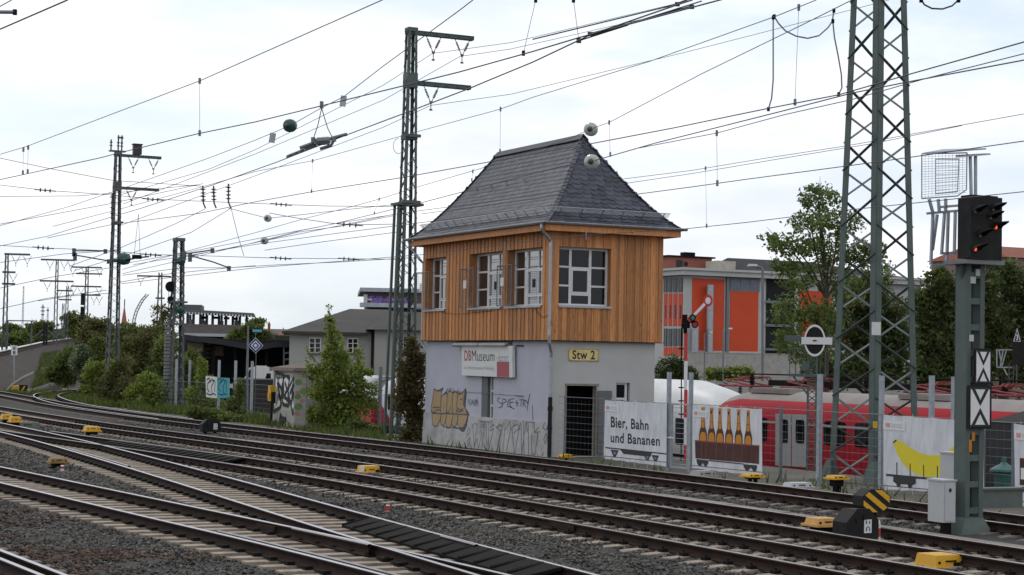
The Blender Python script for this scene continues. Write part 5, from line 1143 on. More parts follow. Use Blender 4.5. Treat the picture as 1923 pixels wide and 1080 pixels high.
# gate between two posts
ga = FF.hit(1261, 757, 0, 0); gb = FF.hit(1294, 759, 0, 0); m = MB(); zt = ga.z; y0, y1 = gb.y, ga.y
for y in (y0 + .03, y1 - .03): m.box(-.03, .03, y - .025, y + .025, .08, zt)
m.box(-.03, .03, y0 + .055, y1 - .055, zt - .05, zt); m.box(-.03, .03, y0 + .055, y1 - .055, .08, .13); go = m.build('gate_frame', M['galv'], fence)
m = MB()
for k in range(12): z = .13 + (zt - .18) * (k + .5) / 12; m.tube([(0, y0 + .055, z), (0, y1 - .055, z)], .006, 4)
m.build('rods', M['galv'], go); m = MB(); hz_ = FF.hit(1262, 822, 0, 0).z; m.bar((-.06, y1 - .03, hz_), (-.06, y1 - .22, hz_), .03); m.lathe((-.03, y1 - .03, hz_), (-1, 0, 0), [(0, .03), (.04, .03)], 8); m.bar((-.06, y1 + .02, hz_), (-.06, y1 + .14, hz_), .025); m.build('handle', M['white_frame'], go)
bn = 0
BVAL = -.085
def banner_mat():
    m = M['banner']; T = m.node_tree; N = T.nodes; K = T.links.new; b = N['Principled BSDF']
    tcn = N.new('ShaderNodeTexCoord'); mp_ = N.new('ShaderNodeMapping'); mp_.inputs['Rotation'].default_value = (0.5, 0, 0); mp_.inputs['Scale'].default_value = (1, 2.6, .55); K(tcn.outputs['Object'], mp_.inputs[0])
    n = N.new('ShaderNodeTexNoise'); n.inputs['Scale'].default_value = 1.7; n.inputs['Detail'].default_value = 1.5; K(mp_.outputs[0], n.inputs[0])
    bp = N.new('ShaderNodeBump'); bp.inputs['Strength'].default_value = 0.8; bp.inputs['Distance'].default_value = .2; K(n.outputs[0], bp.inputs['Height']); K(bp.outputs[0], b.inputs['Normal'])
banner_mat()
def banner(label, q, prints):
    o0 = FF.hit(*q[3], 0, 0); fr = Frame(FF.world((0, o0.y, 0)), FY); th = fthing('banner', label, 'banner', fr, 'advertising banners on the fence')
    P = [fr.hit(x, y, 0, BVAL) for x, y in q]
    m = MB(); N_ = 24; top = [P[0].lerp(P[1], i / N_) + Vector((0, 0, -.02 * math.sin(math.pi * ((i * 4 / N_) % 1)))) for i in range(N_ + 1)]; bot = [P[3].lerp(P[2], i / N_) + Vector((0, 0, .02 * math.sin(math.pi * ((i * 5 / N_) % 1)))) for i in range(N_ + 1)]
    m.prism(top + bot[::-1], (.006, 0, 0)); m.build('sheet', M['banner'], th)
    m = MB()
    for k in range(5):
        for a, b_ in ((P[0], P[1]), (P[3], P[2])): c = a.lerp(b_, (k + .5) / 5); d = .05 if a is P[0] else -.12; m.tube([c + Vector((0, 0, -.03 if d > 0 else .03)), c + Vector((.03, 0, d))], .006, 4)
    m.build('cable_tie', M['white'], th)
    prints(th, fr); return th
Z5 = lambda L_: [(1120 + x / 5.656, 740 + y / 5.656) for x, y in L_]
Z6 = lambda L_: [(1640 + x / 5.4, 760 + y / 5.4) for x, y in L_]
PV = BVAL - .003
rail_brown = mk('printed_brown', (.10, .035, .028), .7, 0, .05); amber = mk('printed_amber', (.50, .20, .018), .6, 0, .05); brown_d = mk('printed_dark_brown', (.075, .028, .014), .7, 0, .05); wag = mk('printed_wagon_brown', (.065, .025, .02), .7, 0, .35, 1.6); wag2 = mk('printed_wagon_edge', (.24, .06, .045), .7, 0, .05); darkp = mk('printed_charcoal', (.035, .034, .036), .7, 0, .1); ban = mk('printed_yellow', (.66, .55, .03), .7, 0, .05); steelp = mk('printed_steel', (.16, .17, .2), .7, 0, .05)
def logo(th, fr, q):
    """small foundation plate: red framed letters and two grey lines"""
    f = lambda u, v, d=0: (lambda P: (P[3].lerp(P[2], u)).lerp(P[0].lerp(P[1], u), v) + Vector((-d, 0, 0)))([fr.hit(x, y, 0, PV - .004) for x, y in q])
    m = MB(); m.prism([f(0, 0), f(1, 0), f(1, 1), f(0, 1)], (-.006, 0, 0)); pl_ = m.build('logo_plate', M['white'], th); e = .0085
    m = MB()
    for u0, u1, v0, v1 in ((.11, .29, .25, .30), (.11, .29, .70, .75), (.11, .135, .30, .70), (.265, .29, .30, .70)): m.quad(f(u0, v0, e), f(u1, v0, e), f(u1, v1, e), f(u0, v1, e))
    m.build('logo_frame', M['red_logo'], pl_, recalc=False)
    lettering('DB', lambda u, v: f(.15 + .10 * u, .36 + .28 * v, e), M['red_logo'], pl_, .03)
    lettering('Deutsche Bahn', lambda u, v: f(.36 + .5 * u, .55 + .16 * v, e), M['grey_print'], pl_); lettering('STIFTUNG', lambda u, v: f(.36 + .5 * u, .26 + .18 * v, e), M['grey_print'], pl_)
def pr1(th, fr):
    logo(th, fr, Z5([(92, 105), (242, 118), (240, 192), (90, 180)]))
    lettering('Bier, Bahn', pxquad(fr, 0, PV, 1147.2, 782, 806.2, 1217.8, 789.5, 811.4), M['print_black'], th, .021)
    lettering('und Bananen', pxquad(fr, 0, PV, 1146.8, 811.5, 831, 1239, 818.8, 838), M['print_black'], th, .021)
    poly_print('rail_print', [Z5([(80, 655), (745, 722), (745, 729), (80, 662)])], fr, 0, PV, rail_brown, th)
    poly_print('wagon_print', [Z5([(95, 562), (742, 630), (742, 643), (95, 576)]), Z5([(250, 588), (590, 622), (575, 665), (500, 660), (290, 637), (270, 615)]), Z5([(150, 590), (238, 598), (205, 668), (182, 668)]), Z5([(497, 640), (575, 645), (553, 705), (528, 703)]), Z5([(585, 645), (665, 655), (640, 713), (612, 712)])], fr, 0, PV, darkp, th)
    poly_print('wheel_print', [Z5([(178, 612), (215, 615), (200, 648), (185, 647)]), Z5([(522, 660), (556, 663), (545, 692), (533, 690)]), Z5([(608, 668), (645, 672), (632, 700), (620, 700)])], fr, 0, PV - .003, steelp, th)
def pr2(th, fr):
    X = (1132, 1222, 1312, 1408, 1510, 1612); Tp = (140, 145, 150, 155, 160, 170); Bt = (500, 508, 516, 524, 532, 544)
    out_, inn, oval, cap, lab = [], [], [], [], []
    for x, t, b_ in zip(X, Tp, Bt):
        s = (b_ - t) / 360
        Pf = lambda R, dx=0: Z5([(x - r + dx, t + h * s) for h, r in R] + [(x + r + dx, t + h * s) for h, r in R[::-1]])
        out_.append(Pf([(0, 15), (20, 20), (22, 14), (150, 19), (215, 24), (250, 36), (290, 42), (360, 42)]))
        inn.append(Pf([(24, 11), (150, 15), (205, 18), (222, 6)])); oval.append(Pf([(262, 10), (275, 24), (300, 31), (330, 33), (358, 32)])); cap.append(Pf([(0, 14), (20, 19), (32, 16)])); lab.append(Z5([(x - 14, t + 35 * s), (x + 6, t + 30 * s), (x + 2, t + 62 * s), (x - 8, t + 70 * s)])); lab.append(Z5([(x - 17, t + 146 * s), (x + 17, t + 149 * s), (x + 17, t + 154 * s), (x - 17, t + 151 * s)]))
    poly_print('bottle_print', out_, fr, 0, PV, brown_d, th, 0); poly_print('bottle_print', inn + oval + cap, fr, 0, PV - .003, amber, th, 0); poly_print('bottle_print', lab, fr, 0, PV - .0045, brown_d, th, 0)
    logo(th, fr, Z5([(1026, 165), (1184, 178), (1182, 252), (1024, 240)]))
    poly_print('wagon_print', [Z5([(1047, 500), (1728, 556), (1726, 742), (1052, 682)])], fr, 0, PV - .006, wag, th)
    poly_print('wagon_rim_print', [Z5([(1045, 488), (1730, 545), (1730, 558), (1045, 501)])] + [Z5([(x, 505 + (x - 1047) * .085), (x + 5, 505 + (x - 1047) * .085), (x + 5, 680 + (x - 1047) * .088), (x, 680 + (x - 1047) * .088)]) for x in (1112, 1160, 1270, 1375, 1450, 1545, 1650)], fr, 0, PV - .008, wag2, th)
    poly_print('bogie_print', [Z5([(1060, 690), (1190, 705), (1185, 735), (1165, 768), (1150, 768), (1130, 730), (1105, 765), (1085, 762), (1068, 735)]), Z5([(1560, 745), (1705, 758), (1703, 790), (1685, 825), (1668, 823), (1640, 780), (1605, 815), (1588, 812), (1565, 775)]), Z5([(1195, 700), (1560, 738), (1560, 748), (1195, 712)])], fr, 0, PV - .008, darkp, th, 0)
    poly_print('rail_print', [Z5([(1020, 755), (1760, 828), (1760, 835), (1020, 762)])], fr, 0, PV, rail_brown, th)
def pr3(th, fr):
    # a plain crescent shaped banana lying on a flat wagon
    up = [(205, 395), (240, 360), (300, 385), (380, 440), (470, 490), (560, 512), (640, 515), (730, 495), (800, 440), (850, 370), (890, 330), (925, 340)]
    lo = [(930, 380), (905, 470), (850, 580), (770, 670), (680, 720), (580, 735), (470, 720), (380, 675), (300, 600), (240, 500)]
    poly_print('banana_print', [Z6(up + lo)], fr, 0, PV, ban, th)
    poly_print('banana_tip_print', [Z6([(205, 395), (240, 360), (228, 352), (198, 380)]), Z6([(890, 330), (925, 340), (935, 322), (905, 312)])], fr, 0, PV - .002, brown_d, th)
    poly_print('wagon_print', [Z6([(130, 700), (900, 770), (900, 790), (130, 722)]), Z6([(205, 722), (430, 742), (432, 800), (400, 815), (380, 850), (360, 848), (345, 810), (280, 805), (265, 838), (245, 835), (230, 800), (200, 778)]), Z6([(800, 775), (985, 790), (985, 850), (955, 895), (930, 890), (905, 860), (860, 855), (840, 885), (820, 880), (798, 830)])] + [Z6([(x, y), (x + 9, y), (x + 9, y + 130), (x, y + 128)]) for x, y in ((233, 585), (368, 597), (505, 610), (645, 622), (780, 634))], fr, 0, PV - .004, darkp, th, 0)
    poly_print('rail_print', [Z6([(103, 815), (1115, 905), (1115, 912), (103, 823)])], fr, 0, PV, rail_brown, th)
    logo(th, fr, Z6([(104, 160), (328, 178), (326, 268), (103, 248)]))
def pr4(th, fr):
    logo(th, fr, Z6([(1430, 262), (1660, 280), (1658, 372), (1430, 352)]))
    poly_print('wagon_print', [Z6([(1485, 540), (2000, 580), (2000, 860), (1485, 815)])], fr, 0, PV, wag, th); poly_print('rail_print', [Z6([(1436, 970), (2080, 1028), (2080, 1036), (1436, 978)])], fr, 0, PV, rail_brown, th)
    poly_print('wagon_print', [Z6([(1500, 830), (1640, 842), (1600, 900), (1520, 890)])], fr, 0, PV - .003, darkp, th); poly_print('wagon_rim_print', [Z6([(1495, 640), (1540, 644), (1540, 760), (1495, 755)])], fr, 0, PV - .003, M['white'], th)
banner('white banner with two lines of bold black writing over a flat wagon', Z5([(92, 62), (748, 98), (742, 775), (78, 690)]), pr1)
banner('white banner showing six amber bottles standing in a brown freight wagon', Z5([(1022, 115), (1757, 155), (1760, 882), (1018, 790)]), pr2)
banner('white banner showing a big yellow banana on a flat wagon', Z6([(103, 100), (1112, 166), (1120, 905), (103, 865)]), pr3)
banner('white banner cut by the right picture edge with a brown wagon', Z6([(1425, 190), (2120, 236), (2120, 1090), (1440, 1030)]), pr4)
# left fences (beside the graffiti hut and behind the mast)
LFR = Frame(TS(28.3, 80, -.345)); lf = fthing('wire_fence', 'wire fence with tall galvanised posts in front of the shed, left of the hut', 'fence', LFR)
for px, yt, yb in ((332, 675, 768), (357, 677, 770), (412, 677, 777), (443, 678, 783), (474, 679, 790)): post(px, yt, yb, .11, 'galv', lf, LFR)
for x0, x1, y0, y1 in ((300, 332, 716, 717), (332, 412, 717, 719), (412, 474, 719, 722), (474, 512, 722, 724)): panel(x0, y0, x1, y1, lf, fr=LFR, val=-.07, hz=.22)
lf2 = fthing('wire_fence', 'short wire fence behind the bush and mast beside the parked train', 'fence', Frame(TS(29.6, 66, -.345)))
F2_ = Frame(TS(29.6, 66, -.345)); post(715, 690, 806, .12, 'galv_dark', lf2, F2_); panel(640, 738, 715, 742, lf2, fr=F2_, val=-.07); panel(715, 742, 812, 748, lf2, fr=F2_, val=-.07)
# posters on the left fence
P1 = Frame(LFR.world((0, LFR.hit(387, 745, 0, 0).y, 0)))
for lab, q, mt in (('white poster sheet with black scribbled graffiti on the left fence', [(386, 706), (407, 708), (407, 748), (387, 746)], 'sign_white'), ('turquoise poster sheet with dark graffiti beside the white one', [(407.5, 708.5), (431, 710), (431, 748), (407.5, 747.5)], 'teal')):
    if mt == 'teal': M['teal'] = mk('turquoise_print', (.03, .29, .30), .6)
    th = fthing('poster', lab, 'poster', P1); f = [P1.hit(x, y, 0, -.14) for x, y in q]; m = MB(); m.prism(f, (.012, 0, 0)); m.build('sheet', M[mt], th); m = MB()
    x0 = q[0][0]
    for l in ([(2, 8), (6, 4), (9, 9), (4, 14), (3, 24), (7, 30)], [(8, 12), (12, 6), (15, 12), (11, 20), (12, 32)], [(14, 8), (18, 10), (17, 30)], [(2, 32), (8, 36), (15, 33), (19, 36)]):
        for a, b_ in zip(l[:-1], l[1:]): m.bar(P1.hit(x0 + a[0], 706 + a[1], 0, -.145), P1.hit(x0 + b_[0], 706 + b_[1], 0, -.145), .07, .006, up=(1, 0, 0))
    m.build('scribble', M['print_black'] if mt != 'teal' else M['blue_sign'], th)
# ================================================================ trains in the lower yard
M['train_red'] = mk('red_train_paint', (.36, .020, .030), .65, 0, .08, 1.5, dirt=(.25, .02, .03), dscale=1, damt=.4, spec=.15); M['roof_grey'] = mk('weathered_train_roof', (.27, .235, .22), .8, 0, .12, 1.5, dirt=(.20, .17, .15), dscale=.8, damt=.5); M['train_white'] = mk('pale_train_paint', (.58, .58, .57), .4, 0, .06, 1.5, dirt=(.42, .41, .39), dscale=.8, damt=.5); M['train_grey'] = mk('grey_train_door', (.36, .37, .37), .45, 0, .06, 2); M['under'] = mk('underframe', (.03, .029, .028), .8)
def train(label, t, ynose, yend, zr_, side, roof, nose_dir, cant=None, nose_len=2.2, ht=4.1):
    """nose_dir +1: the nose points to the left (towards larger s)"""
    fr = Frame(TS(t, ynose, zr_)); th = fthing('train', label, 'train', fr)
    prof = [(.10, 1.0), (.02, 1.25), (0, 1.9), (.0, 2.75), (.06, 3.05), (.14, 3.28), (.26, 3.48), (.45, 3.70), (.75, 3.88), (1.1, 4.0), (1.45, 4.04), (1.8, 4.0), (2.15, 3.88), (2.45, 3.70), (2.64, 3.48), (2.76, 3.28), (2.84, 3.05), (2.9, 2.75), (2.9, 1.9), (2.88, 1.25), (2.8, 1.0)]
    prof = [(x, 1.0 + (z - 1.0) * (ht - 1) / 3.04) for x, z in prof]
    ys = [0, .06, .2, .5, .9, 1.4, nose_len, abs(ynose - yend)]; V, Fq, mi = [], [], []; n = len(prof)
    for d in ys:
        f = min(1, d / nose_len); k = math.sqrt(max(0, 1 - (1 - f)**2)); kz = .45 + .55 * k; kx = .62 + .38 * k
        for x, z in prof: V.append((1.45 + (x - 1.45) * kx, -nose_dir * d, 1.0 + (z - 1.0) * kz))
    mats = [side, roof, cant or side]
    for i in range(len(ys) - 1):
        for j in range(n - 1):
            Fq.append((i * n + j, (i + 1) * n + j, (i + 1) * n + j + 1, i * n + j + 1)); xm = (prof[j][0] + prof[j + 1][0]) / 2
            mi.append(1 if .5 < xm < 2.4 else 2 if (xm < .5 and prof[j][1] > 2.7) else 0)
    b = MB(); b.v = V; b.f = Fq; b.m = mi; b.f.append(tuple(range(n))); b.m.append(0); b.f.append(tuple(range((len(ys) - 1) * n, len(ys) * n))); b.m.append(0)
    body = b.build('body', mats, th, smooth=False)
    me = body.data; me.polygons.foreach_set('use_smooth', [len(p.vertices) == 4 for p in me.polygons])
    m = MB(); y0, y1 = sorted((-nose_dir * .8, -nose_dir * abs(ynose - yend))); m.box(.25, 2.65, y0, y1, .45, 1.02)
    yy = y0 + 3
    while yy < y1 - 3:
        for w_ in (0, 2.2): m.lathe((.35, yy + w_, .45), (1, 0, 0), [(0, .43), (.12, .45), (2.1, .45), (2.2, .43)], 18)
        m.box(.3, 2.6, yy - .6, yy + 2.8, .35, .75); yy += 11
    m.build('underframe', M['under'], th)
    return th, fr
def side_panel(th, fr, px, mat, d=.012, name='window', nx_=-1):
    (x0, yt0, yb0), (x1, yt1, yb1) = px; P = [fr.hit(x0, yb0, 0, -d), fr.hit(x1, yb1, 0, -d), fr.hit(x1, yt1, 0, -d), fr.hit(x0, yt0, 0, -d)]
    # rounded corners
    ring_ = []; c = .22
    for i in range(4):
        p, a, b_ = P[i], P[i - 1], P[(i + 1) % 4]; ring_ += [p.lerp(a, c * .5), p.lerp(a, c * .15).lerp(b_, c * .15), p.lerp(b_, c)] if name == 'window' else [p]
    m = MB(); m.prism(ring_, (d + .01, 0, 0)); return m.build(name, mat, th)
TY = TS(38.9, 0, -2.32); tmp = Frame(TY); yn = tmp.hit(1303, 790, 0, 0).y
tr, tfr = train('red commuter train with grey roof standing behind the fence and banners', 38.9, yn, 8, -2.32, M['train_red'], M['roof_grey'], +1, nose_len=2.6)
for q in (((1456, 777, 874), (1485, 778, 876)), ((1487, 778, 876), (1516, 779, 878))):
    d_ = side_panel(tr, tfr, q, M['train_grey'], .02, 'door'); (x0, a, b_), (x1, c, e) = q; side_panel(d_, tfr, ((x0 + 7, a + 10, a + 54), (x0 + 23, c + 10, c + 54)), M['glass'], .034, 'window')
for q in (((1425, 784, 829), (1440, 785, 829)), ((1547, 791, 836), (1587, 793, 838)), ((1605, 794, 840), (1645, 796, 842)), ((1345, 780, 822), (1385, 782, 824)), ((1268, 785, 835), (1284, 786, 836)), ((1690, 798, 844), (1730, 800, 846)), ((1850, 805, 850), (1900, 808, 853))): side_panel(tr, tfr, q, M['glass'])
m = MB(); yl = tfr.hit(1306, 870, 0, 0).y; m.box(-.014, -.004, -60, yl - 1.2, 1.06, 1.32); m.build('grey_band', M['train_grey'], tr); m = MB(); m.box(-.016, -.004, -60, yl - .6, 2.93, 3.0); m.build('grey_stripe', M['train_grey'], tr)
for k in range(5): m = MB(); y = -4 - k * 9; m.box(.8, 2.1, y - 1.3, y + 1.3, 4.0, 4.16); m.box(1.0, 1.9, y - 1.1, y + 1.1, 4.16, 4.2); m.build('roof_box', M['roof_grey'], tr)
yn2 = Frame(TS(43.4, 0, -2.3)).hit(1346, 745, 0, 0).y
tr2, f2 = train('white train front with a smooth rounded roof right of the signal box', 43.4, yn2, 76, -2.3, M['train_white'], M['train_white'], -1, nose_len=3.6, ht=4.3)
tr3, f3 = train('grey roofed train with folded red pantographs behind the red one', 47.2, Frame(TS(47.2, 0, -2.3)).hit(1340, 745, 0, 0).y, 4, -2.3, M['train_red'], M['roof_grey'], +1, ht=3.9)
def panto(th, fr, px, py, n):
    c = fr.hit(px, py, 0, 1.45); m = MB(); z = 3.70
    for s_ in (-.5, .5):
        m.tube([(1.45 + s_, c.y - 1.3, z + .35), (1.45 + s_, c.y + 1.3, z + .35)], .05, 6); m.tube([(1.45 + s_, c.y - 1.2, z + .38), (1.45 + s_ * .7, c.y + 1.2, z + .62)], .045, 6); m.tube([(1.45 + s_ * .7, c.y + 1.2, z + .62), (1.45 + s_ * .8, c.y - .9, z + .74)], .035, 6)
    for y in (-.9, -.6): m.tube([(.6, c.y + y, z + .66), (.75, c.y + y, z + .78), (2.15, c.y + y, z + .78), (2.3, c.y + y, z + .66)], .035, 6)
    for y in (-1.3, 0, 1.3): m.tube([(.8, c.y + y, z + .35), (2.1, c.y + y, z + .35)], .05, 6)
    p = m.build('pantograph', mk('panto_red', (.20,.025,.025), .6), th); m = MB()
    for sx in (.95, 1.95):
        for y in (-1.2, 1.2): m.lathe((sx, c.y + y, z - .05), (0, 0, 1), [(0, .13), (.08, .08), (.12, .13), (.2, .08), (.24, .12), (.36, .07)], 8)
    m.build('insulator', M['insul'], p)
for px in (1400, 1520, 1760, 1890): panto(tr3, f3, px, 722, 0)
m = MB(); yy = f3.hit(1370, 722, 0, 1.4).y; m.tube([(1.2, yy + 1, 4.62), (1.2, -58, 4.62)], .035, 5)
for k in range(9): y = yy - 2.2 - k * 4.3; m.lathe((1.2, y, 4.1), (0, 0, 1), [(0, .14), (.1, .08), (.16, .15), (.26, .08), (.32, .14), (.5, .06)], 8); m.box(1.5, 2.3, y - 2.6, y - .9, 4.1, 4.36)
m.build('roof_line', M['black_steel'], tr3)
tr4, f4 = train('red and pale train partly hidden by the bush left of the mast', 36.2, Frame(TS(36.2, 0, -2.3)).hit(717, 730, 0, 0).y, 95, -2.3, M['train_red'], M['train_white'], -1, M['train_white'], nose_len=.5)
for q in (((688, 736, 765), (705, 736, 766)), ((662, 735, 764), (679, 735, 765)), ((636, 734, 763), (653, 734, 764))): side_panel(tr4, f4, q, M['glass'])
m = MB(); m.box(-.014, -.004, .5, 60, 2.95, 3.22); m.build('pale_band', M['train_white'], tr4); m = MB(); m.box(-.014, -.004, .5, 60, 1.0, 1.5); m.build('grey_band', M['train_grey'], tr4)
tr5, f5 = train('pale round nosed rail vehicle between the mast and the signal box', 36.2, Frame(TS(36.2, 0, -2.3)).hit(720, 735, 0, 0).y, 66, -2.3, M['train_white'], M['train_white'], +1, nose_len=1.6, ht=4.0)
side_panel(tr5, f5, ((728, 740, 770), (742, 741, 771)), M['glass']); side_panel(tr5, f5, ((750, 741, 771), (764, 742, 772)), M['glass'])
# black locomotive at the right edge
LO = Frame(TS(35.2, 0, -2.3)); yl0 = LO.hit(1846, 810, 0, 0).y; lo = Frame(TS(35.2, yl0, -2.3)); th = fthing('locomotive', 'black locomotive with a sloping dark roof at the right edge behind the fence', 'locomotive', lo)
m = MB(); zt = lo.hit(1880, 792, 0, 0).z; m.box(0, 2.9, -16, 0, 1.25, zt); m.box(-.03, 2.93, -16, 0, 1.9, 2.05); m.build('body', mk('black_loco_paint', (.03, .03, .033), .35, 0, .1), th)
m = MB(); m.hexa([(-.1, -16, zt), (3.0, -16, zt), (3.0, -.3, zt), (-.1, -.3, zt), (.4, -16, zt + 1.0), (2.5, -16, zt + 1.0), (2.5, -4.0, zt + .95), (.4, -4.0, zt + .95)]); m.build('roof', mk('dark_loco_roof', (.045, .042, .038), .7), th)
m = MB(); m.box(-.02, 2.92, -16, -.05, .8, 1.25); m.build('red_frame', M['red_paint'], th); m = MB(); m.box(.3, 2.6, -16, 0, .3, .79)
for y in (-2, -4.6, -8, -10.6, -13): m.lathe((.2, y, .55), (1, 0, 0), [(0, .55), (.12, .55)], 18)
m.build('wheels', M['under'], th)
P = FF.hit(1885, 940, 0, 2.2); GF = Frame(FF.world((P.x, P.y, -.1)), FY); th = fthing('lamp_top', 'turquoise bell shaped lamp housing standing behind the fence near the right edge', 'lamp', GF); k = GF.o.y / FP
m = MB(); m.lathe((0, 0, 0), (0, 0, 1), [(0, 16 * k), (40 * k, 19 * k), (50 * k, 21 * k), (53 * k, 27 * k), (57 * k, 26 * k), (66 * k, 9 * k), (70 * k, 5 * k), (80 * k, 4 * k)], 14); m.build('housing', mk('turquoise_paint', (.04, .12, .11), .5), th)
# ================================================================ signals and trackside things
class Face:
    """picture-scaled local plane facing the camera at a real distance: q(px, py) -> local x, z in metres"""
    def __init__(s, px, py, D, rz=None):
        s.P = atd(px, py, D); s.rz = -math.atan2(s.P.x, s.P.y) if rz is None else rz
        s.fr = Frame(s.P, s.rz); s.k = D / FP
    def q(s, px, py, d=0.0): h = s.fr.hit(px, py, 1, 0); return Vector((h.x, d, h.z))
    def thing(s, n, l, c, g=None): return fthing(n, l, c, s.fr, g)
def slab(mb, F, x0, x1, y0, y1, d0, d1): a, b_ = F.q(x0, y1), F.q(x1, y0); mb.box(a.x, b_.x, d0, d1, a.z, b_.z)
def disc(mb, F, px, py, rx, ry, d0, d1, n=22):
    mb.prism([F.q(px + rx * math.cos(2 * math.pi * i / n), py + ry * math.sin(2 * math.pi * i / n), d0) for i in range(n)], (0, d1 - d0, 0))
def ringd(mb, F, px, py, rx, ry, f, d0, d1, n=26):
    for i in range(n):
        a, b_ = 2 * math.pi * i / n, 2 * math.pi * (i + 1) / n; p = lambda t, k, d: F.q(px + rx * k * math.cos(t), py + ry * k * math.sin(t), d)
        mb.hexa([p(a, f, d0), p(b_, f, d0), p(b_, 1, d0), p(a, 1, d0), p(a, f, d1), p(b_, f, d1), p(b_, 1, d1), p(a, 1, d1)])
# semaphore
F = Face(1288, 872, 58); th = F.thing('semaphore_signal', 'red and white semaphore signal with its arm raised in front of the orange building', 'signal')
m = MB(); slab(m, F, 1284, 1291.5, 626, 678, -.05, .05); slab(m, F, 1284, 1291.5, 732, 784, -.05, .05); slab(m, F, 1284, 1291.5, 836, 872, -.05, .05); m.build('mast', M['red_paint'], th)
m = MB(); slab(m, F, 1284, 1291.5, 678, 732, -.049, .05); slab(m, F, 1284, 1291.5, 784, 836, -.049, .05); m.build('mast', M['white'], th)
m = MB(); m.tube([F.q(1279, 872, .1), F.q(1280, 615, .1)], .02, 5)
for y in (655, 680, 703, 728, 753, 778, 803, 828): m.bar(F.q(1274, y, .06), F.q(1284, y, .06), .04)
m.bar(F.q(1287, 626, 0), F.q(1287, 606, 0), .12); slab(m, F, 1280, 1296, 600, 616, -.12, .12); slab(m, F, 1281, 1291, 591, 600, -.08, .08); m.lathe(F.q(1286, 612, -.12), (0, -1, 0), [(0, .12), (.08, .1)], 10); m.build('drive', M['black_steel'], th)
m = MB(); a, b_ = F.q(1293, 603), F.q(1323.5, 571); m.bar(a + Vector((0, -.15, 0)), b_ + Vector((0, -.15, 0)), .02, .17, up=(0, 1, 0)) if False else None
d = (b_ - a).normalized(); n = Vector((-d.z, 0, d.x))
def para(mb, s0, s1, w0, w1, y0, y1): mb.prism([a + d * s0 + n * w0 + Vector((0, y0, 0)), a + d * s1 + n * w0 + Vector((0, y0, 0)), a + d * s1 + n * w1 + Vector((0, y0, 0)), a + d * s0 + n * w1 + Vector((0, y0, 0))], (0, y1 - y0, 0))
Ln = (b_ - a).length; para(m, 0, Ln, -.085, .085, -.16, -.14); ringd(m, F, 1329.5, 565, 8.8, 11.5, .55, -.16, -.14); ar = m.build('arm', M['red_paint'], th)
m = MB(); para(m, .1, Ln, -.045, .045, -.166, -.161); disc(m, F, 1329.5, 565, 5, 6.4, -.165, -.145); m.build('white_face', M['white'], ar)
m = MB(); disc(m, F, 1301, 597, 4, 4.6, -.19, -.17); m.build('green_lens', mk('green_lens', (.01, .16, .07), .2), th); m = MB(); disc(m, F, 1305, 609.5, 4.6, 5.4, -.15, -.13); m.build('red_lens', mk('red_lens', (.35, .01, .02), .2), th); m = MB(); ringd(m, F, 1301, 597, 6, 6.6, .66, -.2, -.165); ringd(m, F, 1305, 609.5, 6.4, 7.2, .7, -.16, -.12); m.bar(F.q(1296, 606, -.15), F.q(1306, 604, -.15), .05); m.build('lens_frame', M['black_steel'], th)
# distant signal disc
F = Face(1522, 898, 60); th = F.thing('distant_signal', 'dark disc with white rim and white bar on a lattice post before the trees', 'signal')
m = MB()
for x in (1515, 1531): m.bar(F.q(x, 898, .1), F.q(x + 3, 668, .1), .07)
for i in range(19): y = 898 - i * 12; m.bar(F.q(1515 + i * .15, y, .1), F.q(1531 + i * .15, y - 12, .1), .03); m.bar(F.q(1531 + i * .15, y, .1), F.q(1515 + i * .15, y - 12, .1), .03)
slab(m, F, 1482, 1552, 703, 707, -.1, .3); m.bar(F.q(1490, 707), F.q(1516, 740), .06); m.bar(F.q(1548, 707), F.q(1534, 740), .06)
for x in (1483, 1494, 1505, 1541, 1550): m.tube([F.q(x, 704, .1), F.q(x, 655, .1)], .015, 4)
slab(m, F, 1480, 1552, 654, 656, .08, .12); slab(m, F, 1513, 1521, 680, 700, -.05, .1); m.lathe(F.q(1512, 688, -.06), (0, -1, 0), [(0, .14), (.05, .14)], 12); m.build('post', M['green_steel'], th)
m = MB(); slab(m, F, 1473, 1566, 631, 641, .05, .14); m.build('cross_beam', M['green_steel'], th)
m = MB(); disc(m, F, 1530, 639.5, 17, 26.5, -.06, -.02); dk = m.build('disc', M['black'], th); m = MB(); ringd(m, F, 1530, 639.5, 20, 30, .86, -.075, -.015); m.build('rim', M['white'], dk); m = MB(); slab(m, F, 1505, 1563, 634, 646.5, -.11, -.085); m.build('bar', M['white'], dk); m = MB(); m.prism([F.q(1528, 638, -.118), F.q(1536, 640, -.118), F.q(1528, 642, -.118)], (0, .005, 0)); slab(m, F, 1526, 1532, 639.4, 640.6, -.118, -.113); m.build('arrow', M['print_black'], dk)
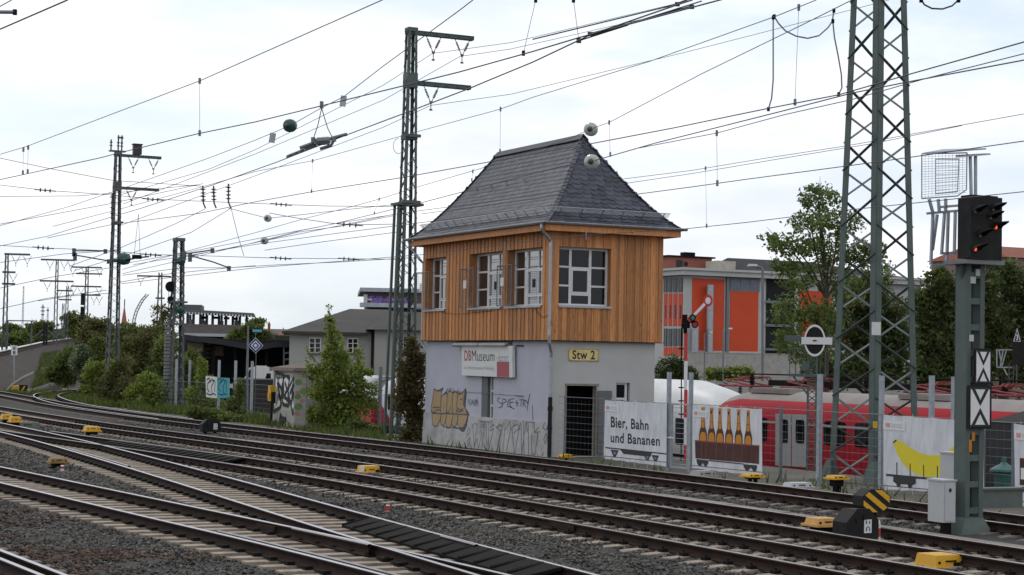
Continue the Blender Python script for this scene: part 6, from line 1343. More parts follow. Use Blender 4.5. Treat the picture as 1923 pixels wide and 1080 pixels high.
# ---- main light signal with boards, standing between the tracks
SP = Frame(atz(1818, 1000, -.20)); th = fthing('light_signal', 'light signal showing two small red lights on a stout green post with a mesh cage', 'signal', SP); k = SP.o.y / FP
zof = lambda y: (1000 - y) * k; g = M['green_steel']; Hh = zof(494)
m = MB(); w_ = .205
for x in (-w_, w_ - .05): m.box(x, x + .05, -.15, .15, .0, Hh); 
for sx in (-1, 1):
    for sy in (-1, 1): m.box(sx * w_ - (.0 if sx > 0 else -.0) + (-.10 if sx > 0 else 0), sx * w_ + (0 if sx > 0 else .10), sy * .15 - .008, sy * .15 + .008, 0, Hh)
m.build('post', g, th)
m = MB(); i = 0; z = .35
while z < Hh - .1:
    for sy in (-1, 1): m.box(-w_ + .10, w_ - .10, sy * .142 - .006, sy * .142 + .006, z, z + .11)
    z += .47
m.build('batten_plate', g, th)
m = MB(); m.box(-.42, .42, -.35, .35, -.06, -.02); m.hexa([(-.36, -.26, -.02), (.36, -.26, -.02), (.36, .26, -.02), (-.36, .26, -.02), (-.21, -.155, .28), (.21, -.155, .28), (.21, .155, .28), (-.21, .155, .28)]); m.build('foot', g, th)
hd = MB(); z0, z1 = zof(489), zof(376); hw = .36
hd.box(-hw + .02, hw - .02, -.40, -.05, z0, z1); hd.box(-hw, hw, -.425, -.40, z0 - .02, z1 + .02); hd.box(-.3, .3, -.38, -.08, z1, z1 + .05)
head = hd.build('signal_head', M['black'], th)
m = MB(); m.box(-.45, .45, -.40, .2, z0 - .10, z0 - .03); m.bar((-.3, -.1, z0 - .1), (-.18, 0, z0 - .35), .05); m.bar((.38, -.1, z0 - .1), (.2, 0, z0 - .4), .05); m.build('head_bracket', M['galv_dark'], th)
red = emat('red_signal_lamp', (1.0, .10, .02), 1.1); dl = mk('dark_lens', (.02, .02, .022), .15)
def hood(x, z, lit=False, r=.085):
    m = MB(); n = 10; o0 = -.425
    for i in range(n):
        a, b_ = math.pi * (-.1 + 1.2 * i / n), math.pi * (-.1 + 1.2 * (i + 1) / n); ln = lambda t: .08 + .26 * max(0, math.sin(t))
        p = lambda t, rr, y: Vector((x + math.cos(t) * rr, y, z + math.sin(t) * rr))
        m.hexa([p(a, r, o0), p(b_, r, o0), p(b_, r + .012, o0), p(a, r + .012, o0), p(a, r, o0 - ln(a)), p(b_, r, o0 - ln(b_)), p(b_, r + .012, o0 - ln(b_)), p(a, r + .012, o0 - ln(a))])
    h = m.build('hood', M['black'], head); m = MB(); m.lathe((x, o0, z), (0, -1, 0), [(0, r * .9), (.012, r * .7)], 14); m.build('lens', dl, h)
    if lit: m = MB(); m.lathe((x, o0 - .012, z - .01), (0, -1, 0), [(0, .034), (.01, .026)], 12); m.build('lamp', red, h)
pl_ = lambda px, py: SP.hit(px, py, 1, -.43)
for px, py, lit in ((1866, 391, 0), (1861, 407, 0), (1870, 426, 1), (1841, 440, 0), (1831, 467, 1), (1832, 395, 0)): h = pl_(px, py); hood(min(max(h.x, -.26), .27), h.z, lit, .075)
# service cage and brackets behind the head, to the left
cg = MB(); c3 = lambda px, py, y=.75: SP.hit(px, py, 1, y)
def loopc(m, pts, r, y=.75): P = [c3(a, b_, yy if False else y) for a, b_ in pts]; [m.tube([P[i], P[(i + 1) % len(P)]], r, 5) for i in range(len(P))]
loopc(cg, [(1731, 289), (1731, 373), (1798, 368), (1815, 356), (1816, 287)], .012); loopc(cg, [(1757, 299), (1757, 364), (1798, 360), (1801, 299)], .01, .5)
for k_ in range(1, 13): cg.tube([c3(1731 + k_ * 6.4, 289), c3(1731 + k_ * 6.4, 372 - k_ * .8)], .0032, 4, False)
for k_ in range(1, 18): cg.tube([c3(1731, 289 + k_ * 4.8), c3(1815, 288 + k_ * 4.3)], .0030, 4, False)
for k_ in range(1, 9): cg.tube([c3(1757, 299 + k_ * 7.3, .5), c3(1800, 299 + k_ * 6.9, .5)], .0035, 4, False)
cg.build('service_cage', M['galv'], th)
cg = MB(); cg.hexa([c3(1733, 290, .35), c3(1852, 281, .35), c3(1852, 281, 1.1), c3(1770, 283, 1.1)] + [c3(1733, 290, .35) + Vector((0, 0, .03)), c3(1852, 281, .35) + Vector((0, 0, .03)), c3(1852, 281, 1.1) + Vector((0, 0, .03)), c3(1770, 283, 1.1) + Vector((0, 0, .03))]); cg.hexa([c3(1795, 296, .35), c3(1860, 291, .35), c3(1850, 291, .9), c3(1795, 294, .9)] + [p + Vector((0, 0, .03)) for p in (c3(1795, 296, .35), c3(1860, 291, .35), c3(1850, 291, .9), c3(1795, 294, .9))])
cg.build('cage_roof', M['galv'], th)
cg = MB()
for a, b_ in (((1745, 374), (1752, 400)), ((1741, 401), (1818, 394)), ((1766, 389), (1812, 385)), ((1752, 402), (1748, 497)), ((1774, 398), (1768, 478)), ((1781, 398), (1778, 490)), ((1794, 396), (1792, 480)), ((1748, 500), (1812, 494)), ((1768, 476), (1808, 474)), ((1760, 403), (1751, 470)), ((1762, 374), (1764, 398)), ((1776, 373), (1776, 398)), ((1822, 290), (1824, 372)), ((1832, 291), (1832, 376))): cg.bar(c3(*a, .45), c3(*b_, .45), .045, .045)
cg.build('cage_bracket', M['galv'], th)
m = MB()
for px, py, w2 in ((1836, 512, .05), (1827, 526, .06), (1824, 635, .05)): h = SP.hit(px, py, 1, -.16); m.box(h.x - w2, h.x + w2, -.17, -.158, h.z - .06, h.z + .06)
m.build('number_plate', M['grey_box'], th)
h = SP.hit(1825, 828, 1, -.165); m = MB(); m.box(h.x - .07, h.x + .0, -.168, -.160, h.z - .20, h.z + .02); m.box(h.x + .0, h.x + .07, -.168, -.160, h.z + .0, h.z + .16); m.build('code_plate', mk('orange_code', (.40, .16, .02), .6), th)
# black and white warning boards
def xboard(label, x0, x1, y0, y1):
    fr = Frame(SP.world((0, -.22, 0)), SP.yaw); th = fthing('warning_board', label, 'sign', fr, None)
    f = lambda u, v, d: (lambda A, B_: Vector((A.x + (B_.x - A.x) * u, d, A.z + (B_.z - A.z) * v)))(fr.hit(x0, y1, 1, 0), fr.hit(x1, y0, 1, 0))
    def qd(m, pts, d0, d1): m.prism([f(u, v, d0) for u, v in pts], (0, d1 - d0, 0))
    m = MB(); qd(m, [(0, 0), (1, 0), (1, 1), (0, 1)], -.02, .01); m.build('board', M['black'], th); m = MB(); qd(m, [(.09, .045), (.91, .045), (.91, .955), (.09, .955)], -.024, -.0205); m.build('white_field', M['white'], th)
    m = MB()
    for A in ([(.09, .955), (.24, .955), (.5, .66), (.5, .52)], [(.91, .955), (.76, .955), (.5, .66), (.5, .52)], [(.09, .045), (.24, .045), (.5, .34), (.5, .48)], [(.91, .045), (.76, .045), (.5, .34), (.5, .48)]): qd(m, A, -.027, -.0245)
    qd(m, [(.09, .045), (.91, .045), (.91, .09), (.09, .09)], -.028, -.0245); qd(m, [(.09, .91), (.91, .91), (.91, .955), (.09, .955)], -.028, -.0245)
    m.build('chevrons', M['print_black'], th)
xboard('upper black framed board with meeting black chevrons on the signal post', 1829, 1861, 655, 722); xboard('lower and larger black framed board with meeting black chevrons on the signal post', 1817, 1861, 724, 805)
# cabinets beside the post
def cabinet(label, px, D, leg=.25):
    x0, x1, x2, y0, y1 = px; F = Face(x1, y1 + 6, D, YAW); th = F.thing('trackside_cabinet', label, 'cabinet', 'grey cabinets beside the signal post'); k = D / FP
    w1 = (x2 - x1) * k / .894; d1 = (x1 - x0) * k / .447 * .75; h = (y1 - y0) * k; z = 6 * k
    m = MB(); m.box(0, w1, 0, d1, z, z + h); m.box(-.02, w1 + .02, -.02, d1 + .02, z + h, z + h + .03); m.build('housing', M['grey_box'], th)
    m = MB(); m.box(.02, w1 - .02, -.015, -.002, z + .03, z + h - .03); dd = m.build('door', M['grey_box'], th); m = MB(); m.box(w1 * .4, w1 * .55, -.035, -.016, z + h * .75, z + h * .83); m.build('lock', M['black'], dd); m = MB(); m.tube([(w1 * .5, .1, z), (w1 * .5, .1, -.5)], .03, 6); m.box(.05, w1 - .05, .05, .15, z - .5, z); m.build('support', M['black_steel'], th)
cabinet('front light grey cabinet hanging low at the left of the signal post', (1745, 1772, 1797, 905, 982), 32.6); cabinet('rear light grey cabinet half hidden behind the signal post', (1768, 1792, 1806, 853, 905), 34.2)
# beam behind the post
F = Face(1840, 945, 36, YAW); th = F.thing('buffer_beam', 'grey green steel beam lying low to the right of the signal post', 'steel beam'); m = MB(); a = F.q(1838, 948); b_ = F.q(1905, 930); m.box(0, b_.x - a.x + .1, -.1, .1, -.1, .26); m.box(-.02, b_.x - a.x + .12, -.14, .14, .26, .30); m.build('beam', M['green_box'], th)
# triangular board and signal at the right edge
F = Face(1908, 720, 78); th = F.thing('speed_board', 'white edged black triangle with a number at the right edge before dark trees', 'sign'); m = MB(); m.prism([F.q(1902.5, 642, -.05), F.q(1917, 642, -.05), F.q(1910.2, 616, -.05)], (0, .03, 0)); m.build('board', M['white'], th); m = MB(); m.prism([F.q(1904.6, 640.6, -.06), F.q(1915, 640.6, -.06), F.q(1910.1, 620, -.06)], (0, .008, 0)); m.build('black_field', M['print_black'], th)
lettering('3', lambda u, v: F.q(1908.2 + 3.8 * u, 639.2 - 11 * v, -.064), M['white'], th, .03); m = MB(); m.tube([F.q(1909, 720, 0), F.q(1909.5, 642, 0)], .04, 6); m.build('pole', M['grey_steel'], th)
F = Face(1900, 722, 77); th = F.thing('signal_gantry', 'black signal heads with a small lattice bracket at the right edge', 'signal'); m = MB()
for x in (1895, 1903): slab(m, F, x - 1, x + 1, 684, 722, -.05, .05)
for y in (694, 704, 714): m.bar(F.q(1895, y), F.q(1903, y - 6), .04)
m.build('post', M['grey_steel'], th); m = MB(); slab(m, F, 1901, 1925, 642, 685, -.3, .1); m.build('signal_head', M['black'], th); m = MB()
for a, b_ in (((1872, 657), (1902, 657)), ((1872, 690), (1900, 690)), ((1872, 657), (1872, 690)), ((1884, 657), (1878, 690)), ((1890, 657), (1882, 686)), ((1876, 657), (1882, 690)), ((1885, 692), (1892, 705))): m.bar(F.q(*a), F.q(*b_), .05)
m.build('bracket', M['galv'], th)
# ---- covers, dwarf signals and markers on the ballast
def cover(label, px, py, wpx, hpx, mat, depth=.45, group='yellow point machine covers', legs=None, flange=True, chamfer=.06):
    P = atz(px, py, -.21); fr = Frame(P, YAW if legs is None else YAW); k = P.y / FP; W = wpx * k / .92; H = hpx * k; th = fthing('machine_cover', label, 'machine cover', fr, group)
    L_ = .0 if legs is None else legs; m = MB(); x0, x1 = -W / 2, W / 2; d = depth; c = chamfer * W
    m.hexa([(x0, -d / 2, L_), (x1, -d / 2, L_), (x1, d / 2, L_), (x0, d / 2, L_), (x0 + c, -d / 2 + c, L_ + H), (x1 - c, -d / 2 + c, L_ + H), (x1 - c, d / 2 - c, L_ + H), (x0 + c, d / 2 - c, L_ + H)])
    if flange: m.box(x0 - .04, x1 + .04, -d / 2 - .04, d / 2 + .04, L_ - .015, L_ + .025)
    m.build('lid', M[mat], th)
    m = MB()
    for x in (x0 * .72, x1 * .72): m.lathe((x, -d / 2 + c * .4, L_ + H * .45), (0, -1, 0), [(0, .022), (.018, .018)], 8)
    m.bar((x0 * .3, -d / 2 + c * .3, L_ + H * .55), (x1 * .3, -d / 2 + c * .3, L_ + H * .55), .018); m.build('latch', M['black_steel'], th)
    if legs is not None:
        m = MB(); m.box(x0 + .08, x1 - .08, -d / 2 + .06, d / 2 - .06, L_ * .35, L_ - .016)
        for x in (x0 + .12, x1 - .16): m.box(x, x + .06, -.05, .05, -.25, L_ * .35)
        m.build('base', M['black_steel'], th)
    return th
c1 = cover('yellow cover with a small white label between the middle tracks', 692, 888, 33, 13.5, 'yellow'); fr = Frame(c1.location, YAW)
h = fr.hit(680, 881, 1, -.235); m = MB(); m.box(h.x - .06, h.x + .06, -.237, -.205, h.z - .07, h.z + .07); m.build('label', M['white'], c1)
cover('large yellow cover at the lower right corner, the nearest one', 1765, 1064, 66, 24, 'yellow', .5)
cover('yellow cover on legs left of the turnout rails, standing alone', 172, 818, 25, 9, 'yellow', .5, legs=.16)
cover('yellow cover on legs at the left edge, front one of two', 28, 804, 19, 9.5, 'yellow', .5, legs=.24); cover('yellow cover on legs at the left edge, rear one of two', 12, 798, 18, 9, 'yellow', .5, legs=.24)
cover('small yellow cover at the foot of the doorway', 1062, 861, 16, 5, 'yellow', .4, legs=.05); cover('low yellow twin cover under the bottle banner', 1413, 902, 30, 5, 'yellow', .4, legs=.10)
cover('orange cover on a dark stand before the big lattice mast', 1571, 921, 29, 6, 'yellow', .35, legs=.28); cover('pale orange cover beside the black dwarf signal on the right', 1543, 1008, 46, 14, 'orange_worn', .4, legs=.20)
cover('brownish cover on a black base in the left foreground ballast', 108, 880, 30, 8, 'ochre', .4, group=None, legs=.16)
cover('tiny yellow lantern box between the two curving rails at far left', 121, 735, 6, 3.4, 'yellow', .3, legs=.1)
cover('long grey green box lying beside the two yellow covers at left', 50, 802, 46, 9, 'green_box', .5, None, None, False)
th = cover('flat pale concrete box lid on the ground below the gate', 1320, 893, 34, 9, 'concrete', .5, None); cover('flat grey box with white edge before the big mast foundation', 1498, 915, 46, 9, 'grey_box', .4, None)
def marker(label, px, py, hpx, wpx, bands, group='red and white marker posts'):
    P = atz(px, py, -.21); fr = Frame(P, YAW); k = P.y / FP; th = fthing('marker_post', label, 'marker post', fr, group); z = 0; tot = sum(b_[0] for b_ in bands); r = wpx * k / 2
    for i, (f, c) in enumerate(bands):
        h = f / tot * hpx * k; m = MB(); m.lathe((0, 0, z), (0, 0, 1), [(0, r), (h, r)] if i < len(bands) - 1 else [(0, r), (h * .6, r), (h * .9, r * .7), (h, r * .3)], 12); m.build('band', M[c], th); z += h
marker('short red and white marker stub beside the brownish cover', 117, 884, 10.5, 7, [(3, 'white'), (4, 'red_paint'), (2, 'white')]); marker('red marker stub with a rounded top in the middle foreground', 728, 961, 13, 7.5, [(1, 'white'), (5, 'red_paint'), (1, 'white')])
marker('white post with one red band beside the right dwarf signal', 1649, 1023, 46, 8.5, [(2.6, 'white'), (2.8, 'red_paint'), (2.6, 'white')]); marker('small red and white post beside the left dwarf signal', 409.5, 812, 16, 4, [(1.5, 'white'), (3, 'red_paint'), (1.5, 'white')])
def dwarf(label, px, py, D=None, w_=.62, h=.5, leg=.08, cut=.15, group='black dwarf signals'):
    P = atz(px, py, -.21); fr = Frame(P, YAW); th = fthing('dwarf_signal', label, 'signal', fr, group); m = MB(); x0, x1 = -w_ / 2, w_ / 2; z0, z1 = leg, leg + h
    m.prism([(x0, -.2, z0), (x1, -.2, z0), (x1, -.2, z1 - cut), (x1 - cut, -.2, z1), (x0 + cut * 1.2, -.2, z1), (x0, -.2, z1 - cut * 1.2)], (0, .38, 0)); m.prism([(x0 - .02, -.22, z0), (x1 + .02, -.22, z0), (x1 + .02, -.22, z1 - cut), (x1 - cut, -.22, z1 + .02), (x0 + cut * 1.2, -.22, z1 + .02), (x0 - .02, -.22, z1 - cut * 1.2)], (0, .03, 0)); m.build('housing', M['black'], th)
    m = MB(); m.box(x0 + .12, x0 + .2, -.1, .1, -.15, leg); m.box(x1 - .2, x1 - .12, -.1, .1, -.15, leg); m.box(x0 + .1, x1 - .1, -.14, .14, -.12, -.05); m.build('stand', M['black_steel'], th)
    m = MB(); m.box(x1 - .28, x1 - .13, -.226, -.2205, z0 + .1, z0 + .32); pl2 = m.build('plate', M['white'], th); m = MB()
    for x, z, a, b_ in ((.235, .25, .02, .05), (.17, .25, .02, .05), (.235, .13, .02, .06), (.17, .13, .02, .06), (.205, .19, .05, .015)): m.box(x1 - x - a / 2, x1 - x + a / 2, -.229, -.2265, z0 + z, z0 + z + b_)
    m.build('marks', M['print_black'], pl2)
    m = MB()
    for x, z in ((x0 + .2, z1 - .16), (x0 + .36, z1 - .12)): m.lathe((x, -.221, z), (0, -1, 0), [(0, .045), (.03, .04)], 10)
    m.build('lens', dl, th); return th
dwarf('black dwarf signal between the rear tracks at left of the signal box', 394, 815, w_=.70, h=.46); dwarf('large black dwarf signal on the right, its plate facing the camera', 1604, 1024, w_=.62, h=.48, leg=.12, cut=.17)
# striped octagonal board behind the right dwarf signal
P = atz(1645, 1010, -.21); fr = Frame(P, YAW - .1); th = fthing('striped_board', 'black octagonal lantern with yellow diagonal stripes behind the right dwarf signal', 'sign', fr); c = fr.hit(1645, 941, 1, 0); R = .27
oc = [(c.x + R * 1.12 * math.cos(math.pi / 8 + i * math.pi / 4), -.02, c.z + R * .82 * math.sin(math.pi / 8 + i * math.pi / 4)) for i in range(8)]
m = MB(); m.prism(oc, (0, .32, 0)); m.build('housing', M['black'], th); m = MB()
def clip_band(u0, u1):
    sc = lambda x, z: (x / (1.12 * R) + z / (.82 * R)); pol = [(math.cos(math.pi / 8 + i * math.pi / 4) * 1.12 * R * .93, math.sin(math.pi / 8 + i * math.pi / 4) * .82 * R * .93) for i in range(8)]
    for lim, sg_n in ((u0, 1), (u1, -1)):
        o2 = []
        for i in range(len(pol)):
            a, b_ = pol[i], pol[(i + 1) % len(pol)]; va, vb = (sc(*a) - lim) * sg_n, (sc(*b_) - lim) * sg_n
            if va >= 0: o2.append(a)
            if va * vb < 0: t = va / (va - vb); o2.append((a[0] + (b_[0] - a[0]) * t, a[1] + (b_[1] - a[1]) * t))
        pol = o2
    return pol
for u0, u1 in ((-1.4, -.78), (-.30, .22), (.72, 1.4)):
    p = clip_band(u0, u1)
    if len(p) > 2: m.prism([(c.x + x, -.026, c.z + z) for x, z in p], (0, .005, 0))
m.build('stripes', M['yellow'], th); m = MB(); m.box(c.x - .06, c.x + .06, .08, .2, -.1, c.z - .2); m.build('stand', M['black_steel'], th)
# far left trackside pieces
F = Face(96, 716 + 18, 125); 
th = fthing('switch_lantern', 'small yellow and black lantern with a yellow box at the foot of the embankment', 'point lantern', Frame(atz(36, 736, -.3))); o = th.location; fr = Frame(o); D_ = o.y
m = MB(); q = lambda x, y: fr.loc(atd(x, y, D_))
a, b_ = q(37, 735), q(52, 723); m.box(a.x, b_.x, -.3, .3, a.z, b_.z); m.build('housing', M['black'], th); m = MB(); a, b_ = q(22, 732), q(34, 724); m.box(a.x, b_.x, -.3, .3, a.z, b_.z); m.build('box', M['yellow'], th); m = MB(); a = q(38, 734); b_ = q(44, 725); m.prism([(a.x, -.32, a.z), (a.x + .12, -.32, a.z), (b_.x + .12, -.32, b_.z), (b_.x, -.32, b_.z)], (0, .01, 0)); a = q(49, 734); b_ = q(52, 729); m.prism([(a.x, -.32, a.z), (b_.x, -.32, a.z), (b_.x, -.32, b_.z)], (0, .01, 0)); m.build('stripes', M['yellow'], th)
fr = Frame(atz(152, 737, -.25)); th = fthing('shunting_sign', 'small black board with a white bar between the curving rails', 'sign', fr); q = lambda x, y: fr.loc(atd(x, y, fr.o.y)); m = MB(); a, b_ = q(149.5, 733), q(157.5, 726); m.box(a.x, b_.x, -.1, .1, a.z, b_.z); m.build('board', M['black'], th); m = MB(); a, b_ = q(151, 730.6), q(156, 728.6); m.box(a.x, b_.x, -.13, -.105, a.z, b_.z); m.build('bar', M['white'], th); m = MB(); a, b_ = q(144, 740), q(165, 735); m.box(a.x, b_.x, .2, .6, a.z - .2, b_.z); m.build('base', M['green_box'], th)
# kilometre board
F = Face(26, 716, 130); th = F.thing('kilometre_board', 'white board with two black digits one above the other on a thin post at left', 'sign'); m = MB(); slab(m, F, 20.8, 33, 649, 667, -.06, -.02); m.build('board', M['white'], th); m = MB(); m.tube([F.q(26.5, 716, 0), F.q(26.5, 660, 0)], .05, 6); m.build('post', M['galv'], th)
lettering('0', lambda u, v: F.q(24.2 + 5 * u, 657 - 6.5 * v, -.066), M['print_black'], th, .03); lettering('8', lambda u, v: F.q(24.2 + 5 * u, 665.6 - 6.8 * v, -.066), M['print_black'], th, .03)
# blue diamond sign and thin pole
F = Face(479.5, 792, 87); th = F.thing('diamond_sign', 'blue diamond sign with nested white diamonds on a wooden post', 'sign')
m = MB(); slab(m, F, 477, 482, 655, 792, -.05, .05); m.build('post', mk('grey_wood_post', (.10, .09, .075), .9), th)
def dia(m, r, d0, d1): m.prism([F.q(480, 649 + r * 1.05, d0), F.q(480 + r, 649, d0), F.q(480, 649 - r * 1.05, d0), F.q(480 - r, 649, d0)], (0, d1 - d0, 0))
for r, c, d in ((14.4, 'white', -.06), (13.2, 'blue_sign', -.072), (9.2, 'white', -.080), (6.6, 'blue_sign', -.088), (3.6, 'white', -.096)): m = MB(); dia(m, r, d, -.052); m.build('diamond', M[c], th)
m = MB(); slab(m, F, 474.5, 491.5, 619, 623.5, -.06, -.02); m.build('blue_plate', M['lightblue'], th); m = MB(); slab(m, F, 478.8, 480.3, 620, 640, -.01, .03); m.build('extension', M['galv_dark'], th)
F = Face(465, 792, 86); th = F.thing('thin_pole', 'thin grey pole standing left of the blue diamond sign', 'pole'); m = MB(); m.tube([F.q(463.5, 792), F.q(464.5, 690), F.q(466, 612)], [.07, .06, .035], 7); m.build('pole', M['galv_dark'], th)
# ================================================================ buildings in the background
class Bld:
    def __init__(s, label, name, cat, px, py, D, yaw=YAW, group=None):
        s.fr = Frame(atd(px, py, D), yaw); s.th = fthing(name, label, cat, s.fr, group)
    def h(s, px, py, ax=1, v=0.0): return s.fr.hit(px, py, ax, v)
    def pl(s, name, x0, x1, y0, y1, mat, ax=1, v=0.0, d=.05, par=None):
        """flat element standing proud of a face: picture rectangle on the face plane"""
        a, b_ = s.h(x0, y1, ax, v), s.h(x1, y0, ax, v); m = MB()
        if ax == 1: m.box(min(a.x, b_.x), max(a.x, b_.x), v - d, v + .02, a.z, b_.z)
        else: m.box(v - d, v + .02, min(a.y, b_.y), max(a.y, b_.y), a.z, b_.z)
        return m.build(name, mat, par or s.th)
grey_w = mk('grey_facade', (.42, .42, .41), .8, 0, .06, .5); orange = mk('orange_panel', (.56, .058, .012), .6, 0, .06, .4); brownred = mk('brown_red_plaster', (.26, .085, .06), .8, 0, .06, .5)
B = Bld('orange and grey office building with steel vent pipes behind the trains', 'office_building', 'building', 1285, 712, 200)
zt = B.h(1285, 517).z; zb = -4.0; xr = B.h(1730, 600).x; yl = B.h(1236, 600, 0).y
m = MB(); m.box(0, xr, 0, 45, zb, zt); B_w = m.build('wall', grey_w, B.th)
m = MB(); z2 = B.h(1285, 508).z; m.box(-1.0, xr + .5, -1.0, 46, zt + .02, zt + .55); m.box(-1.25, xr + .7, -1.25, 46.2, zt + .55, zt + .8); m.build('cornice', grey_w, B.th)
zr0 = zt + .82; zr1 = B.h(1400, 491).z + 1.0; xa = B.h(1330, 500).x; xa = B.h(1338, 500, 1, 6).x + .2; m = MB(); m.hexa([(xa, 1, zr0), (xr, 1, zr0), (xr, 22, zr0), (xa + 8.5, 22, zr0), (xa + 4.5, 10, zr1), (xr - 9, 10, zr1), (xr - 9, 16, zr1), (xa + 7.5, 16, zr1)]); rf = m.build('roof', mk('dark_tiled_roof', (.035, .034, .037), .9, 0, .2, 1.0, spec=.2), B.th)
a, b_ = B.h(1256, 510, 1, 6), B.h(1337, 486, 1, 6); m = MB(); m.box(a.x, b_.x, 6, 16, zr0 - .2, b_.z); m.build('stair_tower', brownred, rf); m = MB(); m.box(a.x - .3, b_.x + .3, 5.7, 16.3, b_.z, b_.z + .18); q = B.h(1292, 476, 1, 8); m.box(q.x - .8, q.x + .6, 7.4, 8.4, b_.z + .18, q.z + .1); m.build('tower_cap', M['black_steel'], rf)
B.pl('tower_window', 1270, 1281.5, 489, 508, M['glass'], 1, 6.0, .06, rf); B.pl('tower_window', 1284, 1291, 491.5, 499, M['glass'], 1, 6.0, .06, rf)
q = B.h(1360, 502, 1, 3); m = MB(); m.box(q.x - 1.2, q.x + 1.2, 2.5, 5, zr0, q.z + .7); m.build('dormer', mk('cream_dormer', (.38, .36, .30), .8), rf)
for x0, x1, y0, y1 in ((1298, 1360, 525, 659), (1369.5, 1424, 548, 660), (1500, 1560, 548, 640), (1575, 1650, 545, 640)): B.pl('panel', x0, x1, y0, y1, orange)
m = MB(); q0, q1 = B.h(1361, 660).x, B.h(1366, 660).x; m.box(q0, q1, -.25, 0, zb, zt); m.build('downpipe', M['galv_dark'], B.th)
wr = B.pl('window', 1370, 1426, 523, 546.5, M['galv_dark'], d=.08)
for k in range(3): x = 1371.5 + k * 18.2; B.pl('pane', x, x + 15.5, 527, 543.5, mk('bluish_office_glass', (.10, .11, .17), .08, 0, .05), 1, 0, .12, wr)
B.pl('base_band', 1298, 1428, 661, 669, M['grey_box'], 1, 0, .08)
B.pl('balcony_bay', 1437, 1492, 526, 672, M['dark'], 1, 0, .06)
for y in (566, 610, 655): B.pl('balcony_rail', 1437, 1492, y, y + 3, M['galv_dark'], 1, -.4, .05)
for x0, x1, y0 in ((1328, 1339.5, 535), (1300, 1311.5, 612)):
    a, b_ = B.h(x0, y0, 1, -.8), B.h(x1, y0, 1, -.8); m = MB(); m.tube([((a.x + b_.x) / 2, -.8, zb), ((a.x + b_.x) / 2, -.8, a.z)], abs(b_.x - a.x) / 2, 14)
    for z in (2.2, 5.5): m.lathe(((a.x + b_.x) / 2, -.8, z), (0, 0, 1), [(0, abs(b_.x - a.x) / 2 + .04), (.1, abs(b_.x - a.x) / 2 + .04)], 14)
    m.build('vent_pipe', M['zinc'], B.th, smooth=False)
for y0, y1, mt in ((522, 549, 'gl'), (551, 612, 'or'), (617, 650, 'gl'), (652, 668, 'or')):
    for k in range(4):
        xs = [1283, 1273, 1263.5, 1254.5, 1246]; s_ = 0.0
        w0 = B.pl('panel' if mt == 'or' else 'window', xs[k + 1] + 1.0, xs[k] - .6, y0 + (3 - k) * 0, y1, orange if mt == 'or' else M['glass'], 0, 0, .06)
        if mt == 'or' and y0 == 551: B.pl('window', xs[k + 1] + 4, xs[k] - 3, 573, 598, M['glass'], 0, 0, .10)
        if mt == 'gl': B.pl('mullion', (xs[k] + xs[k + 1]) / 2 - .5, (xs[k] + xs[k + 1]) / 2 + .5, y0, y1, M['galv'], 0, -.06, .04, w0)
B2 = Bld('long low concrete wall below the orange office building', 'concrete_wall', 'wall', 1300, 712, 192); a, b_ = B2.h(1290, 712), B2.h(1700, 671); m = MB(); m.box(a.x, b_.x, 0, .4, -3, b_.z); m.build('wall', M['concrete'], B2.th); m = MB(); m.box(a.x, b_.x, -.05, .45, b_.z, b_.z + .1)
m.build('coping', M['concrete'], B2.th)
for lab, pts, lamp in (('tall street lamp with its arm bent left before the orange building', [(1432, 716), (1432, 505), (1428, 502), (1408, 498)], (1403, 1422, 496, 500)), ('small slim lamp post before the vent pipes, left of two', [(1323, 712), (1323, 627), (1337, 624)], (1331, 1338, 622.6, 625)), ('small slim lamp post before the vent pipes, right of two', [(1358, 718), (1358, 621), (1374, 617)], (1367, 1375, 615.6, 618.4))):
    D_ = 170; th = thing('street_lamp', lab, 'street lamp', atd(*pts[0], D_), 0, 'lamps before the orange building'); o = th.location; r = .13 if pts[0][0] > 1400 else .07; m = MB(); m.tube([atd(x, y, D_) - o for x, y in pts], r, 6); m.build('pole', M['galv_dark'], th); a, b_ = atd(lamp[0], lamp[3], D_) - o, atd(lamp[1], lamp[2], D_) - o; m = MB(); m.hexa([(a.x, -.2, a.z), (b_.x, -.2, a.z), (b_.x, .2, a.z), (a.x, .2, a.z), (a.x + .15, -.12, b_.z), (b_.x, -.12, b_.z), (b_.x, .12, b_.z), (a.x + .15, .12, b_.z)]); m.build('lamp_head', M['grey_box'], th)
B = Bld('brown building with a red tiled roof peeping over the trees at the right edge', 'house', 'house', 1880, 700, 220); a, b_ = B.h(1890, 700), B.h(2020, 490); m = MB(); m.box(a.x, b_.x, 0, 14, -4, b_.z); m.build('wall', mk('brown_plaster', (.20, .15, .12), .85), B.th); m = MB(); q = B.h(1897, 474); m.hexa([(a.x - .5, -.5, b_.z), (b_.x, -.5, b_.z), (b_.x, 14.5, b_.z), (a.x - .5, 14.5, b_.z), (q.x, 4, q.z + 1), (b_.x, 4, q.z + 1), (b_.x, 9, q.z + 1), (q.x, 9, q.z + 1)]); m.build('roof', mk('red_roof_tiles', (.22, .07, .04), .8, 0, .15, 2), B.th)
B = Bld('pale house front seen in the gap between the trees right of the big mast', 'house', 'house', 1700, 700, 210); a, b_ = B.h(1690, 700), B.h(1745, 610); m = MB(); m.box(a.x, b_.x, 0, 10, -4, b_.z); m.build('wall', grey_w, B.th); m = MB(); m.hexa([(a.x - .4, -.4, b_.z), (b_.x + .4, -.4, b_.z), (b_.x + .4, 10, b_.z), (a.x - .4, 10, b_.z), (a.x, 4, b_.z + 3), (b_.x, 4, b_.z + 3), (b_.x, 6, b_.z + 3), (a.x, 6, b_.z + 3)]); m.build('roof', M['slate_dark'], B.th)
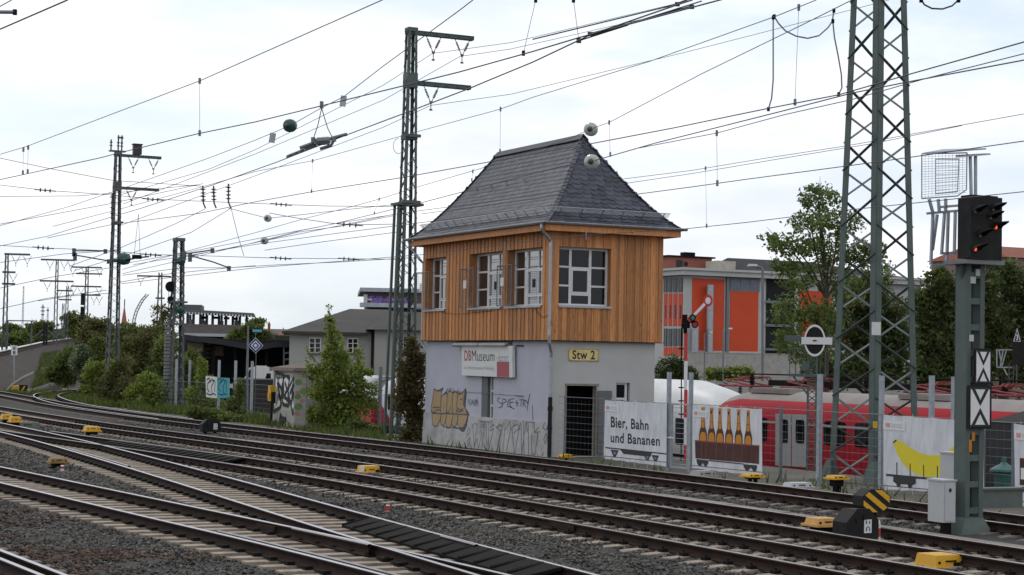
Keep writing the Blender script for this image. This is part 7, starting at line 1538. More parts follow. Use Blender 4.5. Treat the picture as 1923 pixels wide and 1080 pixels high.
for x, y in ((1712, 625), (1728, 626), (1712, 655), (1728, 656)): B.pl('window', x, x + 8, y, y + 14, M['glass'])
# ---- grey warehouse left of the signal box
ws = mk('weathered_grey_render', (.33, .325, .30), .9, 0, .1, .5, dirt=(.22, .21, .18), dscale=.25, damt=.5); wrf = mk('dull_bitumen_roof', (.048, .045, .040), .9, 0, .2, .7, dirt=(.07, .062, .05), dscale=.15, damt=.5)
B = Bld('wide grey warehouse with low hipped roof behind the light green bush', 'warehouse', 'building', 542, 715, 128, .12)
x1 = B.h(697, 640).x; x2 = B.h(900, 640, 1, -1.2).x; ze = B.h(542, 622).z
m = MB(); m.box(0, x1, 0, 22, -3.5, ze); m.box(x1, x1 + .9, 1.2, 22, -3.5, ze); m.build('wall', ws, B.th); xs_ = B.h(704, 640, 1, -1.0).x; m = MB(); m.box(xs_, x2, -1.0, 21, -3.5, B.h(750, 620, 1, -1).z); m.build('side_wall', ws, B.th)
q = B.h(657, 580, 1, 9); m = MB(); m.hexa([(-.5, -.6, ze), (x2 + .5, -.6, ze), (x2 + .5, 23, ze), (-.5, 23, ze), (q.x, 9, q.z), (x2 - 6, 9, q.z), (x2 - 6, 12, q.z), (q.x, 12, q.z)]); m.box(-.55, xs_ - .6, -.65, -.55, ze - .18, ze - .005)
q2 = B.h(735, 600, 1, 4); zs_ = B.h(750, 620, 1, -1).z; m.hexa([(xs_ - .6, -1.7, zs_), (x2 + .6, -1.7, zs_), (x2 + .6, 10, zs_), (xs_ - .6, 10, zs_), (q2.x, 5, q2.z + .6), (x2 - 3, 5, q2.z + .6), (x2 - 3, 7, q2.z + .6), (q2.x, 7, q2.z + .6)]); m.build('roof', wrf, B.th)
for x0, x1_, y0, y1, v in ((580, 603, 634, 663, 0), (652, 673, 635, 663, 0), (756, 772, 637, 660, -1.0)):
    w_ = B.pl('window', x0, x1_, y0, y1, M['white_frame'], 1, v, .05); n = 2
    for i in range(2):
        for j in range(3): xa = x0 + 2 + i * (x1_ - x0 - 2) / 2; ya = y0 + 2 + j * (y1 - y0 - 2) / 3; B.pl('pane', xa, xa + (x1_ - x0) / 2 - 3, ya, ya + (y1 - y0) / 3 - 2.2, M['glass'], 1, v, .07, w_)
    B.pl('sill', x0 - 1.5, x1_ + 1.5, y1, y1 + 2.5, M['concrete_dark'], 1, v, .15, w_)
# upper block with purple graffiti behind
B = Bld('flat roofed block with purple graffiti rising behind the warehouse roof', 'building', 'building', 682, 640, 150, .10)
a, b_ = B.h(688, 640), B.h(830, 551); m = MB(); m.box(a.x, b_.x, 0, 12, -6, b_.z); m.build('wall', mk('dark_brick_wall', (.085, .06, .055), .9, 0, .1, 1), B.th); m = MB(); m.box(a.x - .6, b_.x, -.6, 12.5, b_.z, b_.z + .32); c = B.h(676, 576, 1, -1.5); d = B.h(800, 573, 1, -1.5); m.box(c.x, d.x, -1.5, .0, c.z, d.z + .1); m.build('roof_slab', mk('pale_roof_edge', (.36, .38, .41), .7), B.th)
B.pl('corner_pier', 682.5, 690, 553, 574, M['grey_box'], 1, 0, .2); purple = mk('purple_spray_paint', (.20, .12, .36), .8, 0, .2, 6)
def scrib(B_, name, lists, mat, ax, v, w_): 
    m = MB()
    for i, l in enumerate(lists):
        for a, b_ in zip(l[:-1], l[1:]): m.bar(B_.h(*a, ax, v - i * .004), B_.h(*b_, ax, v - i * .004), w_, .012, up=(0, 1, 0) if ax == 1 else (1, 0, 0))
    return m.build(name, mat, B_.th)
scrib(B, 'graffiti', [[(692, 559), (703, 558), (697, 570)], [(704, 570), (709, 557), (714, 570)], [(706, 565), (712, 565)], [(715, 557), (718, 570), (722, 561), (726, 570), (729, 557)], [(738, 558), (731, 560), (732, 564), (738, 566), (737, 570), (730, 571)], [(748, 557), (741, 562), (742, 569), (749, 570)], [(751, 571), (758, 557), (764, 571)]], purple, 1, -.03, .22)
scrib(B, 'graffiti', [[(690, 562), (700, 563), (710, 561), (725, 564), (740, 563), (764, 565)]], M['white'], 1, -.015, .14)
# ---- platform station with canopy, left of centre
B = Bld('raised station platform with flat canopy on thin columns, left of centre', 'station_building', 'building', 345, 660, 165, .12); k = 165 / FP
m = MB(); a, b_ = B.h(344, 591.5), B.h(478, 586); m.hexa([(a.x, -4, B.h(344, 588).z), (b_.x, -4, B.h(478, 594).z), (b_.x, 4, B.h(478, 594).z), (a.x, 4, B.h(344, 588).z), (a.x, -4, B.h(344, 582.5).z), (b_.x, -4, B.h(478, 590).z), (b_.x, 4, B.h(478, 590).z), (a.x, 4, B.h(344, 582.5).z)]); rf = m.build('canopy_roof', mk('canopy_steel', (.10, .105, .11), .6), B.th)
m = MB(); a, b_ = B.h(338, 584), B.h(381, 574); m.box(a.x, b_.x, -2.5, 2.5, a.z, b_.z); m.build('roof_box', M['far_steel'], rf)
m = MB()
for i in range(22): x = 350 + i * 5.8; q = B.h(x, 588.5 + i * .3, 1, -4); m.box(q.x - .07, q.x + .07, -4.2, -4.0, q.z - .05, q.z + .12)
m.build('rafter_ends', M['white_frame'], rf)
for x in (352, 363, 376, 388, 399, 411, 424, 437, 450, 463): m = MB(); q = B.h(x, 615, 1, -2); m.box(q.x - .12, q.x + .12, -2.1, -1.9, q.z, B.h(x, 590).z); m.build('column', M['far_steel'], B.th)
for x in (357, 381, 416, 444): m = MB(); q = B.h(x, 615, 1, 2.5); m.box(q.x - .1, q.x + .1, 2.4, 2.6, q.z, B.h(x, 590).z); m.build('column', M['far_steel'], B.th)
m = MB(); a, b_ = B.h(340, 627), B.h(460, 612); m.box(a.x, b_.x, -4, 4, a.z, b_.z); m.build('parapet', mk('taupe_parapet', (.13, .115, .105), .85), B.th); m = MB(); a, b_ = B.h(336, 675, 1, 3), B.h(548, 630, 1, 3); m.box(a.x, b_.x, 3, 5, a.z, b_.z); m.build('deck_wall', mk('dark_deck_wall', (.05, .048, .045), .9, 0, .2, .6), B.th)
m = MB(); a, b_ = B.h(335, 628.5), B.h(452, 625); m.box(a.x, b_.x, -4.6, -4.0, a.z - .15, a.z + .1); m.build('deck_edge', M['grey_box'], B.th)
m = MB()
for x0, x1, y0, y1 in ((353, 362, 600, 612), (378, 390, 602, 612), (412, 420, 603, 612), (440, 448, 602, 612)): a, b_ = B.h(x0, y1, 1, -1), B.h(x1, y0, 1, -1); m.box(a.x, b_.x, -1.05, -1, a.z, b_.z)
m.build('shelter_glass', M['grey_box'], B.th)
for x0, x1, y0, y1 in ((375, 387, 594, 599), (400, 411, 594.5, 599), (420, 431, 595.5, 600), (437, 447, 596.5, 601)): m = MB(); a, b_ = B.h(x0, y1, 1, -1.5), B.h(x1, y0, 1, -1.5); m.box(a.x, b_.x, -1.6, -1.4, a.z, b_.z); m.build('display', M['black'], B.th)
# dark open shed
B = Bld('dark open shed with a broad shallow roof behind the left fence', 'shed', 'shed', 350, 705, 140, .15)
m = MB(); P = lambda x, y, v: B.h(x, y, 1, v)
up = [P(345, 628, -5), P(412, 636, -5), P(480, 648, -5), P(515, 642, -5), P(552, 640, -5)]; m.prism(up + [p + Vector((0, 0, -.42)) for p in up[::-1]], (0, 20, 0)); m.build('roof', mk('black_shed_roof', (.025, .025, .028), .8), B.th)
m = MB(); a, b_ = P(380, 720, 6), P(560, 640, 6); m.box(a.x, b_.x, 6, 6.3, a.z - 2, b_.z); q = P(548, 700, -4); m.box(q.x, q.x + .3, -4, 6, q.z - 3, q.z + 2.6); m.build('back_wall', M['dark'], B.th)
for x in (384, 400, 440, 462, 500, 543): m = MB(); q = P(x, 705, -4.2); m.box(q.x - .12, q.x + .12, -4.3, -4.1, q.z - 2.5, P(x, 645, -4.2).z); m.build('column', M['black_steel'], B.th)
m = MB()
for y in (652, 664, 676, 688): m.bar(P(533, y, -4.6), P(546, y - 3, -4.6), .12)
for x in (533, 546): m.bar(P(x, 700, -4.6), P(x, 645, -4.6), .12)
m.build('ladder_frame', M['galv_dark'], B.th); m = MB(); a, b_ = P(352, 660, -3), P(386, 645, -3); m.box(a.x, b_.x, -3, -2.9, a.z, b_.z); m.build('window_band', mk('ochre_glazing', (.22, .19, .09), .5), B.th); m = MB(); a, b_ = P(402, 668, -3), P(420, 650, -3); m.box(a.x, b_.x, -3, -2, a.z, b_.z); a, b_ = P(385, 672, -3.5), P(396, 640, -3.5); 
for i in range(4): zz = a.z + (b_.z - a.z) * i / 4; m.box(a.x, b_.x, -3.6, -3.2, zz, zz + .08)
m.build('shelf', mk('rusty_shelf', (.12, .06, .03), .8), B.th)
# vans
def van(label, x0, x1, y0, y1, D):
    fr = Frame(atd(x0, y1, D), .1); th = fthing('van', label, 'van', fr, 'white vans in front of the shed'); k = D / FP; W = (x1 - x0) * k; H = (y1 - y0) * k; m = MB()
    prof = [(0, .35), (0, H * .55), (W * .12, H * .72), (W * .22, H * .97), (W * .34, H), (W, H), (W, .35)]; m.prism([(x, 0, z) for x, z in prof], (0, 1.9, 0)); m.build('body', M['train_white'], th); m = MB(); m.prism([(W * .14, -.01, H * .62), (W * .24, -.01, H * .92), (W * .40, -.01, H * .92), (W * .40, -.01, H * .62)], (0, .009, 0)); m.build('window', M['glass'], th)
    for x in (.2, .8): m = MB(); m.lathe((W * x, -.02, .35), (0, 1, 0), [(0, .34), (.25, .34)], 14); m.build('wheel', M['under'], th)
    m = MB(); m.box(W * .45, W * .9, .4, 1.5, H, H + .08); m.build('roof_rack', M['grey_box'], th)
van('white van half hidden behind the blue diamond sign post', 456, 503, 689, 742, 118); van('second white van close to the graffiti hut, its roof lower', 489, 535, 697, 748, 112)
B = Bld('low dark wall with a concrete coping in front of the white vans', 'yard_wall', 'wall', 440, 790, 104, .1); a, b_ = B.h(436, 790), B.h(520, 714); m = MB(); m.box(a.x, b_.x, 0, .3, -1, b_.z); m.build('wall', mk('dark_yard_wall', (.03, .027, .025), .9, 0, .2, 1), B.th); m = MB(); m.box(a.x, b_.x, -.05, .35, b_.z, b_.z + .08); m.build('coping', M['galv_dark'], B.th)
# ---- small concrete hut with graffiti
B = Bld('small concrete hut covered with black and white graffiti left of the light green bush', 'hut', 'hut', 552, 806, 79)
yl = B.h(511, 803, 0).y; xr = B.h(612, 803, 1).x; zt = B.h(552, 697, 1).z
m = MB(); m.box(0, xr, 0, yl, -.3, zt); m.build('wall', M['concrete'], B.th); m = MB(); m.hexa([(-.15, -.15, zt), (xr + .15, -.15, zt), (xr + .15, yl + .15, zt), (-.15, yl + .15, zt), (-.1, -.1, zt + .14), (xr + .1, -.1, zt + .14), (xr + .1, yl + .1, zt + .14), (-.1, yl + .1, zt + .14)]); m.hexa([(-.05, -.05, zt + .141), (xr, -.05, zt + .141), (xr, yl, zt + .141), (-.05, yl, zt + .141), (xr * .4, yl * .4, zt + .30), (xr * .6, yl * .4, zt + .30), (xr * .6, yl * .6, zt + .30), (xr * .4, yl * .6, zt + .30)]); m.build('roof', mk('brown_roof_felt', (.13, .105, .085), .9, 0, .2, 3), B.th)
d_ = B.pl('door', 574, 604, 714, 802, mk('grey_hut_door', (.20, .20, .19), .7), 1, 0, .03); B.pl('number_plate', 578.5, 597, 730, 749, M['white'], 1, -.03, .012, d_)
lettering('306', lambda u, v: B.h(581.5 + 13 * u, 748.3 - 7.2 * v, 1, -.046), M['print_black'], d_, .02)
B.pl('sprayed_field', 513.5, 549, 702, 770, mk('pale_green_spray', (.34, .37, .28), .9, 0, .15, 3), 0, 0, .004)
S = lambda L_: [[(460 + x / 3.6, 540 + y / 3.6) for x, y in l] for l in L_]
scrib(B, 'graffiti', S([[(205, 590), (200, 700), (190, 840), (240, 810), (262, 590), (205, 575)], [(262, 600), (255, 790), (295, 800), (300, 605), (265, 600)], [(330, 610), (290, 690), (325, 860)], [(225, 720), (240, 760), (220, 640), (250, 690)], [(270, 640), (285, 690), (265, 740), (290, 760)], [(305, 720), (328, 650)], [(310, 800), (325, 700)], [(240, 850), (232, 920), (275, 890), (245, 880)]]), M['print_black'], 0, -.012, .17)
scrib(B, 'graffiti', S([[(212, 600), (208, 800), (235, 790)], [(250, 610), (225, 690), (245, 780)], [(270, 615), (280, 700), (268, 780)], [(318, 620), (302, 690), (322, 820)], [(288, 620), (272, 700)]]), M['white'], 0, -.008, .36)
scrib(B, 'graffiti', S([[(212, 605), (218, 600), (214, 612), (220, 618)], [(224, 602), (224, 614)], [(230, 616), (232, 602), (238, 608)], [(242, 602), (246, 610), (250, 602)]]), M['print_black'], 0, -.05, .05)
for i, (x, y, r, c) in enumerate(((362, 640, 24, 'g'), (400, 655, 12, 'p'), (360, 710, 16, 'p'), (357, 738, 22, 'g'), (388, 768, 17, 'p'), (362, 805, 28, 'g'), (357, 850, 20, 'p'), (400, 700, 26, 'g'))):
    px, py = 460 + x / 3.6, 540 + y / 3.6; c0 = B.h(px, py, 1, -.036 if px > 574 else -.004 - i * .0004); r *= .0064; m = MB(); m.quad(*[c0 + Vector((r * 1.1 * math.cos(t * .35), 0, r * .85 * math.sin(t * .35))) for t in range(18)]); m.build('sprayed_dot', mk('green_spray_%d' % i, (.13, .21, .07) if c == 'g' else (.36, .17, .19), .9), B.th)
q = B.h(508, 753, 0, -.3); th = fthing('yellow_box', 'yellow box on a black post at the left corner of the hut', 'box', Frame(B.fr.world((-.25, q.y, 0)))); z0 = q.z; m = MB(); m.box(-.12, .12, -.16, .16, z0, z0 + .68); m.box(-.16, -.12, -.1, .1, z0 + .1, z0 + .35); m.build('housing', M['yellow'], th); m = MB(); m.box(-.05, .05, -.05, .05, -.4, z0); m.box(-.08, .12, -.2, -.16, z0 - .1, z0 + .4); m.build('post', M['black'], th)
# ---- far skyline
B = Bld('red pointed church spire above the far bushes at left', 'church_spire', 'church', 232, 640, 520, 0); k = 520 / FP; m = MB(); m.lathe((0, 0, 30 * k), (0, 0, 1), [(0, 6 * k), (2 * k, 5.6 * k), (35 * k, .6 * k), (36 * k, .2 * k)], 8); m.build('spire', mk('red_copper_spire', (.34, .11, .085), .8), B.th); m = MB(); m.box(-5 * k, 5 * k, -5 * k, 5 * k, -5, 30 * k); m.build('tower', brownred, B.th); m = MB(); m.tube([(0, 0, 64 * k), (0, 0, 78 * k)], .15, 5); m.build('cross', M['black_steel'], B.th)
B = Bld('distant gabled hall with a stepped yellow front and small turrets', 'hall', 'building', 500, 650, 420, .2); k = 420 / FP; m = MB(); m.box(0, 46 * k, 0, 12, -6, 24 * k); m.build('wall', mk('far_brown_wall', (.16, .11, .10), .9), B.th); m = MB(); m.hexa([(0, 0, 24 * k), (46 * k, 0, 24 * k), (46 * k, 12, 24 * k), (0, 12, 24 * k), (2 * k, 5, 33 * k), (44 * k, 5, 33 * k), (44 * k, 7, 33 * k), (2 * k, 7, 33 * k)]); m.build('roof', mk('far_dark_roof', (.10, .075, .085), .9), B.th); m = MB(); m.prism([(20 * k, -.3, 0), (20 * k, -.3, 22 * k), (24 * k, -.3, 24 * k), (24 * k, -.3, 28 * k), (28 * k, -.3, 29 * k), (31 * k, -.3, 36 * k), (34 * k, -.3, 29 * k), (38 * k, -.3, 28 * k), (38 * k, -.3, 24 * k), (44 * k, -.3, 22 * k), (44 * k, -.3, 0)], (0, .5, 0)); m.build('gable', mk('far_yellow_stone', (.36, .25, .15), .9), B.th)
m = MB(); m.lathe((6 * k, 3, 20 * k), (0, 0, 1), [(0, 2.6 * k), (18 * k, 2.6 * k), (21 * k, 3.0 * k), (24 * k, 1.6 * k), (27 * k, .2 * k)], 8); m.build('turret', brownred, B.th)
B = Bld('long dark viaduct parapet beyond the elevated track', 'viaduct', 'bridge', 45, 640, 400, .02); k = 400 / FP; m = MB(); m.hexa([(0, 0, 4 * k), (260 * k, 0, 22 * k), (260 * k, 8, 22 * k), (0, 8, 4 * k), (0, 0, 22 * k), (260 * k, 0, 29 * k), (260 * k, 8, 29 * k), (0, 8, 22 * k)]); m.build('parapet', mk('far_dark_parapet', (.085, .085, .095), .9), B.th); m = MB()
for i in range(9): x = i * 28 * k; m.box(x, x + 3 * k, 1, 7, -12, 14 * k + i * 1.2 * k)
m.build('pier', M['concrete_dark'], B.th)
B = Bld('lattice sign gantry standing above the far left tracks', 'gantry', 'gantry', 10, 660, 230, 0); k = 230 / FP; m = MB(); m.box(0, 58 * k, -.1, .1, 57 * k, 59 * k)
for x in (3, 48): m.box(x * k - .08, x * k + .08, -.1, .1, -2, 57 * k)
m.build('frame', M['far_steel'], B.th)
# ================================================================ trees and bushes
def leaves(blobs, n, size, seed, flat=.0):
    """leaf-sized faces in clumps spread over ellipsoids (cx, cy, cz, rx, ry, rz)"""
    g = np.random.default_rng(seed); B_ = np.array(blobs); vol = (B_[:, 3] * B_[:, 4] * B_[:, 5])**.72; pick = g.choice(len(B_), max(8, n // 14), p=vol / vol.sum())
    d = g.normal(size=(len(pick), 3)); d /= np.linalg.norm(d, axis=1)[:, None]; rad = g.uniform(.25, 1.08, len(pick))**.6
    c = B_[pick, :3] + d * rad[:, None] * B_[pick, 3:6]; sz = np.cbrt(B_[pick, 3:6].prod(1))
    k = g.integers(0, len(c), n); cl = np.clip(sz[k] * .17, size * .8, size * 3.2); P = c[k] + g.normal(size=(n, 3)) * cl[:, None] * np.array([1, 1, .75])
    a = g.normal(size=(n, 3)); a /= np.linalg.norm(a, axis=1)[:, None]; b_ = np.cross(a, g.normal(size=(n, 3))); b_ /= np.linalg.norm(b_, axis=1)[:, None]
    s = size * (g.uniform(.35, 1.0, n) + .45 * (g.random(n) < .3))[:, None]; a *= s * .62; b_ *= s * .42
    V = np.stack([P - a, P + b_ - a * .15, P + a, P - b_ - a * .15], 1).reshape(-1, 3); return V, np.arange(n * 4).reshape(-1, 4)
_seed = [11]
def plant(label, cat, name, base, D, blobs, n, size, mat, trunk=None, group=None, limb=.06, depth=.75):
    """base: picture point of the foot; blobs (px, py, rx, ry) seen at distance D; each gets its own depth"""
    _seed[0] += 1; g = random.Random(_seed[0]); P0 = atd(base[0], base[1], D); th = thing(name, label, cat, P0, 0, group); Bl = []; k = D / FP
    for i, (x, y, rx, ry) in enumerate(blobs):
        dd = g.uniform(-.5, .5) * min(rx, 40) * k * 1.3; c = atd(x, y, D + dd) - P0; Bl.append((c.x, c.y, c.z, rx * k, max(rx, ry) * k * depth, ry * k))
    V, Fq = leaves(Bl, n, size, _seed[0]); npmesh('crown' if cat == 'tree' else 'foliage', V, Fq, M[mat], th)
    m = MB(); tr = trunk or [(base[0], base[1]), (blobs[0][0], blobs[0][1])]
    T_ = [atd(x, y, D) - P0 for x, y in tr]; T_[0].z -= .4; r0 = limb; m.tube(T_, [r0 * (1 - .8 * i / (len(T_) - 1)) for i in range(len(T_))], 8)
    for b_ in Bl:
        c = Vector(b_[:3]); zt = c.z * .55; j = min(range(len(T_)), key=lambda q: abs(T_[q].z - zt)); s = T_[j]; mid = s.lerp(c, .5) + Vector((g.uniform(-.2, .2), g.uniform(-.2, .2), .12 * (c - s).length)); r = r0 * .42
        m.tube([s, mid, c, c + (c - mid) * .5 + Vector((0, 0, .2 * b_[5]))], [r, r * .7, r * .4, r * .12], 6)
        for q in range(3): e_ = c + Vector((g.uniform(-1, 1) * b_[3], g.uniform(-1, 1) * b_[4], g.uniform(-.6, .9) * b_[5])) * .8; m.tube([mid.lerp(c, .6), c.lerp(e_, .5) + Vector((0, 0, .05)), e_], [r * .4, r * .25, r * .08], 5)
    m.build('trunk' if cat == 'tree' else 'stem', M['bark'], th); return th
plant('tall airy broadleaf tree with thin crown behind the big lattice mast', 'tree', 'broadleaf_tree', (1552, 735), 112, [(1540, 372, 40, 26), (1460, 448, 30, 10), (1470, 500, 26, 14), (1640, 470, 34, 14), (1522, 415, 45, 26), (1578, 420, 38, 32), (1490, 462, 46, 20), (1560, 470, 48, 30), (1615, 478, 40, 30), (1650, 515, 36, 26), (1505, 520, 44, 34), (1585, 540, 44, 32), (1490, 585, 42, 34), (1545, 600, 50, 36), (1480, 640, 34, 26), (1530, 660, 46, 34)], 15000, .19, 'leaf_light', [(1552, 735), (1550, 640), (1552, 560), (1549, 480), (1541, 420), (1536, 372)], None, .19)
plant('dense lower tree filling the space behind the big lattice mast', 'tree', 'broadleaf_tree', (1640, 740), 118, [(1620, 560, 50, 40), (1665, 590, 44, 44), (1600, 620, 56, 40), (1650, 650, 56, 44), (1590, 690, 60, 34), (1670, 700, 46, 34), (1695, 640, 26, 40), (1545, 705, 40, 24)], 15000, .24, 'leaf_dark', [(1640, 740), (1636, 660), (1630, 580)], None, .3)
plant('dark dense tree between the big lattice mast and the signal post', 'tree', 'broadleaf_tree', (1765, 745), 122, [(1765, 530, 30, 26), (1745, 575, 38, 40), (1790, 570, 42, 46), (1740, 640, 34, 46), (1790, 650, 48, 46), (1755, 700, 48, 30), (1810, 705, 44, 30), (1725, 690, 22, 30)], 17000, .24, 'leaf_dark', [(1765, 745), (1766, 660), (1768, 560)], None, .35)
plant('broad dark green tree at the right edge behind the signal boards', 'tree', 'broadleaf_tree', (1885, 745), 128, [(1880, 510, 34, 26), (1840, 540, 40, 34), (1905, 545, 40, 40), (1850, 600, 48, 46), (1910, 620, 46, 50), (1860, 670, 50, 40), (1920, 690, 40, 36), (1950, 580, 40, 60), (1830, 700, 40, 28)], 18000, .25, 'leaf_dark', [(1885, 745), (1884, 660), (1880, 560)], None, .38)
plant('round dark bush at the right corner of the signal box before the office building', 'bush', 'round_bush', (1262, 728), 120, [(1262, 690, 24, 24), (1245, 705, 18, 18), (1285, 700, 20, 18), (1300, 706, 14, 14)], 3500, .16, 'leaf_dark')
plant('low clipped hedge in front of the long concrete wall', 'hedge', 'hedge', (1370, 716), 175, [(1332, 702, 9, 9), (1350, 702, 11, 9), (1368, 702, 12, 10), (1385, 701, 12, 10), (1402, 701, 10, 9)], 2600, .28, 'leaf_fresh')
plant('tall pointed light green bush in front of the graffiti hut', 'bush', 'pointed_bush', (634, 812), 76.5, [(621, 612, 8, 18), (626, 640, 16, 22), (630, 668, 26, 24), (634, 700, 38, 28), (634, 735, 46, 32), (638, 770, 50, 30), (636, 796, 44, 18), (583, 668, 9, 8), (592, 700, 20, 18), (676, 700, 10, 30), (674, 665, 5, 22), (688, 745, 22, 30), (692, 700, 8, 14), (600, 735, 20, 20), (592, 780, 16, 18), (618, 590, 2, 14)], 15000, .115, 'leaf_fresh', [(634, 812), (632, 740), (628, 660), (620, 600), (617, 575)], None, .07)
plant('bronze green shrub leaning against the left end of the signal box', 'bush', 'bronze_shrub', (775, 832), 68, [(772, 655, 16, 22), (784, 685, 16, 26), (764, 700, 18, 28), (780, 735, 20, 32), (762, 758, 20, 26), (782, 790, 18, 28), (770, 818, 22, 16), (752, 730, 8, 18)], 8000, .105, 'leaf_brown', [(775, 832), (774, 760), (776, 690), (774, 640)], None, .06)
plant('low dark shrub at the foot of the concrete mast block', 'bush', 'low_shrub', (705, 818), 73, [(690, 806, 22, 10), (716, 808, 20, 9), (735, 810, 16, 9), (670, 800, 16, 14)], 2600, .10, 'leaf_mid')
bushes = [
 ('yellow green climbing bush around the white poster', (386, 785), 97, [(378, 690, 9, 16), (384, 715, 13, 20), (372, 745, 20, 24), (395, 762, 26, 20), (365, 775, 24, 16), (400, 728, 10, 12)], 6500, .115, 'leaf_fresh'),
 ('slim green bush between the turquoise poster and the thin pole', (446, 794), 86, [(450, 735, 8, 20), (440, 762, 14, 18), (428, 778, 18, 14), (455, 780, 12, 12)], 3000, .11, 'leaf_mid'),
 ('bush with reddish young tips in front of the tall left mast', (218, 768), 108, [(232, 680, 16, 14), (222, 702, 24, 22), (205, 728, 24, 26), (236, 735, 26, 26), (212, 755, 30, 14)], 7500, .13, 'leaf_olive'),
 ('broad bright green bush right of the tall left mast', (290, 774), 104, [(280, 718, 24, 18), (262, 740, 28, 22), (300, 738, 30, 24), (322, 755, 26, 18), (280, 760, 34, 14), (345, 748, 16, 18)], 9000, .13, 'leaf_fresh'),
 ('dark green bush behind the short tension mast, upright', (330, 740), 118, [(308, 665, 22, 34), (330, 690, 26, 30), (300, 702, 28, 26), (345, 712, 24, 20)], 6500, .16, 'leaf_mid'),
 ('olive green thicket left of the short tension mast', (270, 735), 126, [(255, 650, 26, 26), (285, 640, 24, 28), (262, 690, 34, 28), (240, 672, 22, 24), (290, 680, 26, 28)], 8000, .17, 'leaf_olive'),
 ('dark bush at the bottom of the embankment slope', (125, 728), 140, [(112, 690, 16, 24), (130, 680, 20, 28), (120, 708, 26, 16), (98, 704, 14, 14)], 5500, .19, 'leaf_mid'),
 ('bush with pale blossom above the curving side track', (160, 725), 134, [(158, 660, 18, 14), (168, 685, 16, 20), (146, 680, 14, 22), (170, 708, 22, 14)], 6000, .17, 'leaf_white'),
 ('dense green bush right of the blossoming one', (190, 722), 130, [(186, 650, 20, 18), (196, 680, 18, 26), (182, 705, 22, 16)], 5500, .17, 'leaf_mid'),
 ('tall olive brown bush at the foot of the far signal', (190, 680), 155, [(172, 612, 20, 16), (196, 618, 20, 20), (182, 640, 28, 18), (205, 645, 16, 20), (160, 632, 12, 14)], 6000, .22, 'leaf_olive'),
 ('sparse feathery young trees beyond the tension mast', (312, 650), 150, [(300, 585, 16, 14), (318, 600, 14, 18), (292, 612, 14, 14), (326, 578, 10, 12)], 1500, .17, 'leaf_olive'),
 ('leafy bush growing above the dark shed roof', (475, 650), 152, [(455, 628, 20, 10), (475, 622, 20, 16), (494, 632, 16, 12), (440, 632, 14, 7)], 4000, .2, 'leaf_mid'),
 ('round distant tree above the end of the station canopy', (482, 640), 260, [(482, 607, 15, 9), (474, 614, 12, 8)], 1200, .35, 'leaf_mid'),
 ('bushy thicket between the tall left mast and the tension mast, rear row', (250, 720), 138, [(240, 625, 24, 20), (262, 640, 26, 26), (250, 670, 30, 28), (285, 665, 30, 30), (318, 655, 24, 26), (225, 660, 18, 26), (300, 625, 20, 16)], 9000, .19, 'leaf_mid'),
 ('tangled shrub filling the gap left of the tall left mast', (180, 745), 120, [(178, 700, 20, 22), (190, 725, 22, 22), (170, 735, 18, 16), (205, 700, 14, 26)], 5500, .15, 'leaf_fresh'),
 ('leafy shrub under the shed roof beside the tension mast', (362, 745), 106, [(350, 700, 14, 26), (362, 725, 16, 22), (340, 735, 18, 20)], 5000, .14, 'leaf_mid'),
 ('wide low bramble along the fence right of the tension mast', (410, 792), 84, [(400, 780, 26, 12), (432, 785, 22, 10), (368, 776, 20, 12), (458, 788, 14, 8)], 4500, .11, 'leaf_mid'),
 ('low green bush under the dark shed window band', (362, 700), 112, [(360, 680, 16, 22), (348, 700, 18, 18)], 3000, .15, 'leaf_mid')]
for lab, b_, D, bl, n, sz, mt in bushes: plant(lab, 'bush', 'green_bush', b_, D, bl, n, sz, mt, None, 'bushes along the left tracks')
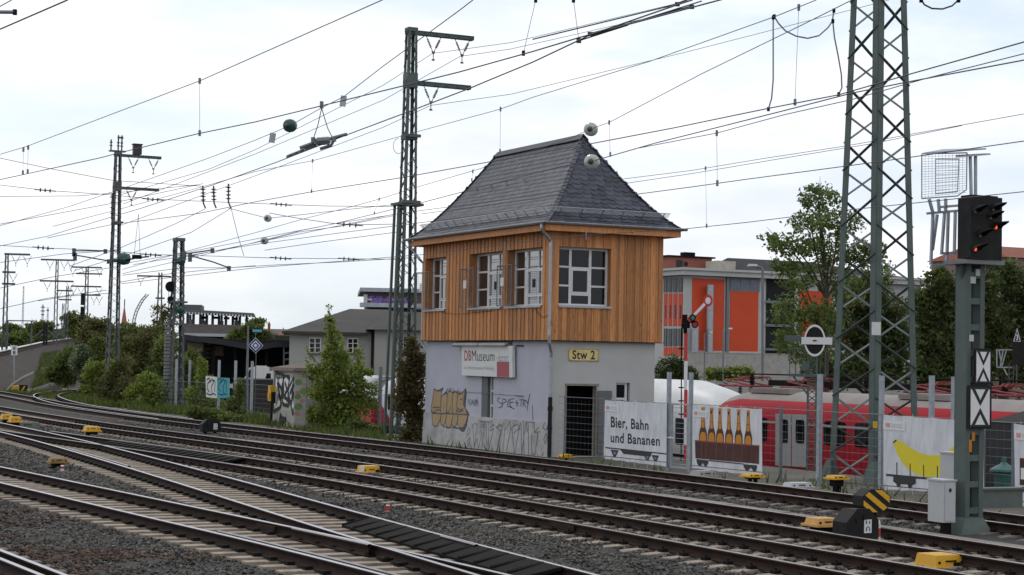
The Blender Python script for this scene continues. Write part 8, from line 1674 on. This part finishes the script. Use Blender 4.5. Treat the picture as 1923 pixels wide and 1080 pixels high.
for lab, b_, D, bl, n in (('rounded far tree behind the elevated track at the left edge', (25, 645), 330, [(22, 620, 18, 10), (38, 626, 14, 8)], 1600), ('wide far tree between the double armed masts', (75, 640), 340, [(66, 616, 18, 9), (86, 613, 18, 10)], 1800), ('tall far tree behind the four armed mast', (142, 640), 300, [(136, 598, 16, 14), (152, 604, 14, 14), (140, 618, 20, 12)], 2400), ('low continuous far hedge behind the elevated track', (120, 650), 345, [(x, 642 - (x % 7), 24, 15) for x in range(-10, 330, 22)], 7500), ('bright green far bush beside the elevated track', (32, 648), 280, [(20, 636, 16, 6), (42, 634, 12, 8)], 1200)):
    plant(lab, 'tree', 'far_tree', b_, D, bl, n, .5, 'leaf_mid', None, 'far trees at left')
# grass and weeds on the strip beyond the last track
g = np.random.default_rng(3); n = 26000; s = g.uniform(30, 135, n); t = 25.6 + g.gamma(2.0, 1.1, n); dens = .5 + .5 * np.sin(s * .55 + np.sin(t * 1.7) * 2); keep = (g.random(n) < dens) & ((s > 62) | (g.random(n) < .12)) & (t < 32) & ~((s > 40) & (s < 62.5) & (t > 27) & (t < 31.5)); t, s = t[keep], s[keep]; n = len(t)
h = g.uniform(.10, .42, n) * (1 + (s > 80) * .3); a = g.uniform(0, 6.28, n); P = np.stack([t * CY - s * SY, t * SY + s * CY, np.full(n, -.36)], 1); dx = np.stack([np.cos(a), np.sin(a), 0 * a], 1) * (.02 + .0004 * s[:, None]); le = np.stack([g.normal(0, .12, n), g.normal(0, .12, n), h], 1)
V = np.stack([P - dx, P + dx, P + le], 1).reshape(-1, 3); tag(npmesh('grass', V, np.arange(n * 3).reshape(-1, 3), M['grass']), kind='stuff')
# grass on the embankment slope
m_n = 5000; u = g.uniform(0, 1, m_n); i = g.integers(3, 5, m_n); f = g.uniform(0, 1, m_n); TO = np.array([(p.x, p.y, -.5) for p in TOE]); CO = np.array([tuple(p) for p in CRS]); A = TO[i] * (1 - f)[:, None] + TO[np.minimum(i + 1, 5)] * f[:, None]; Bc = CO[i] * (1 - f)[:, None] + CO[np.minimum(i + 1, 5)] * f[:, None]; uu = u**2 * .7; P = A * (1 - uu)[:, None] + Bc * uu[:, None]; a = g.uniform(0, 6.28, m_n); dx = np.stack([np.cos(a), np.sin(a), 0 * a], 1) * .07; le = np.stack([g.normal(0, .15, m_n), g.normal(0, .15, m_n), g.uniform(.2, .6, m_n)], 1)
tag(npmesh('slope_grass', np.stack([P - dx, P + dx, P + le], 1).reshape(-1, 3), np.arange(m_n * 3).reshape(-1, 3), M['grass']), kind='stuff')
